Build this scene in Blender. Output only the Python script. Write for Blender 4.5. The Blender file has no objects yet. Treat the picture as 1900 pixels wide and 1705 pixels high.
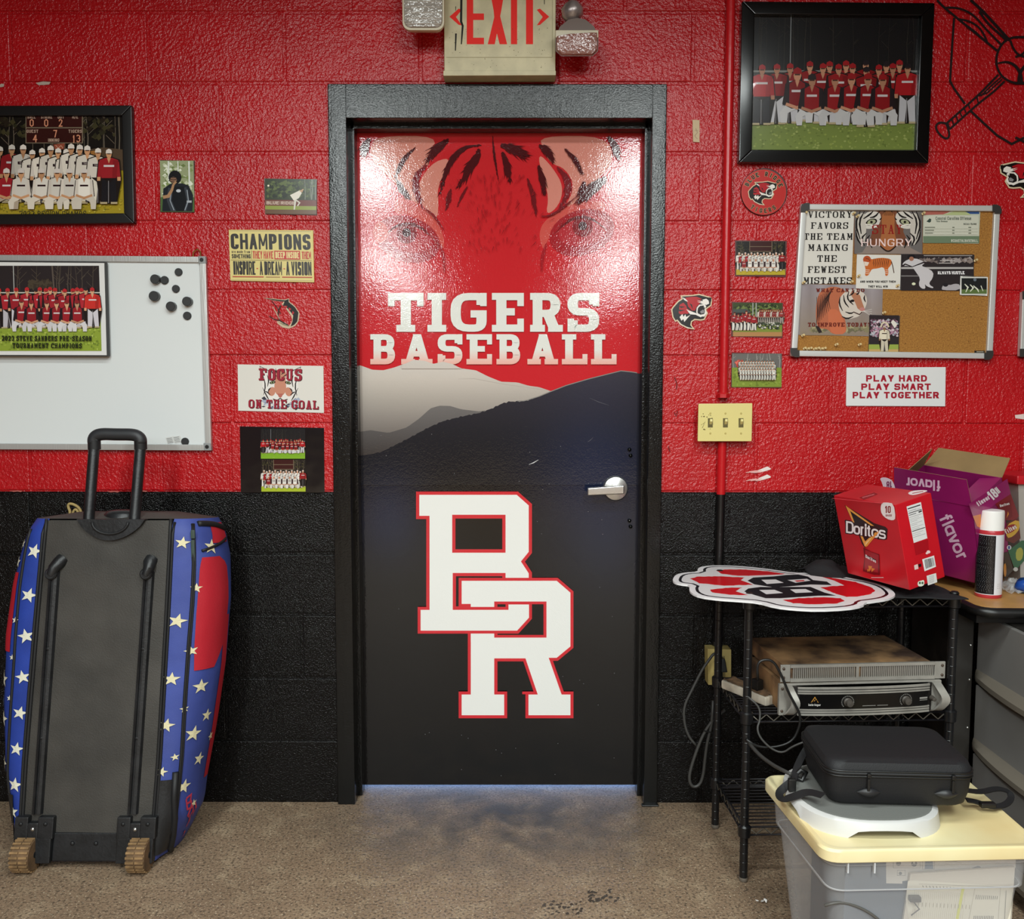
import bpy, bmesh, math, random
from mathutils import Vector, Matrix

scene = bpy.context.scene
COL = scene.collection
PI = math.pi
R = math.radians

# ------------------------------------------------------------------ camera
F_PX, CX, CD, CH, PITCH, YAW, ROLL = 1700.0, .044, 2.8432, 1.3272, .0781, -.0014, .0009
cam_d = bpy.data.cameras.new('camera')
cam = bpy.data.objects.new('camera', cam_d)
COL.objects.link(cam)
cam_d.sensor_fit = 'HORIZONTAL'
cam_d.sensor_width = 36.0
cam_d.lens = F_PX * 36.0 / 1900.0
cam.location = (CX, -CD, CH)
cam.rotation_euler = (Matrix.Rotation(-YAW, 3, 'Z') @ Matrix.Rotation(PI / 2 - PITCH, 3, 'X') @ Matrix.Rotation(ROLL, 3, 'Z')).to_euler()
scene.camera = cam

# ------------------------------------------------------------------ world, lights, exposure
world = bpy.data.worlds.new('world')
scene.world = world
world.use_nodes = True
wn = world.node_tree
wn.nodes['Background'].inputs[0].default_value = (.30, .52, 1.0, 1)
wn.nodes['Background'].inputs[1].default_value = 8.0
scene.view_settings.view_transform = 'Standard'
scene.view_settings.look = 'None'
scene.view_settings.gamma = 1.0
scene.view_settings.use_curve_mapping = False
scene.view_settings.exposure = -.2
scene.render.film_transparent = False
scene.cycles.max_bounces = 8
scene.cycles.diffuse_bounces = 4
scene.cycles.glossy_bounces = 3
scene.cycles.transmission_bounces = 4
scene.cycles.transparent_max_bounces = 12
scene.cycles.caustics_reflective = False
scene.cycles.caustics_refractive = False


def area_light(name, x, y, z, sx, sy, power, col=(.93, 1.0, .98)):
    d = bpy.data.lights.new(name, 'AREA')
    d.shape = 'RECTANGLE'
    d.size, d.size_y = sx, sy
    d.energy = power
    d.color = col
    o = bpy.data.objects.new(name, d)
    o.location = (x, y, z)
    COL.objects.link(o)
    return o


CEIL = 2.85
for lx, ly, ln, pw in ((-.94, -3.5, 1.6, 96), (.86, -3.5, 1.6, 96), (-1.40, -8.4, 4.4, 400), (1.22, -8.4, 4.4, 400)):
    area_light('fluorescent_light', lx, ly, CEIL - .09, .30, ln, pw)
area_light('fluorescent_light', .04, -1.75, CEIL - .09, 2.3, .22, 48)


# ------------------------------------------------------------------ picture -> place (used to measure positions off the wall, floor and shelves)
def _ray(px, py):
    a, b = px - 950, py - 852.5
    c, s = math.cos(ROLL), math.sin(ROLL)
    x, y = (a * c + b * s) / F_PX, (-a * s + b * c) / F_PX
    c, s = math.cos(PITCH), math.sin(PITCH)
    Y, Z = c - y * s, -y * c - s
    c, s = math.cos(YAW), math.sin(YAW)
    return (x * c + Y * s, -x * s + Y * c, Z)


def W(px, py, Y=0.0):
    r = _ray(px, py)
    t = (Y + CD) / r[1]
    return (CX + t * r[0], Y, CH + t * r[2])


def FL(px, py, Z=0.0):
    r = _ray(px, py)
    t = (Z - CH) / r[2]
    return (CX + t * r[0], -CD + t * r[1], Z)


# ------------------------------------------------------------------ materials
def hexc(h, k=1.0):
    h = h.lstrip('#')
    out = []
    for i in (0, 2, 4):
        c = int(h[i:i + 2], 16) / 255
        out.append((c / 12.92 if c <= .04045 else ((c + .055) / 1.055) ** 2.4) * k)
    return tuple(out)


_mats = {}


def mat(name, col='#808080', rough=.5, metal=0.0, bump=None, vary=None, spec=.5, coat=0.0, attr=False, col2=None, aniso=None):
    """bump=[(scale, strength, detail), ...]; vary=(scale, amount) shifts the colour value, or towards col2"""
    if name in _mats:
        return _mats[name]
    m = bpy.data.materials.new(name)
    m.use_nodes = True
    nt = m.node_tree
    N, L = nt.nodes, nt.links
    b = N['Principled BSDF']
    b.inputs['Roughness'].default_value = rough
    b.inputs['Metallic'].default_value = metal
    b.inputs['Specular IOR Level'].default_value = spec
    if coat:
        b.inputs['Coat Weight'].default_value = coat
        b.inputs['Coat Roughness'].default_value = .08
    c = hexc(col) if isinstance(col, str) else col
    b.inputs['Base Color'].default_value = (*c, 1)
    tc = N.new('ShaderNodeTexCoord')
    src = None
    if attr:
        a = N.new('ShaderNodeAttribute')
        a.attribute_name = 'Col'
        L.new(a.outputs['Color'], b.inputs['Base Color'])
        src = a.outputs['Color']
    if vary:
        n = N.new('ShaderNodeTexNoise')
        n.inputs['Scale'].default_value = vary[0]
        n.inputs['Detail'].default_value = 6
        L.new(tc.outputs['Object'], n.inputs['Vector'])
        rp = N.new('ShaderNodeMapRange')
        rp.inputs[1].default_value, rp.inputs[2].default_value = .35, .68
        L.new(n.outputs['Fac'], rp.inputs[0])
        mx = N.new('ShaderNodeMix')
        mx.data_type = 'RGBA'
        A, B = mx.inputs[6], mx.inputs[7]
        if col2:
            A.default_value = (*c, 1)
            B.default_value = (*hexc(col2), 1)
            mul = N.new('ShaderNodeMath')
            mul.operation = 'MULTIPLY'
            mul.inputs[1].default_value = vary[1]
            L.new(rp.outputs[0], mul.inputs[0])
            L.new(mul.outputs[0], mx.inputs[0])
        else:
            A.default_value = (*[x * (1 - vary[1]) for x in c], 1)
            B.default_value = (*[min(1, x * (1 + vary[1])) for x in c], 1)
            L.new(rp.outputs[0], mx.inputs[0])
        if src is None:
            L.new(mx.outputs[2], b.inputs['Base Color'])
    prev = None
    for bp in (bump or []):
        n = N.new('ShaderNodeTexNoise')
        n.inputs['Scale'].default_value = bp[0]
        n.inputs['Detail'].default_value = bp[2] if len(bp) > 2 else 2
        if len(bp) > 3:
            mp = N.new('ShaderNodeMapping')
            mp.inputs['Scale'].default_value = bp[3]
            L.new(tc.outputs['Object'], mp.inputs['Vector'])
            L.new(mp.outputs[0], n.inputs['Vector'])
        else:
            L.new(tc.outputs['Object'], n.inputs['Vector'])
        bu = N.new('ShaderNodeBump')
        bu.inputs['Strength'].default_value = 1.0
        bu.inputs['Distance'].default_value = bp[1]
        L.new(n.outputs['Fac'], bu.inputs['Height'])
        if prev:
            L.new(prev.outputs[0], bu.inputs['Normal'])
        prev = bu
    if prev:
        L.new(prev.outputs[0], b.inputs['Normal'])
    _mats[name] = m
    return m


# ------------------------------------------------------------------ object helpers
def world_loc(o):
    v = Vector((0, 0, 0))
    while o:
        v += o.location
        o = o.parent
    return v


def tag(o, label=None, cat=None, group=None, kind=None):
    if label: o['label'] = label
    if cat: o['category'] = cat
    if group: o['group'] = group
    if kind: o['kind'] = kind
    return o


def thing(name, loc, label=None, cat=None, group=None, kind=None, rot=None, parent=None):
    o = bpy.data.objects.new(name, None)
    o.empty_display_size = .05
    COL.objects.link(o)
    if parent:
        o.parent = parent
        o.location = Vector(loc) - world_loc(parent)
    else:
        o.location = loc
    if rot: o.rotation_euler = rot
    return tag(o, label, cat, group, kind)


def mesh_obj(name, verts, faces, m, parent=None, smooth=False, mi=None, cols=None, origin=None, local=False, angle=None):
    """verts in world coordinates (or the parent's own when local)"""
    me = bpy.data.meshes.new(name)
    if parent is not None:
        off = Vector((0, 0, 0)) if local else world_loc(parent)
        loc = Vector((0, 0, 0))
    else:
        if origin is None:
            xs, ys, zs = zip(*verts)
            origin = ((min(xs) + max(xs)) / 2, (min(ys) + max(ys)) / 2, min(zs))
        off = loc = Vector(origin)
    me.from_pydata([(v[0] - off[0], v[1] - off[1], v[2] - off[2]) for v in verts], [], faces)
    for mm in (m if isinstance(m, (list, tuple)) else [m]):
        me.materials.append(mm)
    if mi:
        me.polygons.foreach_set('material_index', mi)
    if cols:
        ca = me.color_attributes.new('Col', 'FLOAT_COLOR', 'CORNER')
        ca.data.foreach_set('color', cols)
    if smooth:
        me.polygons.foreach_set('use_smooth', [True] * len(me.polygons))
        if angle:
            me.set_sharp_from_angle(angle=R(angle))
    me.update()
    o = bpy.data.objects.new(name, me)
    COL.objects.link(o)
    if smooth and angle:
        wm = o.modifiers.new('weighted', 'WEIGHTED_NORMAL')
        wm.keep_sharp = True
    o.location = loc
    if parent: o.parent = parent
    return o


class MB:
    """collects solid shapes, links them as one mesh object"""
    def __init__(s):
        s.v, s.f, s.mi, s.cur = [], [], [], 0
        s.M = None

    def add(s, vs, fs):
        n = len(s.v)
        if s.M is not None:
            vs = [tuple(s.M @ Vector(v)) for v in vs]
        s.v += [tuple(v) for v in vs]
        s.f += [tuple(i + n for i in f) for f in fs]
        s.mi += [s.cur] * len(fs)
        return s

    def box(s, a, b, r=0, seg=2):
        x0, y0, z0 = [min(a[i], b[i]) for i in range(3)]
        x1, y1, z1 = [max(a[i], b[i]) for i in range(3)]
        vs = [(x0, y0, z0), (x1, y0, z0), (x1, y1, z0), (x0, y1, z0), (x0, y0, z1), (x1, y0, z1), (x1, y1, z1), (x0, y1, z1)]
        return s.hexa(vs, r, seg)

    def hexa(s, vs, r=0, seg=2):
        fs = [(0, 3, 2, 1), (4, 5, 6, 7), (0, 1, 5, 4), (1, 2, 6, 5), (2, 3, 7, 6), (3, 0, 4, 7)]
        if not r:
            return s.add(vs, fs)
        bm = bmesh.new()
        bv = [bm.verts.new(v) for v in vs]
        for f in fs: bm.faces.new([bv[i] for i in f])
        bmesh.ops.bevel(bm, geom=bm.edges[:], offset=r, segments=seg, profile=.5, affect='EDGES')
        bm.verts.index_update()
        s.add([v.co[:] for v in bm.verts], [[v.index for v in f.verts] for f in bm.faces])
        bm.free()
        return s

    def loft(s, rings, close=True, caps=True):
        n = len(rings[0])
        vs = [p for r in rings for p in r]
        fs = []
        for i in range(len(rings) - 1):
            for j in range(n if close else n - 1):
                a, b = i * n + j, i * n + (j + 1) % n
                fs.append((a, b, b + n, a + n))
        if caps and close:
            fs.append(tuple(range(n))[::-1])
            fs.append(tuple(range((len(rings) - 1) * n, len(rings) * n)))
        return s.add(vs, fs)

    def tube(s, pts, r, n=8, close=False, caps=True, flat=1.0, up=None):
        pts = [Vector(p) for p in pts]
        rings = []
        k = len(pts)
        u = None
        for i, p in enumerate(pts):
            if close:
                t = pts[(i + 1) % k] - pts[i - 1]
            else:
                t = pts[min(i + 1, k - 1)] - pts[max(i - 1, 0)]
            t = t.normalized() if t.length > 1e-9 else Vector((0, 0, 1))
            if u is None:
                u = Vector(up) if up else (Vector((0, 0, 1)) if abs(t.z) < .9 else Vector((0, 1, 0)))
            u = (u - t * u.dot(t))
            u = u.normalized() if u.length > 1e-6 else t.orthogonal().normalized()
            w = t.cross(u)
            rr = r[i] if isinstance(r, (list, tuple)) else r
            rings.append([tuple(p + (u * math.cos(2 * PI * j / n) * flat + w * math.sin(2 * PI * j / n)) * rr) for j in range(n)])
        if close:
            rings.append(rings[0])
            return s.loft(rings, caps=False)
        return s.loft(rings, caps=caps)

    def cyl(s, p0, p1, r, n=16, r2=None):
        return s.tube([p0, p1], [r, r if r2 is None else r2], n)

    def lathe(s, prof, c, axis=(0, 0, 1), n=24):
        """prof=[(radius, height)] along axis from c"""
        a = Vector(axis).normalized()
        u = a.orthogonal().normalized()
        w = a.cross(u)
        c = Vector(c)
        return s.loft([[tuple(c + a * h + (u * math.cos(2 * PI * j / n) + w * math.sin(2 * PI * j / n)) * max(r, 1e-5)) for j in range(n)] for r, h in prof])

    def prism(s, pts, f0, f1):
        """pts 2-D; f0, f1 map them to the near and the far face"""
        n = len(pts)
        vs = [f0(*p) for p in pts] + [f1(*p) for p in pts]
        fs = [tuple(range(n)), tuple(range(n, 2 * n))[::-1]] + [(i, i + n, (i + 1) % n + n, (i + 1) % n) for i in range(n)]
        return s.add(vs, fs)

    def grid(s, fn, nu, nv, flip=False):
        vs = [fn(i / nu, j / nv) for i in range(nu + 1) for j in range(nv + 1)]
        fs = []
        for i in range(nu):
            for j in range(nv):
                a = i * (nv + 1) + j
                q = (a, a + 1, a + nv + 2, a + nv + 1)
                fs.append(q[::-1] if flip else q)
        return s.add(vs, fs)

    def build(s, name, m, parent=None, smooth=False, angle=None, local=False, origin=None):
        return mesh_obj(name, s.v, s.f, m, parent, smooth, s.mi if isinstance(m, (list, tuple)) else None, None, origin, local, angle)


def fix_normals(o):
    bm = bmesh.new()
    bm.from_mesh(o.data)
    bmesh.ops.recalc_face_normals(bm, faces=bm.faces[:])
    bm.to_mesh(o.data)
    bm.free()
    return o


def smooth_path(pts, it=2, closed=False):
    for _ in range(it):
        out = []
        n = len(pts)
        for i in range(n if closed else n - 1):
            a, b = pts[i], pts[(i + 1) % n]
            q = tuple(a[k] * .75 + b[k] * .25 for k in range(len(a)))
            r = tuple(a[k] * .25 + b[k] * .75 for k in range(len(a)))
            if closed: out += [q, r]
            else:
                out += ([a] if i == 0 else [q]) + ([b] if i == n - 2 else [r])
        pts = out
    return pts


def inset(poly, d):
    """polygon moved inwards by d (outwards when negative)"""
    n = len(poly)
    ar = sum(poly[i][0] * poly[(i + 1) % n][1] - poly[(i + 1) % n][0] * poly[i][1] for i in range(n))
    sg = 1 if ar > 0 else -1
    out = []
    for i in range(n):
        p0, p1, p2 = poly[i - 1], poly[i], poly[(i + 1) % n]
        a = (p1[0] - p0[0], p1[1] - p0[1]); la = math.hypot(*a) or 1
        b = (p2[0] - p1[0], p2[1] - p1[1]); lb = math.hypot(*b) or 1
        n1 = (-a[1] / la * sg, a[0] / la * sg)
        n2 = (-b[1] / lb * sg, b[0] / lb * sg)
        k = 1 + n1[0] * n2[0] + n1[1] * n2[1]
        k = max(k, .35)
        out.append((p1[0] + (n1[0] + n2[0]) / k * d, p1[1] + (n1[1] + n2[1]) / k * d))
    return out


# ------------------------------------------------------------------ flat print: coloured outlines laid on a surface
class Ink:
    """fn(u, v, lift) -> point; u, v usually measured in the photograph's pixels on that surface"""
    STEP = 1.2e-5

    def __init__(s, fn, xf=None):
        s.fn, s.v, s.f, s.c, s.z, s.xf = fn, [], [], [], 0.0, xf

    def up(s, k=1): s.z += s.STEP * k

    def face(s, pts, col):
        n = len(s.v)
        for p in pts:
            if s.xf: p = s.xf(*p)
            s.v.append(s.fn(p[0], p[1], s.z))
        s.f.append(tuple(range(n, n + len(pts))))
        if isinstance(col, str): col = hexc(col)
        if isinstance(col[0], (tuple, list)):
            for c in col: s.c += [c[0], c[1], c[2], 1.0]
        else:
            s.c += [col[0], col[1], col[2], 1.0] * len(pts)

    def poly(s, pts, col):
        s.up()
        s.face(pts, col)

    def rect(s, x0, y0, x1, y1, col):
        s.poly([(x0, y0), (x0, y1), (x1, y1), (x1, y0)], col)

    def rects(s, lst, col):
        s.up()
        if isinstance(col, str): col = hexc(col)
        for x0, y0, x1, y1 in lst: s.face([(x0, y0), (x0, y1), (x1, y1), (x1, y0)], col)

    def ell(s, x, y, rx, ry, col, n=14, rot=0):
        c, q = math.cos(rot), math.sin(rot)
        s.poly([(x + rx * math.cos(-2 * PI * i / n) * c - ry * math.sin(-2 * PI * i / n) * q,
                 y + rx * math.cos(-2 * PI * i / n) * q + ry * math.sin(-2 * PI * i / n) * c) for i in range(n)], col)

    def strip(s, x0, x1, top, bot, nx, ny, colfn):
        """soft-shaded area between two curves"""
        s.up()
        for i in range(nx):
            a, b = x0 + (x1 - x0) * i / nx, x0 + (x1 - x0) * (i + 1) / nx
            for j in range(ny):
                q = []
                for x, t in ((a, j / ny), (a, (j + 1) / ny), (b, (j + 1) / ny), (b, j / ny)):
                    y0, y1 = top(x), bot(x)
                    q.append((x, y0 + (y1 - y0) * t))
                s.face(q, [colfn(*p) for p in q])

    def line(s, pts, w, col, closed=False, taper=None, pen=None, lift=True):
        """ribbon; taper: list of width factors; pen=(wx, wy) widths of upright and level strokes"""
        if lift: s.up()
        if isinstance(col, str): col = hexc(col)
        n = len(pts)
        if n < 2: return
        px, py = pen or (w, w)
        Lp, Rp = [], []
        for i in range(n):
            if closed: a, b, c = pts[i - 1], pts[i], pts[(i + 1) % n]
            else: a, b, c = pts[max(i - 1, 0)], pts[i], pts[min(i + 1, n - 1)]
            d1 = (b[0] - a[0], b[1] - a[1]); d2 = (c[0] - b[0], c[1] - b[1])
            l1, l2 = math.hypot(*d1), math.hypot(*d2)
            if l1 < 1e-9: d1, l1 = d2, l2
            if l2 < 1e-9: d2, l2 = d1, l1
            l1 = l1 or 1; l2 = l2 or 1
            n1 = (-d1[1] / l1, d1[0] / l1); n2 = (-d2[1] / l2, d2[0] / l2)
            k = max(1 + n1[0] * n2[0] + n1[1] * n2[1], .5)
            m = ((n1[0] + n2[0]) / k, (n1[1] + n2[1]) / k)
            t = 1.0
            if taper:
                q = i / (n - 1) * (len(taper) - 1)
                j = min(int(q), len(taper) - 2)
                t = taper[j] + (taper[j + 1] - taper[j]) * (q - j)
            ox, oy = m[0] * px / 2 * t, m[1] * py / 2 * t
            Lp.append((b[0] + ox, b[1] + oy)); Rp.append((b[0] - ox, b[1] - oy))
        for i in range(n if closed else n - 1):
            j = (i + 1) % n
            s.z += 1.5e-6
            s.face([Lp[i], Rp[i], Rp[j], Lp[j]], col)

    def fur(s, pts, w, col, n=60, seed=1, core=.6, length=1.0, spread=.5, flow=None):
        """dark stripe with hair-like edges"""
        rnd = random.Random(seed)
        pts = smooth_path(pts, 2)
        s.line(pts, w * core, col, taper=[.15, .9, 1, .8, .1])
        c = hexc(col) if isinstance(col, str) else col
        for _ in range(n):
            q = rnd.random() * (len(pts) - 1.001)
            i = int(q); a, b = pts[i], pts[i + 1]
            f = q - i
            x, y = a[0] + (b[0] - a[0]) * f, a[1] + (b[1] - a[1]) * f
            dx, dy = b[0] - a[0], b[1] - a[1]
            l = math.hypot(dx, dy) or 1
            env = math.sin(PI * min(max((q / (len(pts) - 1)) * .9 + .05, 0), 1)) ** .5
            o = (rnd.random() - .5) * w * .75 * env
            x += -dy / l * o; y += dx / l * o
            an = math.atan2(flow[1], flow[0]) if flow else math.atan2(dy, dx)
            an += (rnd.random() - .5) * spread * 2
            ll = w * length * (.4 + rnd.random() * .7) * (.5 + .5 * env)
            tw = max(w * .06, .5)
            ex, ey = x + math.cos(an) * ll, y + math.sin(an) * ll
            nx, ny = -math.sin(an) * tw, math.cos(an) * tw
            s.z += 3e-6
            s.face([(x - nx, y - ny), (ex, ey), (x + nx, y + ny)], c)

    def build(s, name, m, parent=None, origin=None):
        return mesh_obj(name, s.v, s.f, m, parent, cols=s.c, origin=origin)


# ------------------------------------------------------------------ lettering: strokes on a 4 x 6 grid ('~' = rounded)
def _g(t):
    out = []
    for st in t.split('|'):
        r = st[0] == '~'
        c = st[-1] == 'c'
        st = st.strip('~c')
        out.append((r, c, [tuple(float(q) for q in p.split(',')) for p in st.split()]))
    return out


_GL = {k: _g(v) for k, v in {
    'A': '0,0 2,6 4,0|.75,1.9 3.25,1.9', 'B': '0,0 0,6|~0,6 3.9,6 3.9,3.1 0,3.1|~0,3.1 4.1,3.1 4.1,0 0,0',
    'C': '~4,4.4 4,6 0,6 0,0 4,0 4,1.6', 'D': '0,0 0,6|~0,6 4,6 4,0 0,0', 'E': '4,6 0,6 0,0 4,0|0,3.1 3.1,3.1',
    'F': '4,6 0,6 0,0|0,3.1 3.1,3.1', 'G': '~4,4.4 4,6 0,6 0,0 4,0 4,2.7|2.3,2.7 4,2.7', 'H': '0,0 0,6|4,0 4,6|0,3.1 4,3.1',
    'I': '.5,0 .5,6', 'J': '~3.4,6 3.4,0 0,0 0,1.8', 'K': '0,0 0,6|4,6 .4,2.6|1.5,3.6 4,0', 'L': '0,6 0,0 3.8,0',
    'M': '0,0 0,6 2.4,1.6 4.8,6 4.8,0', 'N': '0,0 0,6 4,0 4,6', 'O': '~0,0 0,6 4,6 4,0c', 'P': '0,0 0,6|~0,6 4,6 4,2.7 0,2.7',
    'Q': '~0,0 0,6 4,6 4,0c|2.4,1.6 4,-.4', 'R': '0,0 0,6|~0,6 4,6 4,2.8 0,2.8|2,2.8 4,0', 'S': '~4,4.5 4,6 0,6 0,3.1 4,3.1 4,0 0,0 0,1.5',
    'T': '0,6 4,6|2,6 2,0', 'U': '~0,6 0,0 4,0 4,6', 'V': '0,6 2,0 4,6', 'W': '0,6 1.3,0 2.7,5 4.1,0 5.4,6', 'X': '0,0 4,6|0,6 4,0',
    'Y': '0,6 2,3 4,6|2,3 2,0', 'Z': '0,6 4,6 0,0 4,0', '0': '~0,0 0,6 3.6,6 3.6,0c', '1': '.2,4.8 1.6,6 1.6,0',
    '2': '~0,4.4 0,6 3.8,6 3.8,3.6 0,0|0,0 3.9,0', '3': '~0,5 0,6 3.8,6 3.8,3.1 1.6,3.1|~1.6,3.1 3.9,3.1 3.9,0 0,0 0,1.2',
    '4': '3,0 3,6 0,2 4,2', '5': '3.8,6 .3,6 .2,3.5|~.2,3.5 3.9,4 3.9,0 0,0 0,1', '6': '~3.6,5 3.4,6 0,6 0,0 3.8,0 3.8,3.3 .2,3.3',
    '7': '0,6 3.8,6 1.4,0', '8': '~.2,3.1 .2,6 3.6,6 3.6,3.1c|~0,0 0,3.1 3.8,3.1 3.8,0c', '9': '~.2,1 .4,0 3.8,0 3.8,6 0,6 0,2.7 3.6,2.7',
    '-': '.4,2.8 2.6,2.8', '.': '.5,0 .5,.6', '/': '0,-.3 3,6.3', '#': '1,0 1.6,6|2.6,0 3.2,6|0,2 4,2|.2,4 4.2,4', '?': '~0,4.4 0,6 3.8,6 3.8,3.4 1.9,3.4 1.9,1.8|1.9,.5 1.9,0',
    "'": '.4,5 .4,6.2', '"': '.2,5 .2,6.2|1.2,5 1.2,6.2', '!': '.4,2 .4,6|.4,0 .4,.6', '>': '0,1.5 2,3 0,4.5',
    'a': '~3,3.9 0,4.3 0,0 3,.3|3,4 3,0', 'b': '0,0 0,6|~0,.3 3.2,-.3 3.2,4.3 0,3.7', 'c': '~3,3.2 3,4 0,4 0,0 3,0 3,.8', 'e': '~0,2 3,2 3,4.2 0,4.2 0,0 3,0 3,.6',
    'f': '~.9,0 .9,6.2 2.6,6|0,3.9 2.3,3.9', 'g': '~3,3.9 0,4.3 0,0 3,.3|~3,4 3,-1.9 .2,-1.8', 'h': '0,0 0,6|~0,3.2 .5,4.2 3,4.2 3,0', 'i': '.4,0 .4,4|.4,5.2 .4,5.9',
    'l': '.4,0 .4,6', 'd': '3,0 3,6|~3,3.7 0,4.3 0,0 3,.3', 'm': '0,0 0,4|~0,3.2 .4,4.2 2,4.2 2,0|~2,3.2 2.4,4.2 4,4.2 4,0', 'n': '0,0 0,4|~0,3.2 .5,4.2 3,4.2 3,0', 'o': '~0,0 0,4 3.2,4 3.2,0c', 'r': '0,0 0,4|~0,3 .6,4.1 2.2,4', 's': '~2.8,3.3 2.6,4 0,4 0,2.1 2.9,2.1 2.9,0 0,0 0,.7',
    't': '~.9,5.4 .9,0 2.4,.1|0,3.9 2.2,3.9', 'v': '0,4 1.5,0 3,4'}.items()}


def _gw(ch):
    if ch == ' ': return 2.2
    g = _GL.get(ch)
    if not g: return 2
    return max(p[0] for _, _, q in g for p in q)


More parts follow.
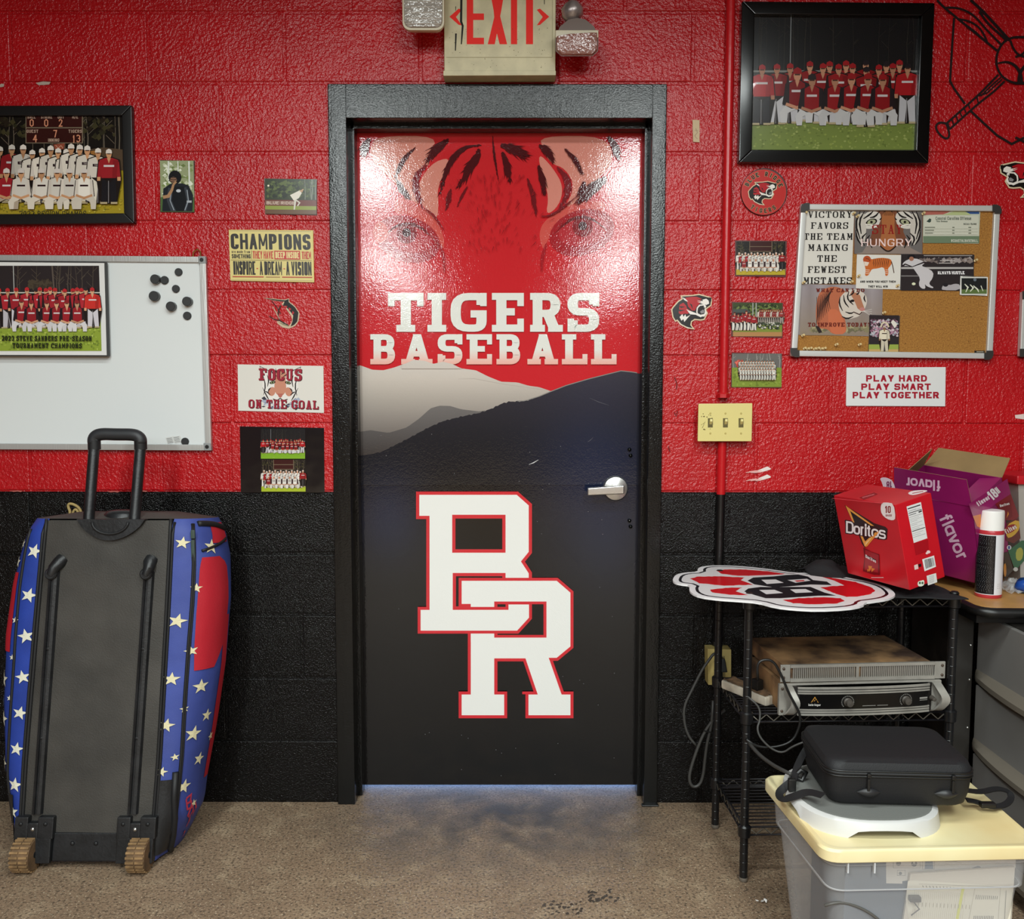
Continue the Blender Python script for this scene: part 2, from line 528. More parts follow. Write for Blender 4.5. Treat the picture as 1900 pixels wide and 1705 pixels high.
def glyph(ink, ch, x0, x1, y0, y1, wx, wy, col, serif=0.0, sharp=False, gx=None, lift=True, off=(0, 0)):
    """one letter filling the box x0..x1, y0 (top)..y1 (foot)"""
    g = _GL.get(ch)
    if not g: return
    gw = gx or max(_gw(ch), .01)
    if lift: ink.up()
    bw_ = abs(x1 - x0)
    if ch in 'MW': wx = min(wx, bw_ * .21)
    elif ch in 'AVNKXYRBHU' and bw_: wx = min(wx, bw_ * (.28 if serif else .34))
    sx = min(serif * wx, bw_ * .10)
    ax, bx = x0 + wx / 2 + sx, x1 - wx / 2 - sx
    if ch in 'CGSOQJ0': ax, bx = x0 + wx / 2, x1 - wx / 2
    if ch in 'EFLZT23': bx = x1 - wx / 2
    if ch in 'TZ': ax = x0 + wx / 2
    if _gw(ch) < 1 and not gx: ax = bx = (x0 + x1) / 2; gw = 1
    ay, by = y1 - wy / 2, y0 + wy / 2

    def mp(p):
        if _gw(ch) < 1: return ((x0 + x1) / 2 + off[0], ay + (by - ay) * p[1] / 6 + off[1])
        return (ax + (bx - ax) * p[0] / gw + off[0], ay + (by - ay) * p[1] / 6 + off[1])
    for rnd, cl, pts in g:
        q = [mp(p) for p in pts]
        if rnd and not sharp:
            # keep rounding near the corners so that long sides stay straight
            out, n = [], len(q)
            for i, p in enumerate(q):
                if not cl and i in (0, n - 1):
                    out.append(p); continue
                a, b = q[i - 1], q[(i + 1) % n]
                la = math.hypot(a[0] - p[0], a[1] - p[1]); lb = math.hypot(b[0] - p[0], b[1] - p[1])
                rr = min(la * .5, lb * .5, max((y1 - y0) * .34, 0))
                pa = (p[0] + (a[0] - p[0]) * rr / la, p[1] + (a[1] - p[1]) * rr / la) if la else p
                pb = (p[0] + (b[0] - p[0]) * rr / lb, p[1] + (b[1] - p[1]) * rr / lb) if lb else p
                for k in range(6):
                    t = k / 5
                    out.append(tuple((1 - t) ** 2 * pa[j] + 2 * t * (1 - t) * p[j] + t * t * pb[j] for j in (0, 1)))
            q = out
        elif rnd and sharp:
            out, n = [], len(q)
            for i, p in enumerate(q):
                if not cl and i in (0, n - 1):
                    out.append(p); continue
                a, b = q[i - 1], q[(i + 1) % n]
                la = math.hypot(a[0] - p[0], a[1] - p[1]); lb = math.hypot(b[0] - p[0], b[1] - p[1])
                rr = min(la * .4, lb * .4, (y1 - y0) * .16)
                out += [(p[0] + (a[0] - p[0]) * rr / (la or 1), p[1] + (a[1] - p[1]) * rr / (la or 1)), (p[0] + (b[0] - p[0]) * rr / (lb or 1), p[1] + (b[1] - p[1]) * rr / (lb or 1))]
            q = out
        # extend ends so strokes reach the box edge
        if rnd and not cl and len(q) > 1:
            for e, o in ((0, 1), (-1, -2)):
                d = (q[e][0] - q[o][0], q[e][1] - q[o][1]); l = math.hypot(*d)
                gy = pts[e][1]
                if l and gy in (0, 6) and abs(d[1]) > abs(d[0]) * .8:
                    k = wy / 2 / abs(d[1]) if d[1] else 0
                    q[e] = (q[e][0] + d[0] * k, q[e][1] + d[1] * k)
                elif l and abs(d[1]) < abs(d[0]) * .3 and gy in (0, 6, 3.1, 1.9):
                    if pts[e][0] == 0 and ch in 'BDPR': q[e] = (q[e][0], q[e][1])
        if rnd:
            ink.z += 4e-6
            ink.line(q, wx, col, closed=cl, pen=(wx, wy), lift=False)
        else:
            xm = max(p[0] for _, _, t_ in g for p in t_)
            for i in range(len(q) - 1):
                (xa, ya), (xb, yb) = q[i], q[i + 1]
                pa, pb = pts[i], pts[i + 1]
                ink.z += 4e-6
                if abs(pa[1] - pb[1]) < .2:
                    ea = wx / 2 if pa[0] in (0, xm) or 0 < i else 0
                    eb = wx / 2 if pb[0] in (0, xm) or i + 1 < len(q) - 1 else 0
                    d = 1 if xb > xa else -1
                    X0, X1 = xa - d * ea, xb + d * eb
                    ink.face([(X0, ya - wy / 2), (X0, ya + wy / 2), (X1, ya + wy / 2), (X1, ya - wy / 2)], col)
                else:
                    if ya < yb: xa, ya, xb, yb, pa, pb = xb, yb, xa, ya, pb, pa
                    sl = (xb - xa) / ((yb - ya) or 1)
                    ww = wx
                    if abs(sl) > .12 and wy < wx * .75 and sl < 0: ww = wy * 1.15
                    if wy < wx * .75 and ch in 'MN' and pa[0] == 0 and pb[0] == 0: ww = wy * 1.15
                    if wy < wx * .75 and ch in 'NU' and pa[0] == 4 and pb[0] == 4: ww = wy * 1.15
                    hw = ww / 2 * min(math.hypot(1, sl), 1.5)
                    lo, up_ = ya + wy / 2, yb - wy / 2
                    kx = sl * wy / 2 if abs(sl) < 1.2 else 0
                    ink.face([(xa - hw - kx * 0, lo), (xa + hw - kx * 0, lo), (xb + hw, up_), (xb - hw, up_)], col)
        if serif:
            for i, p in enumerate(pts):
                if p[1] not in (0, 6): continue
                nb = [pts[j] for j in (i - 1, i + 1) if 0 <= j < len(pts)]
                if rnd and i not in (0, len(pts) - 1): continue
                if ch in 'SCGJ0236OQ': continue
                if any(abs(b[1] - p[1]) > 1.5 and abs(b[1] - p[1]) > .9 * abs(b[0] - p[0]) for b in nb):
                    if ch in 'EFL' and p[0] == 4: continue
                    if ch in 'VWYMN' and len(nb) == 2 and not (ch in 'MN' and p[0] in (0, 4.8) and p[1] == 6): continue
                    if ch == 'A' and p[1] == 6: continue
                    X, Y = mp(p)
                    hw = wx * (.5 + serif)
                    if ch in 'AHKMNUVWXYR': hw = min(hw, (x1 - x0) * (.215 if ch not in 'MW' else .17))
                    sh = wy * (.95 if serif > .3 else .5)
                    ya, yb = (y1 - sh, y1) if p[1] == 0 else (y0, y0 + sh)
                    lo, hi = X - hw, X + hw
                    ink.z += 4e-6
                    ink.face([(lo + off[0], ya + off[1]), (lo + off[0], yb + off[1]), (hi + off[0], yb + off[1]), (hi + off[0], ya + off[1])], col)
            if ch in 'EFLTZC GS':
                arms = {'E': [(4, 6, -1), (4, 0, 1)], 'F': [(4, 6, -1)], 'L': [(3.8, 0, 1)], 'T': [(0, 6, -1), (4, 6, -1)], 'Z': [(0, 6, -1), (4, 0, 1)], 'S': [(4, 6, -1), (0, 0, 1)], 'C': [(4, 6, -1)], 'G': [(4, 6, -1)]}.get(ch, [])
                for ux, uy, dr in arms:
                    X, Y = mp((ux, uy))
                    hh = (y1 - y0) * .34
                    if dr < 0: ya, yb = y0, y0 + hh
                    else: ya, yb = y1 - hh, y1
                    hw = wx * .32
                    lo, hi = (X + wx / 2 - 2 * hw, X + wx / 2) if ux > 1 else (X - wx / 2, X - wx / 2 + 2 * hw)
                    if ux > 1: lo, hi = min(lo, x1 - 2 * hw), min(hi, x1)
                    ink.z += 4e-6
                    ink.face([(lo + off[0], ya + off[1]), (lo + off[0], yb + off[1]), (hi + off[0], yb + off[1]), (hi + off[0], ya + off[1])], col)


def text(ink, s, x0, x1, y0, y1, w, col, wy=None, serif=0.0, sharp=False, gap=1.3, outline=None, lean=0.0):
    """a line of lettering fitted to x0..x1 and y0..y1; w = stroke width"""
    wy = wy or w
    tot = sum(_gw(c) if _gw(c) >= 1 else .9 for c in s) + gap * (len(s) - 1)
    # every letter box = glyph width in grid units * k + stroke
    k = ((x1 - x0) - len([c for c in s if c != ' ']) * w) / tot
    old = ink.xf
    if lean:
        def sh(x, y, o=old):
            p = (x + (y1 - y) * lean, y)
            return o(*p) if o else p
        ink.xf = sh
    for ps in ((1, 0) if outline else (0,)):
        x = x0
        ink.up()
        for c in s:
            g = _gw(c) if _gw(c) >= 1 else .9
            bw = g * k + (w if c != ' ' else 0)
            if c != ' ':
                if ps:
                    o = outline[1]
                    glyph(ink, c, x - o, x + bw + o, y0 - o, y1 + o, w + 2 * o, wy + 2 * o, outline[0], serif, sharp, lift=False)
                else:
                    glyph(ink, c, x, x + bw, y0, y1, w, wy, col, serif, sharp, lift=False)
            x += bw + gap * k
    ink.xf = old


def arc_text(ink, s, cx, cy, r, a0, a1, h, w, col, outline=None, inward=False):
    """letters set round a circle, angles in degrees clockwise from the top"""
    old = ink.xf
    n = len(s)
    for ps in ((1, 0) if outline else (0,)):
        for i, c in enumerate(s):
            if c == ' ': continue
            a = R(a0 + (a1 - a0) * i / (n - 1))
            gwid = h * (.62 if c != 'I' else .3)

            def xf(x, y, a=a):
                if inward:
                    return (cx + math.sin(a) * (r + y) - math.cos(a) * x, cy - math.cos(a) * (r + y) - math.sin(a) * x)
                return (cx + math.sin(a) * (r - y) + math.cos(a) * x, cy - math.cos(a) * (r - y) + math.sin(a) * x)
            ink.xf = xf if not old else (lambda x, y, f=xf: old(*f(x, y)))
            o = outline[1] if ps else 0
            wc = outline[0] if ps else col
            glyph(ink, c, -gwid / 2 - o, gwid / 2 + o, -h / 2 - o, h / 2 + o, w + 2 * o, w + 2 * o, wc)
    ink.xf = old

# ================================================================== the room
M_RED = mat('red_wall_paint', '#b8141b', .25, bump=[(110, .0032, 1.5), (300, .0010, 1), (14, .003, 1)], vary=(3, .10), spec=.5)
M_BLK = mat('black_wall_paint', '#080707', .16, bump=[(110, .0020, 2), (320, .0022, 1)], vary=(4, .2), spec=.27)
M_FRAME = mat('black_gloss_trim', '#070808', .2, bump=[(60, .0007, 2, (1, 1, .2)), (230, .0006, 1.5)], spec=.38)
M_FLOOR = mat('worn_concrete', '#8a7560', .42, bump=[(230, .0018, 3), (30, .002, 3)], spec=.35)
M_CEIL = mat('ceiling_grey', '#5a5652', .8)
M_SIDE = mat('side_wall_paint', '#46201f', .5)
M_ALU = mat('brushed_aluminium', '#c9c9c6', .33, metal=.55, bump=[(400, .0003, 1, (1, 1, .03))])
M_PRINT = mat('matt_print', attr=True, rough=.45, spec=.3)
M_PHOTO = mat('glossy_photo_print', attr=True, rough=.22, spec=.5)
M_DOORP = mat('door_wrap_print', attr=True, rough=.075, bump=[(230, .00020, 1.5), (70, .00014, 1), (5, .0008, 1)], spec=.42)
M_BPLAS = mat('black_plastic', '#121212', .38, spec=.5)
M_CHROME = mat('satin_steel', '#c8c6c2', .28, metal=.9)


def floor_nodes():
    nt = M_FLOOR.node_tree
    N, L = nt.nodes, nt.links
    b = N['Principled BSDF']
    tc = N.new('ShaderNodeTexCoord')

    def noise(sc, det, lo, hi):
        n = N.new('ShaderNodeTexNoise'); n.inputs['Scale'].default_value = sc; n.inputs['Detail'].default_value = det
        L.new(tc.outputs['Object'], n.inputs['Vector'])
        r = N.new('ShaderNodeMapRange'); r.inputs[1].default_value, r.inputs[2].default_value = lo, hi
        L.new(n.outputs['Fac'], r.inputs[0])
        return r.outputs[0]

    def mix(a, bcol, fac, blend='MIX'):
        m = N.new('ShaderNodeMix'); m.data_type = 'RGBA'; m.blend_type = blend
        if isinstance(a, tuple): m.inputs[6].default_value = (*a, 1)
        else: L.new(a, m.inputs[6])
        if isinstance(bcol, tuple): m.inputs[7].default_value = (*bcol, 1)
        else: L.new(bcol, m.inputs[7])
        if isinstance(fac, float): m.inputs[0].default_value = fac
        else: L.new(fac, m.inputs[0])
        return m.outputs[2]
    c = mix(hexc('#988069'), hexc('#806a55'), noise(3.5, 9, .35, .8))
    c = mix(c, hexc('#aa947a'), noise(14, 6, .5, .75))
    c = mix(c, hexc('#54483c'), noise(130, 4, .48, .68))
    c = mix(c, hexc('#c9b79c'), noise(170, 2, .62, .70))
    # old foot-worn dirt in front of the doorway
    mp = N.new('ShaderNodeMapping'); mp.inputs['Location'].default_value = (-.02, .38, 0); mp.inputs['Scale'].default_value = (1.9, 3.4, 1)
    L.new(tc.outputs['Object'], mp.inputs['Vector'])
    vl = N.new('ShaderNodeVectorMath'); vl.operation = 'LENGTH'
    L.new(mp.outputs[0], vl.inputs[0])
    rg = N.new('ShaderNodeMapRange'); rg.inputs[1].default_value, rg.inputs[2].default_value = 1.35, .15
    L.new(vl.outputs['Value'], rg.inputs[0])
    mu = N.new('ShaderNodeMath'); mu.operation = 'MULTIPLY'
    L.new(rg.outputs[0], mu.inputs[0]); L.new(noise(9, 6, .3, .6), mu.inputs[1])
    c = mix(c, hexc('#4a4542'), mu.outputs[0])
    L.new(c, b.inputs['Base Color'])


floor_nodes()

XL, XR, YB = -3.2, 3.0, -11.4
fl = MB(); fl.box((XL, YB, -.1), (XR, 2.6, 0)); tag(fl.build('floor', M_FLOOR, origin=(0, 0, 0)), kind='structure')
c_ = MB(); c_.box((XL, YB, CEIL), (XR, .19, CEIL + .1)); tag(c_.build('ceiling', M_CEIL), kind='structure')
for nm, a, b in (('wall_left', (XL - .1, YB, 0), (XL, .19, CEIL)), ('wall_right', (XR, YB, 0), (XR + .1, .19, CEIL)), ('wall_front', (XL, YB - .1, 0), (XR, YB, CEIL))):
    w = MB(); w.box(a, b); tag(w.build(nm, M_SIDE), kind='structure')

# back wall: joints slab + every block
DX0, DX1 = W(617, 700)[0] + .012, W(1229, 700)[0] - .012     # outer sides of the door frame
DZ = W(930, 158)[2]
wall = thing('wall_back', (0, 0, 0), kind='structure')
mo = MB()
SPLIT_Z = W(950, 913)[2]
for x0, x1, z0, z1 in ((XL, DX0, 0, CEIL), (DX1, XR, 0, CEIL), (DX0, DX1, DZ, CEIL)):
    if z0 < SPLIT_Z:
        mo.cur = 1; mo.box((x0, .0045, z0), (x1, .19, SPLIT_Z))
    mo.cur = 0; mo.box((x0, .0045, max(z0, SPLIT_Z)), (x1, .19, z1))
mo.build('mortar', [M_RED, M_BLK], wall)

ROWY = [1488, 1374, 1258, 1141, 1028, 913, 787, 661, 540, 412, 284, 154]
ROWZ = [0.0] + [W(950, y)[2] for y in ROWY[1:]]
ROWZ.append(ROWZ[-1] + .206); ROWZ.append(ROWZ[-1] + .206); ROWZ.append(CEIL)
JO = {1: [290, 1300, 1560, 1800], 2: [170, 420, 1420, 1660], 3: [300, 560, 1290, 1545, 1790], 4: [180, 415, 1410, 1650],
      5: [57, 300, 433, 1537, 1788], 6: [55, 298, 427, 1403, 1652, 1895], 7: [176, 430, 1542, 1791], 8: [55, 310, 1283, 1540, 1800],
      9: [165, 545, 1406, 1660, 1900], 10: [40, 290, 545, 1301, 1555, 1800], 11: [158, 409, 1410, 1665],
      12: [20, 275, 527, 780, 1034, 1286, 1540, 1795], 13: [150, 400, 650, 905, 1160, 1410, 1670]}
rb = random.Random(4)
for k in range(1, len(ROWZ)):
    z0, z1 = ROWZ[k - 1], ROWZ[k]
    ym = ROWY[k - 1] - 60 if k <= 12 else 20
    xs = sorted(W(x, ym)[0] for x in JO.get(k, JO[12 if k % 2 == 0 else 13]))
    while xs[0] > XL: xs.insert(0, xs[0] - .4064)
    while xs[-1] < XR: xs.append(xs[-1] + .4064)
    spans = []
    for a, b in zip(xs, xs[1:]):
        a, b = max(a, XL), min(b, XR)
        if z1 <= DZ + .03:
            if b <= DX0 or a >= DX1: spans.append((a, b))
            else:
                if a < DX0 - .02: spans.append((a, DX0))
                if b > DX1 + .02: spans.append((DX1, b))
        else: spans.append((a, b))
    for a, b in spans:
        if b - a < .03: continue
        m = MB()
        g = .0042
        p = rb.uniform(-.0008, .0008)
        m.box((a + g, -.0 + p, max(z0 + g, .001)), (b - g, .02, z1 - g * .8), .0035, 2)
        m.build('concrete_block', M_BLK if k <= 5 else M_RED, wall)

# chips and scuffs in the paint
ik = Ink(lambda x, y, l: W(x, y, -.0022 - l))
for x, y, w, h in ((80, 155, 14, 3), (3, 159, 5, 3)):
    ik.poly([(x - w, y - h * .4), (x - w * .6, y + h), (x + w * .8, y + h * .6), (x + w, y - h), (x, y - h * 1.3)], '#b7a79b')
for y, n in ((873, 0), (888, 1)):
    ik.line([(1396 + 6 * n, y + 4), (1410, y + 1), (1424, y - 4), (1430, y - 3)], 7, '#e9dcd6', taper=[.1, .8, 1, .3])
    for i in range(7): ik.line([(1384 + i * 3, y + 4 - i % 3), (1398 + i * 3, y + 2 - i % 3)], 1.2, '#e3a7a2')
for x, y in ((30, 911), (210, 912), (262, 911)): ik.poly([(x - 12, y - .5), (x - 5, y + 1.6), (x + 2, y + .8), (x + 9, y + 1.8), (x + 12, y - .4), (x + 3, y - 1.2)], '#b5625a')
ik.poly([(1883, 770), (1884, 776), (1900, 778), (1900, 768)], '#e2cfc8')
for pts in ([(1252, 700), (1256, 712), (1255, 722)], [(1251, 765), (1255, 772), (1257, 762)], [(1240, 828), (1243, 838)]): ik.line(pts, 1.6, '#6d1316')
ik.build('paint_scuffs', M_PRINT, wall)

# large hand-painted bat, ball and home plate outline
ik = Ink(lambda x, y, l: W(x, y, -.0022 - l))
K = '#1b0b0c'


def wz(*pts): return [(1700 + x / 4.26, y / 4.26) for x, y in pts]


def stroke(pts, w=4.2, closed=False, t=None): ik.line(smooth_path(pts, 2, closed), w, K, closed=closed, taper=t)


def bats():
    stroke(wz((165, 0), (210, 50), (320, 140), (480, 270), (640, 400)), 4.4)
    stroke(wz((235, 60), (330, 60), (450, 110), (560, 240), (670, 350)), 3.8)
    stroke(wz((330, 150), (420, 165), (500, 215), (545, 290), (560, 330)), 3.6)
    stroke(wz((370, 180), (470, 250), (560, 340)), 3.0)
    stroke(wz((430, 0), (520, 80), (640, 210), (740, 320)), 5.2)
    stroke(wz((500, 90), (560, 180), (650, 260), (710, 315)), 4.4)
    stroke(wz((860, 296), (780, 290), (700, 320), (650, 390), (630, 470), (640, 540), (680, 610), (760, 655), (860, 660)), 4.2)
    stroke(wz((745, 320), (760, 370), (800, 430), (860, 450)), 4)
    stroke(wz((645, 500), (720, 485), (790, 520), (830, 590), (835, 650)), 5, t=[.6, 1, 1.2, 1])
    stroke(wz((650, 590), (600, 640), (500, 745), (240, 975)), 3.8)
    stroke(wz((700, 640), (620, 720), (500, 810), (265, 1020)), 3.8)
    stroke(wz((670, 610), (600, 670), (510, 760)), 2.6)
    ik.line(wz((680, 625), (560, 735), (480, 760), (490, 810)), 2.4, K)
    for i in range(6): ik.line(wz((410 - i * 32, 820 + i * 30), (425 - i * 32, 858 + i * 32)), 2.4, K)
    stroke(wz((240, 975), (180, 965), (150, 1000), (180, 1060), (235, 1100), (265, 1080), (255, 1020), (238, 980)), 3.8, True)
    ik.line(wz((300, 140), (285, 350), (268, 640), (300, 700), (385, 820)), 4, K)
    ik.line(wz((430, 875), (520, 960), (640, 1070), (755, 1138), (860, 1085)), 4.2, K)


bats()
ik.xf = lambda x, y: (3786 - x, y)
bats()
tag(ik.build('painted_bat_and_ball', M_PRINT, wall))

# ------------------------------------------------------------------ the door
door = thing('door_1', (0, 0, 0), kind='structure')
fx0, fx1 = DX0, DX1
ix0, ix1 = W(650, 700)[0], W(1203, 700)[0]
iz = W(925, 222)[2]
fr = MB()
FY = -.014
JD = .05
# faces with a crisp return, rabbet, stop, second rabbet
SX = .013
LEAFY = .10
for x0, x1 in ((fx0 - .012, ix0), (ix1, fx1 + .012)):
    fr.box((x0, FY, 0), (x1, .012, DZ), .003)
fr.box((ix0 - .002, FY, iz), (ix1 + .002, .012, DZ), .003)
for sx, x in ((1, ix0), (-1, ix1)):
    fr.box((x - sx * .03, .010, 0), (x, JD + .001, iz + .03))
    fr.box((x - sx * .03, JD, 0), (x + sx * SX, LEAFY + .002, iz + .03), .002)
    fr.box((x - sx * .03, LEAFY, 0), (x, .19, iz + .03))
fr.box((ix0, .010, iz), (ix1, JD + .001, iz + .03))
fr.box((ix0, JD, iz - SX), (ix1, LEAFY + .002, iz + .03), .002)
fr.box((ix0, LEAFY, iz), (ix1, .19, iz + .03))
fr.build('door_frame', M_FRAME, door, smooth=True, angle=30)
lz0 = W(925, 1456, LEAFY + .004)[2]
lf = MB()
lx0, lx1 = ix0 + .004, ix1 - .004
lf.box((lx0, LEAFY + .005, lz0), (lx1, LEAFY + .049, iz - .004), .001, 1)
leaf = lf.build('door_leaf', M_BPLAS, door)


def DI(lift=0): return Ink(lambda x, y, l: W(x, y, LEAFY + .0046 - l - lift))


LX0, LX1 = 655, 1201      # a little beyond the visible leaf, hidden behind the stops
ik = DI()


def door_x(y, side):
    p = (lx0 if side == 0 else lx1)
    # picture column of the leaf edge at that row
    z = W(925, y, LEAFY)[2]
    lo, hi = 500.0, 1300.0
    for _ in range(40):
        mid = (lo + hi) / 2
        if W(mid, y, LEAFY)[0] < p: lo = mid
        else: hi = mid
    return lo


def lerp(a, b, t): return tuple(a[i] + (b[i] - a[i]) * t for i in range(3))


RED1, RED2 = hexc('#c8262c'), hexc('#cf2a31')
DK1, DK2 = hexc('#151517'), hexc('#110f0f')


def panel(y0, y1, cf, ny=1):
    ik.up()
    for j in range(ny):
        ya, yb = y0 + (y1 - y0) * j / ny, y0 + (y1 - y0) * (j + 1) / ny
        q = [(door_x(ya, 0), ya), (door_x(yb, 0), yb), (door_x(yb, 1), yb), (door_x(ya, 1), ya)]
        ik.face(q, [cf(p[1]) for p in q])


panel(241, 760, lambda y: lerp(RED1, RED2, (y - 241) / 520), 4)


def dark_print_reflections(x, y):  # dark print with soft blue reflections painted into its colour
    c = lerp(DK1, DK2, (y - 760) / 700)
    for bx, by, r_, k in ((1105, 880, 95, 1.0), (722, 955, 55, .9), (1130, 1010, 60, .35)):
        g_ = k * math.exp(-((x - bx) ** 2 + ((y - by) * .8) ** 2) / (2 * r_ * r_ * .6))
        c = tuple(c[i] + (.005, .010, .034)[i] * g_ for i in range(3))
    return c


ik.strip(door_x(1000, 0), door_x(1000, 1), lambda x: 760, lambda x: 1456, 30, 34, dark_print_reflections)
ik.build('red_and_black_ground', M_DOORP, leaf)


def D(*pts): return [(640 + x / 3.276, 230 + y / 3.276) for x, y in pts]


ik = DI(.00012)
PALE, MIDR, DARK = '#d98a7b', '#b02a32', '#4c1519'
L_ = [
    [(190, 72), (575, 72), (500, 190), (520, 250), (430, 300), (400, 380), (470, 510), (370, 440), (300, 350), (170, 240), (150, 150)],
    [(640, 200), (610, 280), (560, 400), (570, 470), (560, 600), (480, 510), (425, 400), (520, 240)],
    [(300, 450), (390, 450), (480, 510), (560, 590), (605, 690), (600, 780), (555, 690), (460, 590), (380, 545), (300, 550)]]
for p in L_:
    ik.poly(D(*smooth_path(p, 2, True)), PALE if p[0][1] < 400 else '#d2564e')
R_ = [
    [(1185, 72), (1590, 72), (1640, 220), (1560, 310), (1420, 470), (1330, 520), (1400, 380), (1340, 270), (1250, 240), (1200, 150)],
    [(1170, 170), (1260, 260), (1330, 380), (1300, 500), (1220, 560), (1240, 440), (1200, 320)],
    [(1420, 470), (1300, 530), (1210, 590), (1180, 660), (1190, 730), (1215, 775), (1240, 680), (1310, 600), (1400, 560), (1560, 560), (1600, 470)]]
for p in R_:
    ik.poly(D(*smooth_path(p, 2, True)), PALE if p[0][1] < 400 else '#d2564e')
for (x, y, r) in ((380, 700, 1), (1440, 660, -1)):   # eye sockets
    ik.ell(*D((x, y))[0], 62, 42, '#a8232b', 24, R(18) * r)
    ik.ell(*D((x + 8, y - 10))[0], 46, 27, '#b93038', 24, R(14) * r)
    ik.ell(*D((x - 5 * r, y - 35))[0], 19, 19, '#8a1d24', 20)
    ik.ell(*D((x - 5 * r, y - 40))[0], 8, 8, '#45161a', 16)
    ik.fur(D(*[(x + q * r, y - 100 + (q * q) / 260) for q in (-150, -80, 0, 90, 170)]), 9, '#6b1a20', 60, 3, length=1.3)
ik.ell(*D((215, 660))[0], 14, 20, '#d2564e', 16)
S_ = [([(430, 140), (370, 200), (325, 270), (310, 340)], 9, DARK), ([(315, 340), (345, 400), (385, 445)], 12, DARK), ([(630, 90), (560, 150), (505, 220)], 16, DARK),
      ([(500, 250), (440, 300), (425, 390), (475, 515)], 13, '#7c1f26'), ([(830, 130), (740, 135), (670, 190), (625, 260), (600, 340), (578, 425)], 11, DARK),
      ([(815, 150), (800, 210), (745, 280), (700, 375)], 17, DARK), ([(645, 395), (630, 450), (620, 510)], 9, '#6f1a20'), ([(745, 380), (715, 430), (685, 500)], 5, '#6f1a20'),
      ([(898, 72), (903, 150), (915, 240), (935, 350)], 4, DARK), ([(945, 130), (1020, 150), (1100, 195)], 17, DARK), ([(955, 170), (985, 250), (1000, 345)], 13, DARK),
      ([(1180, 125), (1225, 160), (1262, 215)], 14, DARK), ([(1175, 250), (1200, 330), (1212, 420)], 12, DARK), ([(1108, 330), (1145, 430), (1160, 550)], 9, '#6f1a20'),
      ([(1290, 260), (1345, 320), (1362, 400), (1310, 515)], 13, '#7c1f26'), ([(1335, 150), (1400, 215), (1440, 300)], 9, DARK), ([(1455, 350), (1445, 390), (1425, 430)], 11, DARK),
      ([(1590, 320), (1520, 380), (1430, 460)], 20, DARK), ([(1600, 75), (1640, 130), (1660, 200)], 14, DARK), ([(150, 90), (125, 130), (115, 170)], 15, DARK),
      ([(560, 700), (600, 780), (605, 900)], 5, '#a8232b'), ([(1225, 720), (1200, 800), (1195, 900)], 5, '#a8232b'),
      ([(1190, 560), (1250, 560), (1350, 490), (1420, 430)], 4, '#7c1f26'), ([(480, 510), (540, 550), (600, 640)], 4, '#8e2028')]
for i, (p, w, c) in enumerate(S_): ik.fur(D(*p), w * 1.25, c, 110, i, core=.75, length=1.0, spread=.4)
rn = random.Random(9)
ik.up()
for _ in range(170):
    x, y = rn.gauss(900, 150), rn.uniform(300, 760)
    l, a = rn.uniform(18, 55), R(90) + (x - 900) / 420 + rn.uniform(-.2, .2)
    p = D((x, y), (x + math.cos(a) * l, y + math.sin(a) * l), (x + 4, y + 2))
    ik.z += 3e-6
    ik.face(p, hexc('#ab232a') if rn.random() < .85 else hexc('#841d23'))
ik.build('tiger_face_print', M_DOORP, leaf)

# hills
ik = DI(.0022)


def curve(pts):
    def f(x):
        if x <= pts[0][0]: return pts[0][1]
        for a, b in zip(pts, pts[1:]):
            if x <= b[0]: return a[1] + (b[1] - a[1]) * (x - a[0]) / (b[0] - a[0])
        return pts[-1][1]
    return f


def Z5(*pts): return [(620 + x / 2.969, 500 + y / 2.969) for x, y in pts]


far = curve(Z5((100, 518), (150, 530), (210, 552), (270, 555), (330, 540), (400, 515), (440, 497), (500, 503), (545, 520), (600, 508), (650, 520), (700, 545), (780, 555), (850, 590), (920, 618), (1010, 622), (1070, 640), (1130, 648), (1200, 672), (1300, 690)))
near = curve(Z5((100, 1030), (190, 1020), (260, 1005), (400, 935), (520, 870), (600, 835), (700, 810), (800, 790), (870, 765), (920, 740), (960, 728), (1050, 725), (1130, 700), (1190, 675), (1280, 640), (1400, 605), (1500, 580), (1580, 560), (1640, 566), (1720, 580)))
mid = curve(Z5((100, 900), (200, 885), (300, 900), (400, 870), (470, 820), (530, 765), (580, 750), (640, 752), (700, 770), (800, 782), (900, 765)))


def ramp(*st):
    st = [(a, hexc(c)) for a, c in st]

    def f(x, y):
        for (a, c), (b, d) in zip(st, st[1:]):
            if y <= b: return lerp(c, d, max(0, min(1, (y - a) / (b - a))))
        return st[-1][1]
    return f




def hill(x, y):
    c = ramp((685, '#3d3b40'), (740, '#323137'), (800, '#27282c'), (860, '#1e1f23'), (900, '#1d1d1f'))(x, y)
    d = dark_print_reflections(x, max(y, 760)); b_ = lerp(DK1, DK2, max(0, (y - 760) / 700))  # carries the painted blue reflections over the hills
    return tuple(c[i] + d[i] - b_[i] for i in range(3))


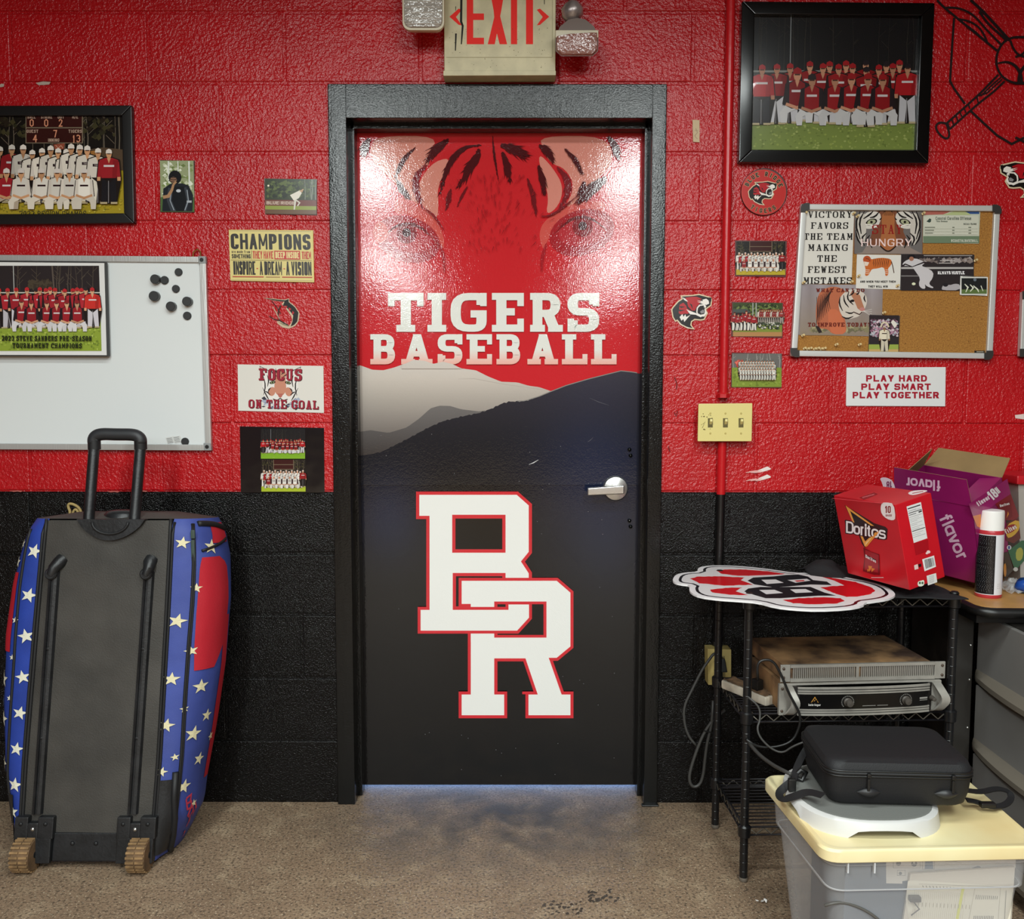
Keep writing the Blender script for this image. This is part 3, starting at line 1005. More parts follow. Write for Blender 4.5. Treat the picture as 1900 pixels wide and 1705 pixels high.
xl, xr = door_x(800, 0) + .5, door_x(800, 1) - .5
xm = xl + 1
ik.strip(xl, 1030, far, lambda x: 860, 70, 12, ramp((665, '#d6cfc8'), (700, '#cfc5bb'), (735, '#b5aca3'), (780, '#8f8781'), (815, '#6e6762'), (860, '#3f3938')))
ik.line([(850, 703), (880, 702.5), (930, 712), (1000, 722), (1030, 727)], 1.4, '#b9aea5', taper=[.3, 1, 1, .3])
ik.strip(xl, 900, mid, lambda x: 880, 40, 6, ramp((750, '#75716f'), (800, '#5d5958'), (850, '#3d3735'), (880, '#2a2525')))
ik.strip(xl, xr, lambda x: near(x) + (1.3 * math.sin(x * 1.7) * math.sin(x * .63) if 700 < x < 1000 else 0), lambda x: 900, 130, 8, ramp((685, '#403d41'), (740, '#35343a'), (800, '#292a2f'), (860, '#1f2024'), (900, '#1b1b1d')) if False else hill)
ik.line([(x, near(x) - .6) for x in range(960, 1188, 6)], 1.6, '#8d8984')
for x0, y0, x1, y1 in ((981, 862, 999, 853), (1093, 738, 1130, 752), (1090, 820, 1100, 812)):
    ik.line([(x0, y0), ((x0 + x1) / 2, (y0 + y1) / 2 + 1), (x1, y1)], 1.6 if x0 < 990 else .7, '#d8d8d8' if x0 < 990 else '#6a6a70', taper=[.2, 1, .3])
rn = random.Random(2)
for _ in range(50):
    x, y = rn.uniform(690, 1160), rn.uniform(790, 1440)
    ik.ell(x, y, .8, .8, '#77777b', 5)
ik.build('hills_print', M_DOORP, leaf)

# TIGERS BASEBALL
ik = DI(.0044)
WHT, PNK = hexc('#e9e9e2'), hexc('#f0b3a4')
wall_ink_c = ik.c


YC = 648.0


def letters(s, boxes, y0, y1, wx, wy, serif, colf):
    for ch, (a, b) in zip(s, boxes):
        n0 = len(ik.v)
        st = len(ik.c)
        vals = []
        of = ik.face

        def face(pts, col, of=of):
            def cut(keep):
                out = []
                for i, p in enumerate(pts):
                    q_ = pts[(i + 1) % len(pts)]
                    if keep(p[1]): out.append(p)
                    if (p[1] - YC) * (q_[1] - YC) < 0:
                        t = (YC - p[1]) / (q_[1] - p[1]); out.append((p[0] + (q_[0] - p[0]) * t, YC))
                return out
            for q2 in (cut(lambda y: y <= YC), cut(lambda y: y > YC)):
                if len(q2) > 2: of(q2, [colf(p[1]) for p in q2])
        ik.face = face
        glyph(ik, ch, a, b, y0, y1, wx, wy, '#ffffff', serif)
        ik.face = of


letters('TIGERS', [(720, 786), (795, 826), (836, 903), (915, 972), (982, 1046), (1053, 1112)], 543.5, 615.5, 19, 13.5, .42, lambda y: WHT)
letters('BASEBALL', [(688, 738), (744, 803), (812, 858), (867, 913), (922, 970), (978, 1036), (1044, 1090), (1098, 1144)], 620, 676, 14.5, 10.5, .42,
        lambda y: lerp(WHT, PNK, max(0, min(1, (y - 648) / 26))))
ik.build('team_lettering', M_DOORP, leaf)
# the ridge crosses in front of the lower letters
ik = DI(.0053)
ik.strip(745, 862, lambda x: max(far(x), 660), lambda x: 684, 40, 2, ramp((660, '#d6cfc8'), (684, '#d1c8bf')))
ik.build('ridge_top_print', M_DOORP, leaf)

# interlocked letters
ik = DI(.0054)
RD, WH, BK = '#d22a35', '#eeeeea', '#0f0d0d'
Bp = [(772, 912), (961, 912), (987, 935), (987, 1026), (974, 1042), (987, 1062), (987, 1148), (962, 1175.5), (775, 1175.5), (775, 1126), (791, 1126), (791, 963), (772, 963)]
ik.poly(Bp, RD); ik.poly(inset(Bp, 6), WH)
ik.rect(839, 955, 938, 1025.5, RD); ik.rect(845, 962, 932, 1019, BK)
ik.rect(840, 1063, 938, 1131, RD); ik.rect(846, 1069, 932, 1125, BK)
Rp = [(851, 1072), (1035, 1072), (1064, 1097), (1064, 1202), (1035, 1226), (1026, 1226), (1046, 1283), (1064, 1283), (1064, 1332.5), (975, 1332.5), (975, 1283), (990, 1283), (971, 1227), (923, 1227), (923, 1283), (941, 1283), (941, 1332.5), (851, 1332.5), (851, 1283), (868, 1283), (868, 1126), (851, 1126)]
ik.poly(Rp, RD)
ik.poly(inset(Rp, 5.6), WH)
ik.poly([(917, 1222), (975, 1222), (996, 1288), (969, 1288), (969, 1283), (990, 1283), (971, 1227), (923, 1227), (923, 1288), (917, 1288)], RD)
ik.rect(917, 1116, 1014, 1183, RD); ik.rect(923, 1121, 1008.5, 1178, BK)
Bb = [(775, 1126), (938, 1126), (938, 1117), (987, 1117), (987, 1148), (962, 1175.5), (775, 1175.5)]
ik.poly(Bb, RD)
ik.poly([(780.5, 1131.5), (943.5, 1131.5), (943.5, 1121.5), (981.5, 1121.5), (981.5, 1146), (959.5, 1170), (780.5, 1170)], WH)
ik.rect(797, 1112, 840, 1134, WH)
ik.poly([(873.5, 1108), (873.5, 1125.5), (917, 1125.5), (917, 1108)], WH)
ik.poly([(873.5, 1176), (873.5, 1190), (917, 1190), (917, 1176)], WH)
ik.build('interlocked_monogram', M_DOORP, leaf)

# lever handle
hx, hy, hz = W(1142, 906, LEAFY)
lv = thing('lever_handle', (hx, LEAFY, hz), parent=door)
m = MB()
m.lathe([(.041, 0), (.041, .004), (.037, .010), (.024, .013), (.014, .014), (.014, .05), (.012, .052), (0, .052)], (hx, LEAFY + .003, hz), (0, -1, 0), 40)
fix_normals(m.build('rose', M_CHROME, lv, smooth=True, angle=40))
m = MB()
p0, p1 = W(1150, 907, LEAFY - .055), W(1090, 912, LEAFY - .055)
m.hexa([(p1[0], p1[1] - .004, p1[2] - .013), (p0[0] + .014, p0[1] - .006, p0[2] - .016), (p0[0] + .014, p0[1] + .012, p0[2] - .016), (p1[0], p1[1] + .010, p1[2] - .013),
        (p1[0], p1[1] - .004, p1[2] + .012), (p0[0] + .014, p0[1] - .006, p0[2] + .012), (p0[0] + .014, p0[1] + .012, p0[2] + .012), (p1[0], p1[1] + .010, p1[2] + .012)], .004, 3)
fix_normals(m.build('lever', M_CHROME, lv, smooth=True, angle=40))
for ys in ((834, 845), (966, 977)):
    for y in ys:
        p = W(1168 + (y % 3), y, LEAFY)
        m = MB(); m.lathe([(.0065, 0), (.006, .004), (.003, .007), (0, .0075)], (p[0], LEAFY + .002, p[2]), (0, -1, 0), 14)
        fix_normals(m.build('bolt_head', M_FRAME, door, smooth=True))

# ================================================================== things on the wall
def P(Y):
    return lambda x, y, l: W(x, y, Y - l)


def slab(mb, q, Y0, Y1, r=0):
    """flat board from four picture corners TL, TR, BR, BL, front at Y1 (nearer), back at Y0"""
    a, b, c, d = [W(*p, Y1) for p in q]
    a2, b2, c2, d2 = [(p[0], Y0, p[2]) for p in (a, b, c, d)]
    mb.hexa([d, c, c2, d2, a, b, b2, a2], r, 2)
    return mb


def tiger_head(ik, x0, y0, x1, y1, flip=False, worn=False):
    """roaring tiger emblem in profile, fitted to a box"""
    def T(*pts):
        out = []
        for x, y in pts:
            u, v = (x - 260) / 870, (y - 540) / 730
            if flip: u = 1 - u
            out.append((x0 + u * (x1 - x0), y0 + v * (y1 - y0)))
        return out
    CR, KK, RR, WW = '#dcc6a4', '#15110f', '#b3131f', '#efeae2'
    sil = T((455, 575), (700, 562), (850, 542), (1000, 580), (1100, 605), (1125, 660), (1110, 780), (1035, 830), (995, 860), (1035, 935), (960, 1070), (880, 1082), (760, 1070), (700, 1110),
            (690, 1170), (760, 1262), (600, 1240), (460, 1170), (390, 1090), (350, 1110), (290, 1020), (262, 860), (290, 810), (400, 690), (480, 640))
    if not worn: ik.poly(sil, CR)
    ik.poly(inset(sil, (x1 - x0) * .028), KK)
    ik.poly(T((560, 620), (700, 600), (800, 600), (900, 640), (880, 720), (800, 800), (765, 880), (700, 880), (620, 800), (600, 720)), RR)
    ik.poly(T((440, 760), (530, 715), (570, 760), (600, 840), (700, 900), (600, 950), (560, 940), (470, 960), (420, 930)), RR)
    for p in (((430, 790), (560, 800), (470, 830)), ((400, 860), (560, 870), (450, 900)), ((500, 700), (590, 790), (540, 700)), ((650, 730), (720, 860), (700, 760))):
        ik.poly(T(*p), KK)
    ik.poly(T((500, 610), (560, 640), (620, 700), (580, 690), (530, 660)), WW)
    ik.poly(T((920, 660), (1000, 640), (1050, 680), (1060, 740), (1000, 765), (920, 745), (880, 700)), WW)
    for dy in (0, 28, 56): ik.poly(T((930, 670 + dy), (800, 640 + dy), (920, 690 + dy)), WW if dy else KK)
    ik.poly(T((790, 900), (800, 820), (850, 760), (960, 750), (1000, 790), (980, 850), (1010, 930), (960, 1000), (880, 1000), (800, 950)), WW)
    ik.poly(T((815, 900), (825, 830), (870, 785), (960, 775), (975, 830), (960, 860), (990, 920), (950, 950), (880, 965), (820, 935)), KK)
    ik.poly(T((870, 900), (930, 860), (960, 880), (950, 930), (890, 940)), '#8d8a8c')
    ik.poly(T((945, 770), (955, 830), (975, 775)), WW); ik.poly(T((960, 940), (975, 880), (990, 935)), WW)
    ik.poly(T((580, 850), (640, 880), (780, 930), (870, 985), (990, 930), (985, 965), (880, 1015), (780, 965), (660, 955)), WW)
    ik.poly(T((440, 1010), (500, 950), (520, 1010), (560, 955), (580, 1010), (670, 965), (600, 1040), (540, 1110), (520, 1050), (480, 1085)), WW)
    ik.poly(T((360, 1050), (430, 1130), (560, 1200), (720, 1245), (600, 1225), (440, 1150)), WW)
    ik.poly(T((1060, 610), (1110, 620), (1105, 700), (1075, 680)), KK)


# --- people in the team photographs: small, flat, printed
def player(ik, x, yf, h, cap='#a31a1f', shirt='#a8161c', sleeve=None, pants='#d9d6d6', skin='#c98f70', kneel=False, face=True):
    w = h * (.30 if not kneel else .235)
    sleeve = sleeve or shirt
    q_ = random.Random(int(x * 7 + yf * 3))
    sh_ = lambda c, k: tuple(v * k for v in hexc(c))
    shirt_, k_ = shirt, q_.uniform(.8, 1.12)
    pants, sleeve = sh_(pants, q_.uniform(.82, 1.03)), sh_(sleeve, q_.uniform(.85, 1.1))
    skin = sh_(skin, q_.uniform(.75, 1.1))
    if not kneel:
        ik.poly([(x - w * .66, yf - h * .81), (x - w * .78, yf - h * .45), (x - w * .5, yf), (x + w * .5, yf), (x + w * .78, yf - h * .45), (x + w * .66, yf - h * .81), (x, yf - h * .88)], '#1d1512')
        yw, ys, yn = yf - h * .47, yf - h * .80, yf - h * .84
        ik.up()
        ik.face([(x - w * .42, yw), (x - w * .46, yf), (x - w * .12, yf), (x, yw + h * .1)], pants)
        ik.face([(x + w * .42, yw), (x, yw + h * .1), (x + w * .14, yf), (x + w * .48, yf)], pants)
        ik.line([(x - w * .02, yw + h * .05), (x - w * .02, yf - 1)], max(h * .012, .4), '#8a8688')
        ik.rects([(x - w * .5, yf - h * .03, x - w * .1, yf + h * .005), (x + w * .12, yf - h * .03, x + w * .52, yf + h * .005)], '#b9a884')
        ik.poly([(x - w * .62, ys + h * .02), (x - w * .72, yw + h * .02), (x - w * .5, yw + h * .02), (x - w * .4, ys + h * .1)], sleeve)
        ik.poly([(x + w * .62, ys + h * .02), (x + w * .4, ys + h * .1), (x + w * .5, yw + h * .02), (x + w * .72, yw + h * .02)], sleeve)
        ik.rects([(x - w * .72, yw - h * .02, x - w * .52, yw + h * .05), (x + w * .52, yw - h * .02, x + w * .72, yw + h * .05)], skin)
        ik.poly([(x - w * .58, ys), (x - w * .45, yw), (x + w * .45, yw), (x + w * .58, ys), (x + w * .2, yn), (x - w * .2, yn)], sh_(shirt, k_))
        ik.poly([(x + w * .25, ys), (x + w * .2, yw), (x + w * .45, yw), (x + w * .58, ys)], sh_(shirt, k_ * .72)); ik.poly([(x - w * .12, yn), (x, ys + h * .06), (x + w * .12, yn)], skin)
        ik.rects([(x - w * .32, ys + h * .09, x + w * .32, ys + h * .125)], '#d8cfcf' if shirt[1] not in 'de' else '#2a1518')
        ty = yn
    else:
        yw, ys, yn = yf - h * .22, yf - h * .50, yf - h * .54
        ik.poly([(x - w * .5, yw - h * .05), (x - w * .95, yf - h * .12), (x - w * .85, yf), (x - w * .55, yf), (x - w * .5, yf - h * .12), (x, yw + h * .04), (x + w * .45, yf - h * .12), (x + w * .5, yf), (x + w * .85, yf), (x + w * .9, yf - h * .14), (x + w * .5, yw - h * .05)], pants)
        ik.poly([(x - w * .62, ys), (x - w * .8, yw - h * .02), (x - w * .3, yw + h * .04), (x + w * .3, yw + h * .04), (x + w * .8, yw - h * .02), (x + w * .62, ys), (x + w * .2, yn), (x - w * .2, yn)], sleeve)
        ik.poly([(x - w * .42, ys), (x - w * .42, yw), (x + w * .42, yw), (x + w * .42, ys), (x + w * .15, yn), (x - w * .15, yn)], sh_(shirt, k_))
        ik.poly([(x - w * .12, yn), (x, ys + h * .05), (x + w * .12, yn)], skin); ik.line([(x - w * .62, ys), (x - w * .75, yw)], h * .012, '#1b1416'); ik.line([(x + w * .62, ys), (x + w * .75, yw)], h * .012, '#1b1416')
        ik.rects([(x - w * .3, ys + h * .08, x + w * .3, ys + h * .11)], '#d8cfcf' if shirt[1] not in 'de' else '#2a1518')
        ik.line([(x - w * .6, yw - h * .02), (x, yw + h * .03), (x + w * .6, yw - h * .02)], h * .04, skin)
        ty = yn
    hr = h * .062
    hy_ = ty - hr * 1.0
    ik.ell(x, hy_, hr * .82, hr * 1.15, skin, 8)
    if face and h > 40: ik.rects([(x - hr * .55, hy_ - hr * .35, x + hr * .55, hy_ - hr * .05)], '#4a2c22')
    ik.up()
    ik.face([(x - hr * .95, hy_ - hr * .35), (x + hr * .95, hy_ - hr * .35), (x + hr * .8, hy_ - hr * 1.3), (x, hy_ - hr * 1.75), (x - hr * .8, hy_ - hr * 1.3)], cap)


def trees(ik, x0, y0, x1, y1, n, col, seed, w=1.2):
    rn = random.Random(seed)
    for i in range(n):
        x = rn.uniform(x0, x1)
        ik.line([(x, y1), (x + rn.uniform(-2, 2), (y0 + y1) / 2), (x + rn.uniform(-3, 3), y0)], w * rn.uniform(.5, 1.3), col, taper=[1, .8, .5])
        for k in range(3):
            yy = rn.uniform(y0, (y0 + y1) / 2)
            dx = rn.uniform(-1, 1) * (x1 - x0) * .05
            if x0 < x + dx < x1: ik.line([(x, yy + abs(dx)), (x + dx, yy)], w * .5, col)


def specks(ik, x0, y0, x1, y1, n, cols, seed, r=1.2):
    rn = random.Random(seed)
    ik.up()
    for i in range(n):
        ik.z += 2e-6
        x, y = rn.uniform(x0 + r, x1 - r), rn.uniform(y0 + r, y1 - r)
        a, b = rn.uniform(.4, 1.2) * r, rn.uniform(.3, 1) * r
        ik.face([(x - a, y), (x, y + b), (x + a, y + b * .2), (x + .2 * a, y - b)], cols[i % len(cols)])


def red_team(ik, x0, y0, x1, y1, seed=1, gy=.62, grass='#7f8f45', sky=('#16171a', '#1d1b1c'), k=1.0, caption=False):
    """team portrait at night: red shirts, two rows"""
    Wd, Hh = x1 - x0, y1 - y0
    g = y0 + Hh * gy
    ik.strip(x0, x1, lambda x: y0, lambda x: g, 1, 2, lambda x, y: lerp(hexc(sky[0]), hexc(sky[1]), (y - y0) / (g - y0)))
    trees(ik, x0 + Wd * .02, y0 + Hh * .02, x0 + Wd * .98, y0 + Hh * .42, 16, '#35322d', seed, max(Wd / 260, .5))
    ik.line([(x0 + Wd * .225, y0 + 1), (x0 + Wd * .225, y0 + Hh * .4)], max(Wd / 200, .5), '#8f9294')
    ik.rects([(x0, y0 + Hh * .415, x1, y0 + Hh * .43)], '#8c8c88')
    ik.strip(x0, x1, lambda x: g, lambda x: y1, 2, 3, lambda x, y: lerp(hexc(grass, .75), hexc(grass), (y - g) / (y1 - g)))
    specks(ik, x0, g, x1, y1, int(Wd * 1.4), ['#92a04e', '#6b7a38', '#a0ab60'], seed, max(Wd / 110, .8))
    xs = [(.055, .36), (.145, .355), (.225, .35), (.345, .335), (.425, .35), (.465, .335), (.52, .355), (.565, .33), (.605, .35), (.685, .325), (.69, .375), (.765, .36), (.81, .335), (.85, .35), (.89, .325), (.94, .35)]
    H = Hh * .45
    for i, (u, v) in enumerate(sorted(xs, key=lambda p: p[1])):
        coach = u < .1 or u > .92
        player(ik, x0 + Wd * u, y0 + Hh * (v + .455), H * .98, cap='#a51d22' if i % 5 else '#231d22', shirt='#b01c22' if coach else '#8e151b', sleeve=None if coach else '#2a1518', pants='#2a272b' if u < .06 else '#cfccd0')
    for u, v in ((.27, .80), (.36, .82), (.5, .82), (.6, .815), (.70, .815), (.79, .82)):
        player(ik, x0 + Wd * u, y0 + Hh * v, H * 1.2 if u > .3 else H * 1.28, cap='#9b1a1f' if u != .36 else '#2a2224', shirt='#8e151b', sleeve='#23171b', kneel=True, pants='#d5d2d2')


def white_team(ik, x0, y0, x1, y1, seed=2, board=True, grass='#b9a52e', people=None):
    """team portrait under the scoreboard: white shirts"""
    Wd, Hh = x1 - x0, y1 - y0
    g = y0 + Hh * .56
    ik.rect(x0, y0, x1, g, '#191613')
    trees(ik, x0, y0, x1, g, 26, '#6c5f4c', seed, max(Wd / 150, .5))
    specks(ik, x0, y0, x1, y0 + Hh * .3, int(Wd * .5), ['#3d3a22', '#2b2a1c', '#4e4a2c'], seed, max(Wd / 40, 1))
    if board:
        bx0, by0, bx1, by1 = x0 + Wd * .28, y0, x0 + Wd * .72, y0 + Hh * .29
        ik.rect(bx0 - 1, by0, bx1 + 1, by1 + 1, '#7b6a55'); ik.rect(bx0, by0, bx1, by1, '#3a1412')
        ik.rect(bx0, (by0 + by1) / 2, bx1, (by0 + by1) / 2 + 1, '#7b6a55')
    ik.strip(x0, x1, lambda x: g, lambda x: y1, 1, 2, lambda x, y: hexc(grass))
    specks(ik, x0, g, x1, y1, int(Wd * .7), ['#cdb73a', '#8f8a2c', '#a39a34'], seed, max(Wd / 90, .8))
    H = Hh * .52
    n = 15
    for i in range(n):
        u = .06 + .88 * i / (n - 1)
        v = .40 + (.02 if i % 2 else -.015)
        red = i in (1, 3, n - 1)
        player(ik, x0 + Wd * u, y0 + Hh * (v + .46), H, cap='#d8c4b8', shirt='#a01f24' if red else '#e2dcd4', sleeve='#a01f24' if red else '#d5cdc6', pants='#1d1a1c' if i == n - 1 else '#ddd7cd')
    for i in range(6): player(ik, x0 + Wd * (.16 + .12 * i), y0 + Hh * .90, H * 1.12, cap='#cfc2bb', shirt='#8e2226' if i == 0 else '#e4ded6', sleeve='#3a2225', pants='#ded8ce', kneel=True)


def board_sides(t, q, Y, wd, dp, m, name='frame_side', bev=.003):
    """four mitred sides of a frame, each an object; q outer corners on the front plane Y, wd width in picture px"""
    a = q; b = inset_q(q, wd)
    for i in range(4):
        j = (i + 1) % 4
        o = [W(*a[i], Y), W(*a[j], Y), W(*b[j], Y), W(*b[i], Y)]
        mb = MB()
        back = [(p[0], dp, p[2]) for p in o]
        mb.hexa([o[3], o[2], back[2], back[3], o[0], o[1], back[1], back[0]], bev, 2)
        fix_normals(mb.build(name, m, t, smooth=True, angle=35))


def inset_q(q, d):
    return inset(q, d)


WB = -.0015    # face of the wall

# --- big framed team photograph, top right
q = [(1377, 2), (1735, 5), (1723, 303), (1371, 301)]
t = thing('framed_team_photo', W(1550, 303, WB), 'large black framed photo of team in red shirts on night field, beside red pipe', 'picture')
M_PFRM = mat('black_gloss_frame', '#070708', .16, spec=.6)
board_sides(t, q, -.030, 24, WB, M_PFRM, bev=.003)
b = inset_q(q, 21)
mb = MB(); slab(mb, b, WB - .001, -.012); mb.build('mat_board', mat('black_mat_board', '#0d0d0e', .6), t)
ik = Ink(P(-.0124))
x0, y0, x1, y1 = 1397, 26, 1702, 278
tx = lambda x, y: (x + (y - 152) * -.018 + (x - 1549) * 0, y + (x - 1549) * .0)
ik.xf = tx
red_team(ik, x0, y0, x1, y1, 1, .64)
ik.build('photo_print', M_PHOTO, t)
M_GLASS = bpy.data.materials.new('picture_glass'); M_GLASS.use_nodes = True
_nt = M_GLASS.node_tree; _nt.nodes.clear()
_o = _nt.nodes.new('ShaderNodeOutputMaterial'); _m = _nt.nodes.new('ShaderNodeMixShader'); _t = _nt.nodes.new('ShaderNodeBsdfTransparent'); _g2 = _nt.nodes.new('ShaderNodeBsdfGlossy'); _f = _nt.nodes.new('ShaderNodeFresnel')
_g2.inputs['Roughness'].default_value = .03; _f.inputs['IOR'].default_value = 1.45
_nt.links.new(_f.outputs[0], _m.inputs[0]); _nt.links.new(_t.outputs[0], _m.inputs[1]); _nt.links.new(_g2.outputs[0], _m.inputs[2]); _nt.links.new(_m.outputs[0], _o.inputs[0])
mb = MB(); v = [W(*p, -.019) for p in b]; mb.add([v[3], v[2], v[1], v[0]], [(0, 1, 2, 3)]); mb.build('glass_pane', M_GLASS, t)

# --- framed scoreboard team photo, left
q = [(-120, 196), (244, 195), (249, 414), (-120, 418)]
t = thing('framed_team_photo', W(100, 415, WB), 'black framed photo of white-shirted team under a scoreboard, above the whiteboard', 'picture')
board_sides(t, q, -.022, 19, WB, mat('black_satin_frame', '#0c0a0a', .35), bev=.003)
b = inset_q(q, 17)
mb = MB(); slab(mb, b, WB - .001, -.010); mb.build('mat_board', mat('black_mat_board', '#0d0d0e', .6), t)


def S8(*pts): return [(x / 7.308, 190 + y / 7.308) for x, y in pts]


ik = Ink(P(-.0104))
ik.rect(-96, 211, 227, 318, '#171310')
ik.poly([(-96, 318), (-96, 397), (232, 397), (229, 300), (-96, 300)], '#b8a02c')
trees(ik, -90, 211, 226, 300, 30, '#75695a', 5, 2.0)
specks(ik, -90, 212, 226, 262, 120, ['#33301f', '#2a2118', '#464028'], 3, 7)
ik.poly(S8((1180, 640), (1400, 610), (1675, 640), (1675, 920), (1180, 900)), '#5d4a38')
ik.poly(S8((1225, 660), (1290, 655), (1290, 760), (1230, 760)), '#b57a3c')
specks(ik, -90, 318, 228, 396, 420, ['#c9b23a', '#8f8628', '#a8962c', '#d0bd4a'], 4, 2.6)
ik.rect(47.5, 209, 154, 266, '#8b7b66'); ik.rect(49, 210, 152, 236, '#3b1512'); ik.rect(49, 238, 152, 264.5, '#3b1512')
for s_, a, b2, y in (('BALL', 51, 66, 214), ('STRIKE', 76, 97, 214), ('OUT', 107, 119, 214), ('H/E', 134, 145, 214), ('GUEST', 49.5, 71, 240.5), ('TIGERS', 127, 152, 240.5), ('INNING', 89, 110, 257)):
    text(ik, s_, a, b2, y, y + 6, 1.2, '#c9a894')
LED = '#f3a27e'
for s_, a, b2, y in (('0', 55, 62.5, 221), ('0', 82, 89.5, 221), ('2', 109, 116, 221), ('7', 99, 106, 241), ('4', 61, 69, 250), ('1', 135, 138, 251), ('3', 142, 149, 250)):
    ik.up(); glyph(ik, s_, a, b2, y, y + 14, 1.9, 1.9, LED, sharp=True)
ik.poly([(99, 268), (120, 266), (118, 277), (102, 277)], '#a9563f')
ik.line([(103, 269), (108, 275), (113, 270), (117, 275)], 1, '#e8b196')
for x, y, red in ((-78, 292, 0), (-60, 290, 0), (-40, 289, 0), (-20, 291, 1), (0, 290, 1), (22, 288, 1), (43, 288, 0), (60, 294, 0), (78, 292, 0), (94, 289, 0), (108, 292, 0), (123, 293, 0), (132, 287, 0), (147, 292, 0), (148, 288, 0), (162, 289, 0), (182, 292, 0), (202, 293, 2)):
    player(ik, x, 376 + (y - 290) * .6, 106 - (y - 288), cap='#e5dcd2', shirt='#a3242b' if red else '#e6ddd0', sleeve='#a3242b' if red else '#d9cfc4', pants='#1c1a1e' if red == 2 else '#e0d8c8', skin='#d09a70')
    if not red: ik.rects([(x - 10, y + 12, x + 10, y + 17)], '#2b1a20'); text(ik, 'TIGERS', x - 7, x + 7, y + 13, y + 16, .5, '#c7b9b4')
for x, red in ((-60, 0), (-25, 1), (12, 1), (39, 0), (77, 0), (106, 0), (129, 0), (156, 0)):
    player(ik, x, 388, 108, cap='#d9cfc8', shirt='#9d2129' if red else '#e6dfd4', sleeve='#9d2129' if red else '#d8cec2', pants='#e0d6c6' if not red else '#b0a08c', kneel=True, skin='#d09a70')
text(ik, '2023 REGION CHAMPS', 36, 160, 391.5, 401, 1.4, '#2d2a1c', serif=.2)
ik.build('photo_print', M_PHOTO, t)
mb = MB(); v = [W(*p, -.016) for p in b]; mb.add([v[3], v[2], v[1], v[0]], [(0, 1, 2, 3)]); mb.build('glass_pane', M_GLASS, t)
# lower frame lip covers the print's foot
# --- small photographs
def small_print(name, q, label, fn, back='#3a1a18', Y=-.0035, edge='#5b2320', group=None, cat='photo', m=None):
    t = thing(name, W((q[0][0] + q[2][0]) / 2, q[2][1], WB), label, cat, group)
    mb = MB(); slab(mb, q, WB + .001, Y); mb.build('card', mat('card_' + edge, edge, .35), t)
    ik = Ink(P(Y - .0002))
    fn(ik)
    ik.build('print', m or M_PHOTO, t)
    return t


def catcher(ik):
    ik.xf = lambda x, y: (x + (y - 345) * .02, y)
    ik.rect(297.5, 298, 360, 393, '#9aa37c'); specks(ik, 298, 298, 360, 392, 160, ['#c8cfb0', '#6f7f4c', '#e8ecd8', '#83945a'], 7, 5)
    ik.rects([(312, 299, 315, 340), (330, 299, 332, 340), (350, 299, 353, 345)], '#dfe3da')
    ik.rect(297.5, 366, 360, 393, '#4f6a3c')
    ik.poly([(303, 350), (300, 392), (312, 392), (356, 392), (358, 362), (350, 344), (338, 340), (316, 341)], '#20242b')
    ik.poly([(312, 348), (309, 372), (316, 392), (345, 392), (351, 370), (346, 347), (330, 352)], '#3b4048')
    ik.poly([(321, 346), (318, 372), (326, 392), (340, 392), (346, 372), (341, 346)], '#14171c')
    ik.line([(318, 352), (315, 372), (322, 390)], 1.6, '#9aa3ad'); ik.line([(347, 352), (349, 372), (342, 390)], 1.6, '#9aa3ad')
    ik.ell(331, 354, 4.5, 3, '#c9ced4', 10)
    ik.line([(302, 366), (312, 364), (319, 352), (322, 342)], 6, '#b08763', taper=[1, 1, .8, .7])
    ik.ell(325, 329, 12, 13, '#17171a', 14); ik.ell(322, 334, 6.5, 6, '#8d6a54', 10)
    for k in (-4, 0, 4): ik.line([(313, 331 + k), (322, 334 + k), (331, 331 + k)], 1.1, '#101012')
    ik.line([(322, 342), (327, 337)], 4, '#b08763')
    ik.rects([(346, 372, 355, 376)], '#aeb4bb')


small_print('catcher_photo', [(297, 297), (361, 298), (360, 394), (297, 393)], 'upright photo of a catcher in helmet and black chest guard, right of scoreboard picture', catcher, edge='#3b2a20')


def pitcher(ik):
    ik.xf = lambda x, y: (x, y + (x - 539) * .012)
    ik.rect(492, 332, 587, 372, '#2e3820'); specks(ik, 492, 332, 587, 370, 200, ['#46552c', '#20281a', '#5f6d3a', '#394424'], 8, 5)
    trees(ik, 560, 332, 586, 370, 6, '#7a8073', 3, 1.6)
    ik.rects([(492, 371, 587, 382)], '#6b2c22'); ik.rects([(493, 373, 548, 380)], '#8d6a5a'); text(ik, 'BLUE RIDGE', 495, 547, 374, 379.5, 1, '#d9c4b6')
    ik.rects([(492, 382, 587, 390)], '#8f9a3d'); ik.rect(492, 389, 587, 397, '#6a4b32')
    ik.line([(548, 371), (547, 380), (546, 389)], 4, '#d9d3c6', taper=[1, .8, .6]); ik.line([(548, 370), (556, 376), (552, 382)], 2.4, '#d9d3c6')
    ik.poly([(538, 362), (545, 372), (554, 368), (560, 358), (556, 353), (548, 357)], '#e8e2d6'); ik.line([(556, 355), (563, 351)], 2, '#d8b08c'); ik.ell(560, 354, 2.2, 2.4, '#c59b78', 8)
    ik.ell(498, 345, 2, 2, '#f5ead0', 8)


small_print('pitcher_photo', [(490, 331), (588, 333), (588, 399), (492, 397)], 'photo of pitcher mid-throw by dark trees, above the yellow champions sign', pitcher, edge='#4a3326')
small_print('team_photo', [(1364, 446), (1460, 447), (1458, 514), (1364, 512)], 'small photo of white-shirted team, topmost of three under the round sign', lambda ik: white_team(ik, 1366, 448, 1457, 510, 6), group=None)


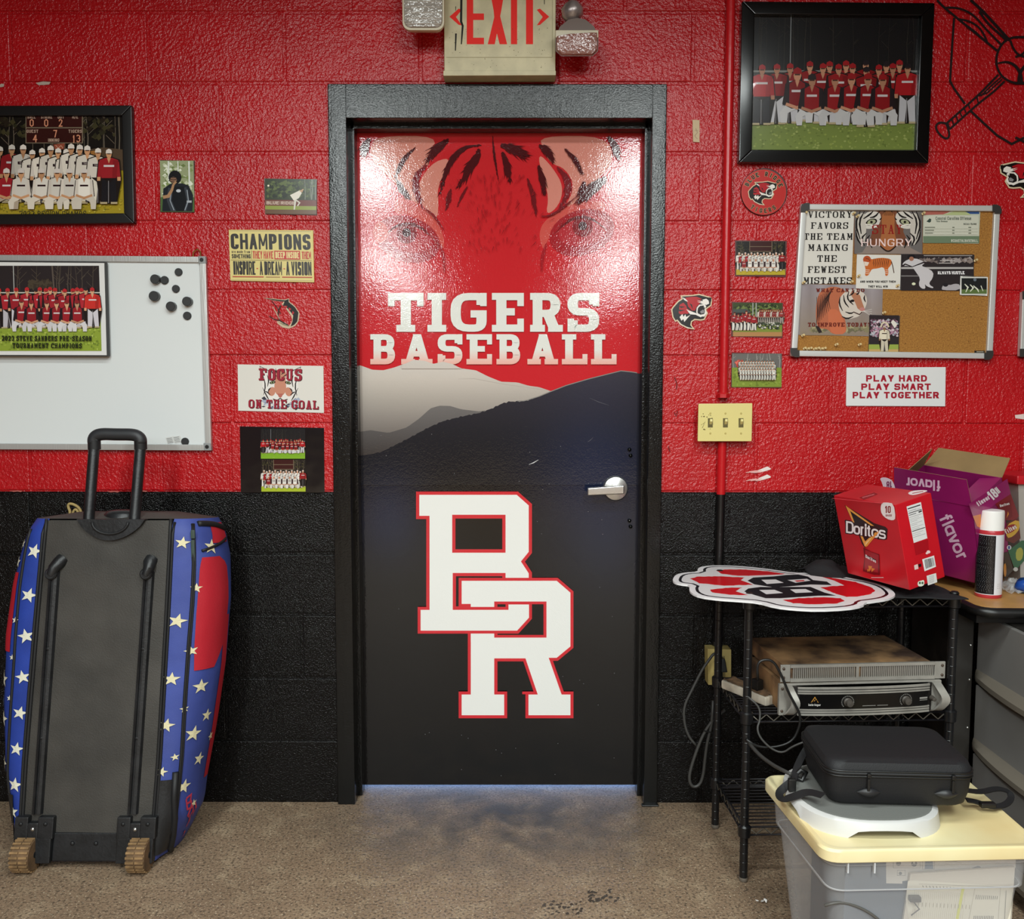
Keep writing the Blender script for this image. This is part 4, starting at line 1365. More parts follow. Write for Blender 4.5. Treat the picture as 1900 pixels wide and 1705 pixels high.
def field_photo(ik):
    ik.rect(1360, 562, 1451, 624, '#3c4a26'); specks(ik, 1360, 562, 1451, 590, 150, ['#5a6b32', '#2a341c', '#6f7f45'], 3, 4)
    ik.poly([(1360, 574), (1384, 573), (1392, 578), (1392, 588), (1360, 590)], '#47514c'); ik.rect(1362, 580, 1390, 596, '#20211e')
    ik.rects([(1396, 562, 1398, 590), (1402, 562, 1404, 590)], '#a0a59c')
    ik.rect(1360, 603, 1451, 616, '#7d8b3a'); ik.rect(1360, 616, 1451, 624, '#b08353')
    for i in range(11): player(ik, 1410 + i * 4, 600, 26, cap='#7c2a26', shirt='#8f3430' if i % 3 else '#c9b9ae', pants='#a39a90', face=False)
    specks(ik, 1405, 596, 1450, 612, 120, ['#55604a', '#2b2f28', '#cfcabf', '#37402f'], 9, 2.4)
    for x, h in ((1363, 34), (1370, 31), (1378, 33), (1385, 37), (1391, 33), (1399, 30)): player(ik, x, 613, h, cap='#5d1a1c', shirt='#9c1f26', pants='#e2ded4', face=False)


small_print('team_photo', [(1358, 560), (1453, 562), (1452, 627), (1357, 624)], 'small photo of red-shirted players near dugout, middle of three by pipe', field_photo)


def pile_photo(ik):
    ik.rect(1358, 656, 1450, 682, '#6b6a66'); trees(ik, 1358, 656, 1450, 682, 9, '#a8a6a0', 2, 1)
    ik.rect(1358, 682, 1450, 718, '#7f9338'); specks(ik, 1358, 684, 1450, 718, 80, ['#93a548', '#6b7d2e'], 2, 3)
    specks(ik, 1363, 665, 1382, 685, 40, ['#c4493c', '#a83a30', '#dc7364'], 4, 4)
    for r_ in range(4):
        for i in range(13): player(ik, 1374 + i * 5 + (r_ % 2) * 2, 690 + r_ * 5, 22, cap='#5a5a52', shirt='#dedbd0', sleeve='#4b4c48', pants='#d5d3c8', face=False)


small_print('team_photo', [(1358, 654), (1451, 656), (1450, 720), (1356, 718)], 'small photo of players massed in a pile, lowest of three above light switches', pile_photo)

# --- yellow sign
t = thing('champions_sign', W(503, 524, WB), 'yellowed tin sign starting CHAMPIONS in black letters, left of the door', 'sign')
q = [(424, 426), (581, 427), (583, 524), (429, 521)]
mb = MB(); slab(mb, q, WB + .001, -.005, .001); mb.build('plate', mat('tin_sign', '#d9c87a', .4), t)
ik = Ink(P(-.0053), xf=lambda x, y: (x + (y - 475) * .035, y + (x - 503) * .010))
ik.rect(426, 428, 580, 521, '#dccb80')
for y in (429, 520): ik.line([(427, y), (579, y)], .8, '#a3926a')
text(ik, 'CHAMPIONS', 429, 577, 434, 463, 6.4, '#231b16', wy=5)
text(ik, 'are made from', 430, 464, 465, 470, .8, '#3b2c20')
text(ik, 'SOMETHING', 430, 465, 472, 480, 1.5, '#231b16')
ik.rects([(466.5, 465, 467.3, 481)], '#5b4a35')
text(ik, 'THEY HAVE', 469, 507, 466, 480, 1.9, '#c0332c')
ik.rect(509, 465, 557, 481, '#c0332c'); text(ik, 'DEEP INSIDE', 511, 555, 467, 479, 1.8, '#e7d795')
text(ik, 'THEM', 560, 577, 466, 480, 1.9, '#c0332c')
ik.rects([(428, 482.5, 578, 483.2)], '#8c7a52')
ik.up(); text(ik, 'INSPIRE', 432, 473, 485, 510, 3.6, '#231b16', wy=3)
text(ik, '-', 474, 478, 485, 510, 1.5, '#c0332c')
text(ik, 'A DREAM', 481, 522, 485, 510, 3.2, '#231b16', wy=3)
text(ik, '-', 524, 528, 485, 510, 1.5, '#c0332c')
text(ik, 'A VISION', 530, 577, 485, 510, 3.2, '#231b16', wy=3)
ik.rects([(430, 513, 488, 514.5), (522, 513, 578, 514.5)], '#c0332c'); ik.rects([(492, 513, 518, 514.6)], '#b58a5a')
ik.build('lettering', mat('tin_print', attr=True, rough=.35), t)

# --- FOCUS poster
def small_tiger(ik, cx, cy, r, orange='#c98a72', white='#e9e4de', seed=1):
    """front view of a tiger's face, r = half the width"""
    X = lambda *p: [(cx + a * r, cy + b * r) for a, b in p]
    ik.poly(smooth_path(X((-1, -.1), (-.85, -.6), (-.7, -.95), (-.5, -.85), (0, -1.0), (.5, -.85), (.7, -.95), (.85, -.6), (1, -.1), (.95, .5), (.5, .95), (0, 1.15), (-.5, .95), (-.95, .5)), 2, True), white)
    ik.poly(smooth_path(X((-.35, -.9), (.35, -.9), (.28, -.3), (.34, .1), (.24, .45), (0, .55), (-.24, .45), (-.34, .1), (-.28, -.3)), 2, True), orange)
    for s_ in (-1, 1):
        ik.poly(smooth_path(X((.3 * s_, .05), (.6 * s_, .1), (.7 * s_, .45), (.45 * s_, .6), (.25 * s_, .4)), 2, True), orange)
        ik.ell(cx + .42 * r * s_, cy - .18 * r, r * .17, r * .085, '#1b1714', 12, .25 * s_)
        ik.ell(cx + .42 * r * s_, cy - .18 * r, r * .11, r * .06, '#8f9a6a', 10, .25 * s_)
        ik.ell(cx + .42 * r * s_, cy - .18 * r, r * .045, r * .045, '#151210', 8)
        for k, (a, b, c) in enumerate((((.92, -.5), (.8, 0), (.9, .5)), ((.72, -.6), (.62, -.3), (.7, .05)), ((.97, .1), (.75, .55), (.6, .8)), ((.25, -.95), (.22, -.75), (.05, -.62)), ((.5, -.85), (.4, -.65), (.15, -.5)), ((.3, -.42), (.45, -.36), (.6, -.28)), ((.5, .1), (.62, .2), (.66, .35)), ((.85, .3), (.7, .35), (.55, .5)))):
            ik.line(smooth_path(X((a[0] * s_, a[1]), (b[0] * s_, b[1]), (c[0] * s_, c[1])), 1), r * .085, '#1d1a1c', taper=[.2, 1, .3])
    ik.poly(X((-.17, .42), (.17, .42), (.08, .6), (0, .66), (-.08, .6)), '#b76a5e')
    ik.line(smooth_path(X((-.4, .72), (-.15, .8), (0, .66), (.15, .8), (.4, .72)), 1), r * .05, '#2a2020')


t = thing('focus_poster', W(521, 766, WB), 'white FOCUS ON THE GOAL poster with tiger face, above the black laminated sheet', 'poster')
q = [(441, 676), (600, 679), (601, 766), (442, 762)]
mb = MB(); slab(mb, q, WB + .001, -.0030); mb.build('sheet', mat('poster_paper', '#dcd8cf', .4), t)
ik = Ink(P(-.0032), xf=lambda x, y: (x, y + (x - 521) * .018))
ik.rect(443, 679, 599, 763, '#dfdbd3')
specks(ik, 484, 735, 560, 762, 90, ['#a9b1c4', '#8c93a8', '#c9cdd8', '#3a3c48'], 4, 4)
small_tiger(ik, 520, 716, 34)
for s_ in (-1, 1): ik.line([(520 + s_ * 22, 688), (520 + s_ * 38, 680), (520 + s_ * 34, 692)], 1.2, '#1d1a1c')
RDD = '#9c2638'
for o_, c_2 in ((1.0, '#3a1218'), (0, RDD)):
    text(ik, 'FOCUS', 481 + o_, 560 + o_, 684 + o_, 706 + o_, 5.2, c_2, wy=3.4, serif=.45)
    text(ik, 'ON THE GOAL', 461 + o_, 591 + o_, 742 + o_, 758 + o_, 3.2, c_2, wy=2.2, serif=.45)
ik.build('print', M_PHOTO, t)

# --- black laminated sheet with two photographs
t = thing('laminated_photo_sheet', W(525, 914, WB), 'black laminated sheet holding two team photos, low beside the door frame', 'photo sheet')
q = [(445, 791), (601, 794), (602, 914), (447, 914)]
M_LAM = mat('laminated_black', '#111012', .16, bump=[(14, .0012, 1)], spec=.6)
mb = MB(); slab(mb, q, WB + .001, -.0030); mb.build('sheet', M_LAM, t)
ik = Ink(P(-.0032)); red_team(ik, 484, 795, 566, 851, 12, .55, '#7fae2a'); ik.build('upper_photo', M_PHOTO, t)
ik = Ink(P(-.0032)); white_team(ik, 485, 853, 567, 912, 13, grass='#a8b82e'); ik.build('lower_photo', M_PHOTO, t)

# --- round sign
t = thing('round_sign', W(1417, 400, WB), 'round red sign with a roaring tiger head, hanging under the large framed photo', 'sign')
c0 = W(1417, 356.5, WB); rad = (W(1460, 356, WB)[0] - W(1374, 356, WB)[0]) / 2
mb = MB(); mb.lathe([(rad, 0), (rad, .004), (rad * .985, .0055), (0, .0055)], c0, (0, -1, 0), 64)
fix_normals(mb.build('disc', mat('round_sign_edge', '#3a1512', .4), t, smooth=True, angle=30))
ik = Ink(P(WB - .0060))
ik.ell(1417, 356.5, 41.5, 42, '#c63630', 64)
ik.ell(1417, 356.5, 39.8, 40.3, '#bf2a28', 64)
arc_text(ik, 'BLUE RIDGE', 1417, 356.5, 34, -65, 68, 8.2, 1.9, '#1f140e', ('#c69a76', .7))
arc_text(ik, 'TIGERS', 1417, 356.5, 34.5, 217, 146, 8, 1.8, '#3a1f16', ('#c08d6c', .7), inward=True)
tiger_head(ik, 1387.5, 335.5, 1442.5, 381.5)
ik.build('emblem_print', M_PHOTO, t)


# --- cut-out tiger emblems
def emblem(q, box, label, flip=False, worn=False):
    t = thing('tiger_emblem', W((box[0] + box[2]) / 2, box[3], WB), label, 'decal')
    ik = Ink(P(-.0035))
    tiger_head(ik, *box, flip=flip, worn=worn)
    o = ik.build('emblem_print', M_PHOTO, t)
    s = MB()
    T = [(455, 575), (700, 562), (850, 542), (1000, 580), (1100, 605), (1125, 660), (1110, 780), (1035, 830), (995, 860), (1035, 935), (960, 1070), (880, 1082), (760, 1070), (700, 1110), (690, 1170), (760, 1262), (600, 1240), (460, 1170), (390, 1090), (350, 1110), (290, 1020), (262, 860), (290, 810), (400, 690), (480, 640)]
    pts = []
    for x, y in T:
        u, v = (x - 260) / 870, (y - 540) / 730
        if flip: u = 1 - u
        pts.append((box[0] + u * (box[2] - box[0]), box[1] + v * (box[3] - box[1])))
    s.prism(pts, lambda x, y: W(x, y, -.0034), lambda x, y: W(x, y, 0))
    fix_normals(s.build('board', mat('emblem_board', '#cdb48c', .5), t))
    return t


emblem(None, (1245, 545, 1322, 612), 'cut-out roaring tiger head facing right, between the door and red pipe')
emblem(None, (1854, 299, 1945, 368), 'cut-out roaring tiger head facing left, right edge above the cork board', flip=True)
# worn, partly painted-over emblem
t = thing('worn_tiger_decal', W(530, 612, WB), 'worn half painted-over tiger decal, under the yellow champions sign', 'decal')
ik = Ink(P(-.0028))


def Q(*pts): return [(480 + x / 7.107, 540 + y / 7.107) for x, y in pts]


ik.poly(Q((60, 90), (210, 100), (340, 115), (400, 95), (405, 140), (480, 200), (530, 270), (540, 300), (525, 400), (480, 460), (400, 495), (320, 480), (250, 430), (240, 400), (270, 395), (330, 430), (400, 460), (440, 400), (430, 330), (380, 260), (340, 200), (300, 170), (330, 140), (200, 125)), '#cdb79a')
ik.poly(Q((80, 92), (210, 108), (345, 122), (395, 105), (395, 145), (475, 210), (525, 285), (510, 400), (470, 445), (420, 470), (445, 400), (455, 320), (400, 250), (350, 200), (320, 190), (340, 140), (200, 122)), '#14120f')
for p in (((345, 190), (355, 240), (380, 200)), ((395, 215), (400, 275), (430, 235)), ((445, 260), (440, 320), (470, 285)), ((430, 340), (410, 390), (445, 380))): ik.poly(Q(*p), '#b72028')
ik.line(Q((290, 190), (260, 260), (255, 330), (280, 390), (380, 450)), 2.2, '#2a2118'); ik.line(Q((140, 330), (200, 370), (300, 400), (390, 450)), 1.6, '#2a2118')
for i in range(7): ik.line(Q((180 + i * 8, 200 + i * 15), (240 + i * 6, 290 + i * 14)), .8, '#c0a48c')
ik.line(Q((170, 130), (240, 210), (290, 300)), 1.4, '#3a1512')
for i in range(5): ik.line(Q((260 + i * 20, 410 + i * 6), (330 + i * 18, 450 + i * 5)), .9, '#8c8468')
ik.build('decal_print', M_PHOTO, t)

# --- strip of old tape
mb = MB(); slab(mb, [(1285, 222), (1298, 223), (1298, 264), (1286, 263)], WB + .001, -.0035)
o = mb.build('paper_strip', mat('old_masking_tape', '#cdb795', .7), None)
tag(o, 'small cream paper strip stuck on red blocks right of door frame', 'tape')
ik = Ink(P(-.0037)); ik.line([(1291, 238), (1294, 246), (1289, 252), (1294, 258)], 1.2, '#a38a6c'); ik.line([(1289, 242), (1295, 242)], .8, '#a38a6c'); ik.build('scribble', M_PRINT, o)

# --- PLAY HARD sign
t = thing('slogan_sign', W(1662, 754, WB), 'white PLAY HARD PLAY SMART PLAY TOGETHER sign under the cork board', 'sign')
mb = MB(); slab(mb, [(1571, 682), (1755, 681), (1754, 754), (1570, 753)], WB + .001, -.0055, .0008); mb.build('plate', mat('white_sign_board', '#dfe0df', .35), t)
ik = Ink(P(-.0058))
for s_, a, b2, y in (('PLAY HARD', 1607, 1720, 696), ('PLAY SMART', 1598, 1727, 711.5), ('PLAY TOGETHER', 1582, 1742, 727)):
    text(ik, s_, a, b2, y, y + 12, 3.4, '#a3152c', wy=2.9)
ik.build('lettering', M_PRINT, t)

# --- whiteboard
q = [(-170, 471), (381, 476), (392, 836), (-170, 833)]
t = thing('whiteboard', W(100, 835, WB), 'large aluminium framed whiteboard with round black magnets, left wall', 'whiteboard')
board_sides(t, q, -.017, 11, WB, M_ALU, 'frame_rail', .0015)
mb = MB(); slab(mb, inset_q(q, 9), WB, -.0095); mb.build('writing_surface', mat('whiteboard_enamel', '#dfe3e3', .12, bump=[(2.2, .002, 1)], spec=.5), t)
for x, y in ((374, 482), (384, 829)):
    mb = MB(); slab(mb, [(x - 7, y - 7), (x + 7, y - 7), (x + 8, y + 7), (x - 6, y + 7)], WB, -.0185, .002)
    c = fix_normals(mb.build('corner_cap', mat('grey_cap', '#8f9191', .4), t, smooth=True, angle=35))
    p = W(x, y, -.0186); mb = MB(); mb.lathe([(.006, 0), (.006, .0008), (0, .0008)], p, (0, -1, 0), 16); mb.build('screw_hole', M_BPLAS, c)
mb = MB(); mb.tube([W(358, 476, -.008), W(359, 468, -.010), W(366, 462, -.010), W(372, 467, -.010), W(372, 476, -.008)], .0022, 6)
mb.build('hanging_hook', mat('brass', '#b08d4c', .35, metal=.9), t)
M_MAG = mat('black_magnet', '#2b2c2d', .4)
mags = [(291, 519, 8.5, 'black magnet, upper of the overlapping left pair on whiteboard'), (306, 520, 7.5, 'black magnet touching the right side of the overlapping pair on whiteboard'), (332, 505, 7, 'topmost black magnet on the whiteboard'),
        (327, 536, 7, 'black magnet in the middle of whiteboard group'), (289, 550, 9, 'thick black magnet at lower left of whiteboard group'), (350, 560, 8.5, 'thick black magnet at right of whiteboard group'),
        (320, 569, 8.5, 'thick black magnet at bottom centre of whiteboard group'), (348, 586, 7.5, 'lowest black magnet of the whiteboard group'), (344, 819, 7, 'black magnet holding paper slip near whiteboard bottom corner')]
for x, y, r_, lb in mags:
    rr = r_ / 600
    hgt = .018 if r_ > 8 else .006
    mb = MB(); mb.lathe([(rr, 0), (rr, hgt - .0012), (rr - .0012, hgt), (0, hgt)], W(x, y, -.0095), (0, -1, .0), 28)
    o = fix_normals(mb.build('magnet', M_MAG, None, smooth=True, angle=35)); tag(o, lb, 'magnet', 'magnets on the whiteboard')
for i, qq in enumerate(([(307, 812), (322, 809), (325, 820), (311, 823)], [(320, 810), (334, 808), (340, 820), (325, 823)])):
    mb = MB(); slab(mb, qq, -.0095, -.0102 - .0004 * i)
    o = tag(mb.build('paper_slip', mat('slip_paper', '#cfd0cd', .6)), ['small printed paper slip, left one by the low whiteboard magnet', 'small printed paper slip tucked under the low whiteboard magnet'][i], 'paper')
    ik = Ink(P(-.0106 - .0004 * i))
    for k in range(4):
        a, b2 = qq[0], qq[3]
        ik.line([(a[0] + 2 + k * .8, a[1] + 2 + k * 2.7), (a[0] + 12 + k * .8, a[1] + .6 + k * 2.7)], .9, '#77787a')
    ik.build('lines', M_PRINT, o)

# --- mounted team photo on the whiteboard
q = [(-170, 483), (195, 486), (200, 661), (-170, 660)]
t = thing('mounted_team_photo', W(60, 661, -.01), 'white bordered tournament champions team photo mounted on the whiteboard', 'picture')
mb = MB(); slab(mb, q, -.0176, -.036, .0012); mb.build('backing_block', mat('dark_board_edge', '#2c2a2a', .5), t)
ik = Ink(P(-.0363))
ik.poly([(-168, 485), (193.5, 488), (198, 659), (-168, 658)][::-1], '#e3e2e0')
ik.xf = lambda x, y: (x + (y - 570) * .03, y)
x0, x1, y0, y1 = -150, 186, 493, 651
g_ = 613
ik.rect(x0, y0, x1, 610, '#292223'); trees(ik, x0, y0, x1, 560, 18, '#544a40', 21, 1.6); ik.line([(27, 493), (27, 545)], 1.5, '#b8b8b4'); ik.line([(99, 493), (101, 535)], 3, '#5b5048')
specks(ik, 50, 515, 100, 540, 90, ['#3a3128', '#4a4032'], 5, 5)
ik.rect(x0, 590, x1, y1, '#8fa23a'); specks(ik, x0, 600, x1, y1, 500, ['#a2b548', '#7c8f30', '#b5c25c', '#6f8330'], 22, 3)
ik.rects([(x0, 542, x1, 544)], '#c9c9bd')
for i, x in enumerate((-130, -110, -90, -70, -50, -30)): player(ik, x, 606, 66, cap='#b0282c', shirt='#a3222a', sleeve='#2a171a', pants='#cdc8cb')
for i, (x, y) in enumerate(((-1, 538), (15, 538), (31, 536), (51, 534), (68, 538), (75, 534), (86, 538), (94, 533), (103, 537), (118, 533), (121, 541), (136, 539), (144, 535), (152, 538), (160, 532), (172, 535))):
    c_ = i in (0, 15)
    player(ik, x, 608 + (y - 536) * .4, 74, cap='#b8282d' if i % 5 != 4 else '#2b2427', shirt='#cf332c' if c_ else '#ab2630', sleeve=None if c_ else '#2b191d', pants='#1b181c' if i == 0 else '#d3cdd4', skin='#d5a07c')
for x in (40, 58, 87, 105, 124, 143): player(ik, x, 615, 84 if x > 41 else 88, cap='#8f2328', shirt='#a0222b', sleeve='#26181d', pants='#dcd8da', kneel=True, skin='#d5a07c')
ik.xf = lambda x, y: (x, y + (x - 80) * .004)
text(ik, '2023 STEVE SANDERS PRE-SEASON', 3, 170, 623, 632.5, 1.9, '#1d2612', serif=.3, sharp=True)
text(ik, 'TOURNAMENT CHAMPIONS', 23, 152, 636.5, 646, 1.9, '#1d2612', serif=.3, sharp=True)
ik.build('photo_print', M_PHOTO, t)

# --- cork board
q = [(1487, 378), (1857, 381), (1842, 666), (1468, 661)]
t = thing('cork_board', W(1660, 666, WB), 'cork board in silver frame with rounded black corners, covered in pinned prints', 'notice board')
board_sides(t, q, -.020, 11, WB, mat('silver_board_frame', '#cfcfcc', .35, metal=.3), 'frame_rail', .003)
M_CORK = mat('cork', '#b07c36', .85, bump=[(500, .0006, 3)], vary=(240, 1.0), col2='#8b5a22')
mb = MB(); slab(mb, inset_q(q, 9), WB, -.010); mb.build('cork_sheet', M_CORK, t)
for (x, y), sx, sy in (((1487, 378), 1, 1), ((1857, 381), -1, 1), ((1842, 666), -1, -1), ((1468, 661), 1, -1)):
    x -= sx * 1.5; y -= sy * 1.5
    pts = [(x + sx * 17, y), (x + sx * 17, y + sy * 13), (x + sx * 13, y + sy * 13), (x + sx * 13, y + sy * 17), (x, y + sy * 17), (x, y + sy * 9), (x + sx * 2.6, y + sy * 2.6), (x + sx * 9, y)]
    mb = MB(); mb.prism(pts, lambda a, b_: W(a, b_, -.023), lambda a, b_: W(a, b_, WB)); fix_normals(mb.build('corner_cap', mat('dark_corner', '#2e2b29', .45), t))
ik = Ink(P(-.0104)); ik.rect(1808, 650.5, 1827, 655, '#231d18'); ik.rects([(1812, 652, 1825, 653.2)], '#b8ae9a'); ik.build('maker_label', M_PRINT, t)
rn = random.Random(3)
ik = Ink(P(-.0103))
specks(ik, 1480, 395, 1835, 655, 90, ['#5e3c18', '#4b2e12'], 8, 1.1)
ik.build('pin_holes', M_PRINT, t)['kind'] = 'stuff'


def paper(name, q, label, fn, Y, cat='poster', base='#d8d4cb'):
    t = thing(name, W((q[0][0] + q[2][0]) / 2, q[2][1], -.01), label, cat)
    mb = MB(); slab(mb, q, Y + .0006, Y); mb.build('sheet', mat('paper_' + base, base, .5), t)
    ik = Ink(P(Y - .0002)); fn(ik); ik.build('print', M_PHOTO, t)
    return t


def G7(*pts): return [(1470 + x / 6.09, 380 + y / 6.09) for x, y in pts]


def f_victory(ik):
    ik.xf = lambda x, y: (x + (y - 459) * -.022 + .0, y)
    for i, (s_, a, b2) in enumerate((('VICTORY', 1498, 1580), ('FAVORS', 1504, 1573), ('THE TEAM', 1491, 1582), ('MAKING', 1499, 1573), ('THE', 1517, 1553), ('FEWEST', 1500, 1571), ('MISTAKES', 1492, 1582))):
        y = 392 + i * 20.4
        text(ik, s_, a, b2, y, y + 12, 2.6, '#1c1b1a', wy=1.2, serif=.5)


paper('victory_poster', [(1491, 389), (1585, 392), (1580, 526), (1487, 527)], 'white sheet reading VICTORY FAVORS THE TEAM, upper left of cork board', f_victory, -.0120)


def f_hungry(ik):
    ik.rect(1586, 392, 1711, 471, '#7a4a34')
    ik.rect(1586, 455, 1711, 471, '#8f8078')
    ik.poly([(1586, 392), (1612, 392), (1622, 420), (1612, 450), (1600, 468), (1586, 471)], '#6f6a68')
    ik.poly([(1680, 392), (1711, 392), (1711, 471), (1690, 460), (1676, 430)], '#6f6a68')
    X = lambda a, b: (1648 + a, 430 + b)
    for s_ in (-1, 1):
        ik.poly(smooth_path([X(s_ * 12, -38), X(s_ * 44, -38), X(s_ * 52, -10), X(s_ * 36, -4), X(s_ * 16, -10)], 2, True), '#d5cfc6')
        ik.poly(smooth_path([X(s_ * 42, -38), X(s_ * 60, -30), X(s_ * 60, 10), X(s_ * 46, 30), X(s_ * 40, 0)], 2, True), '#c9c2b8')
        for k, p in enumerate((((16, -38), (24, -28), (34, -26)), ((28, -38), (34, -32), (46, -24)), ((44, -38), (54, -20), (50, 4)), ((52, -38), (61, -14), (52, 14)), ((40, 2), (50, 12), (44, 26)), ((34, 6), (42, 16), (38, 28)), ((6, -38), (9, -28), (16, -22)), ((30, 12), (34, 20), (30, 30)), ((60, -4), (58, 12), (50, 24)))):
            ik.line(smooth_path([X(s_ * a, b) for a, b in p], 1), 4.2, '#171313', taper=[.3, 1, .4])
        ik.ell(*X(s_ * 31, -18), 11, 6, '#1a1512', 14, .3 * s_); ik.ell(*X(s_ * 31, -18), 8, 4.6, '#a9ab8b', 12, .3 * s_); ik.ell(*X(s_ * 31, -18), 2.6, 2.6, '#15120f', 8)
        ik.line([X(s_ * 20, -8), X(s_ * 26, -12), X(s_ * 42, -14)], 1.8, '#efe9df')
    ik.poly(smooth_path([X(-13, -38), X(13, -38), X(11, 0), X(17, 22), X(9, 34), X(-9, 34), X(-17, 22), X(-11, 0)], 2, True), '#a9683e')
    for k in range(7): ik.line([X(-8 + k * 2.6, -38), X(-7 + k * 2.4, -30)], 1, '#4a2a18')
    ik.line(smooth_path([X(-15, 26), X(-4, 36), X(4, 36), X(15, 26)], 2), 2.6, '#2a1a14')
    text(ik, 'STAY', 1618, 1674, 417, 434, 2.9, '#8e1f1c', wy=1.5, serif=.45)
    text(ik, 'HUNGRY', 1598, 1692, 443, 457, 2.4, '#eed3d0', wy=1.6)


paper('stay_hungry_poster', [(1585, 391), (1713, 393), (1712, 472), (1584, 470)], 'close-up tiger eyes poster reading STAY HUNGRY on the cork board', f_hungry, -.0122, base='#6a4a3a')


def f_stats(ik):
    ik.rect(1713, 390, 1817, 451, '#c3c8b6')
    ik.poly([(1713, 390), (1770, 390), (1750, 398), (1716, 399)], '#b0655a'); ik.poly([(1748, 399), (1775, 391), (1790, 391), (1802, 399)], '#b4bf8a'); ik.poly([(1786, 390), (1817, 390), (1817, 397), (1800, 397)], '#35558c')
    ik.rect(1715, 400, 1815, 437, '#cfd0c0'); ik.rect(1713, 438, 1817, 451, '#6f8268')
    ik.poly([(1719, 411), (1725, 405), (1728, 407), (1727, 412), (1724, 413)], '#3b4a44')
    text(ik, 'Coastal Carolina Offense', 1736, 1802, 402, 408, .9, '#4d564c'); text(ik, 'This Season', 1737, 1758, 409, 412, .6, '#6c7468')
    text(ik, 'NCAA RANK', 1788, 1812, 414, 417, .6, '#5a5f55')
    for i in range(3):
        y = 421 + i * 5.3
        ik.rects([(1716, y, 1735 - i * 2, y + 1.4), (1767, y, 1771, y + 1.6), (1797, y, 1802, y + 1.6)], '#7a8072'); ik.rects([(1715, y + 3.4, 1814, y + 3.7)], '#adb09f')
    text(ik, '#COASTALBASEBALL', 1765, 1815, 444, 449, .9, '#d9dccc', lean=-.15)


paper('statistics_sheet', [(1712, 389), (1819, 391), (1816, 452), (1712, 450)], 'green and cream statistics sheet at upper right of cork board', f_stats, -.0121, base='#b9bda8')


def f_walk(ik):
    O = '#c96a30'
    ik.poly(smooth_path(G7((880, 620), (1000, 595), (1110, 610), (1130, 650), (1110, 690), (1080, 720), (1090, 760), (1080, 800), (1050, 805), (1050, 750), (1030, 700), (960, 720), (900, 725), (880, 760), (860, 800), (820, 805), (830, 740), (820, 690), (805, 640), (830, 585), (870, 590)), 1, True), O)
    ik.ell(1470 + 845 / 6.09, 380 + 620 / 6.09, 7.5, 7.5, '#b8522a', 12)
    ik.poly(G7((810, 640), (870, 650), (850, 690), (820, 690)), '#e8d5c4')
    for i in range(9): ik.line(G7((925 + i * 21, 605), (915 + i * 21, 660), (925 + i * 19, 705)), 1.1, '#3a2016', taper=[.6, 1, .3])
    for y in (735, 755, 775): ik.line(G7((830, y), (875, y + 4)), .9, '#f0dccb'); ik.line(G7((1052, y), (1088, y + 3)), .9, '#f0dccb')
    ik.line(G7((1120, 640), (1135, 690), (1150, 770)), 1.6, '#50382a')
    for p in ((830, 600), (850, 605), (865, 620)): ik.line(G7(p, (p[0] + 14, p[1] + 10)), .9, '#2b1a14')
    text(ik, 'AND WHEN YOU MEET THEM', 1596, 1662, 520.5, 524.5, 1, '#2a2726'); text(ik, 'THEY WILL WIN', 1611, 1647, 529.5, 533.5, 1, '#2a2726')
    for x, y in ((1594, 512), (1664, 530)): ik.ell(x, y, 2.2, 2.2, '#b9ada0', 8)


paper('walking_tiger_print', [(1590, 472), (1672, 473), (1670, 537), (1588, 535)], 'white card with a full striped orange tiger standing, centre of cork board', f_walk, -.0130, base='#dedad2')


def G8(*pts): return [(1660 + x / 6.09, 380 + y / 6.09) for x, y in pts]


def f_hustle(ik):
    ik.rect(1672, 472, 1807, 539, '#2b2527')
    specks(ik, 1700, 474, 1806, 492, 60, ['#6e625f', '#8a7c76', '#3d3537', '#a39a98'], 6, 6)
    ik.rects([(1672, 495.5, 1806, 499)], '#b9b5b3'); ik.rects([(1672, 511, 1712, 513)], '#7f7b7b')
    ik.poly(smooth_path(G8((90, 660), (140, 620), (230, 600), (330, 640), (340, 660), (300, 690), (360, 710), (440, 760), (430, 830), (390, 880), (400, 910), (440, 930), (430, 945), (360, 920), (340, 890), (350, 950), (300, 945), (270, 900), (290, 830), (240, 760), (200, 700), (150, 690), (90, 690)), 1, True), '#cdc9cc')
    ik.poly(G8((140, 600), (160, 565), (215, 560), (240, 590), (215, 600)), '#15151a'); ik.ell(1660 + 190 / 6.09, 380 + 610 / 6.09, 4.5, 4.2, '#a3705a', 10)
    ik.line(G8((75, 700), (120, 670), (200, 700), (330, 650), (420, 660)), 3.5, '#2a2124', taper=[1, .7, .4, .8, .5])
    ik.ell(1660 + 215 / 6.09, 380 + 893 / 6.09, 3.6, 2.6, '#e2e6c4', 10)
    ik.poly(smooth_path(G8((530, 940), (560, 890), (620, 910), (680, 890), (740, 900), (740, 965), (540, 965)), 1, True), '#b3aeb2'); ik.ell(1660 + 575 / 6.09, 380 + 905 / 6.09, 5, 3.4, '#201d22', 10)
    text(ik, 'ALWAYS HUSTLE', 1740, 1790, 503, 509, 1.6, '#f0eef0', lean=-.15)
    ik.rects([(1714, 473.5, 1804, 475)], '#a39c9b'); ik.rects([(1744, 483, 1772, 484.3), (1742, 487.5, 1772, 488.8)], '#c9c2c0')


paper('hustle_poster', [(1671, 471), (1808, 473), (1805, 540), (1669, 538)], 'dark poster of stooping baseball player reading ALWAYS HUSTLE', f_hustle, -.0125, base='#3a3436')


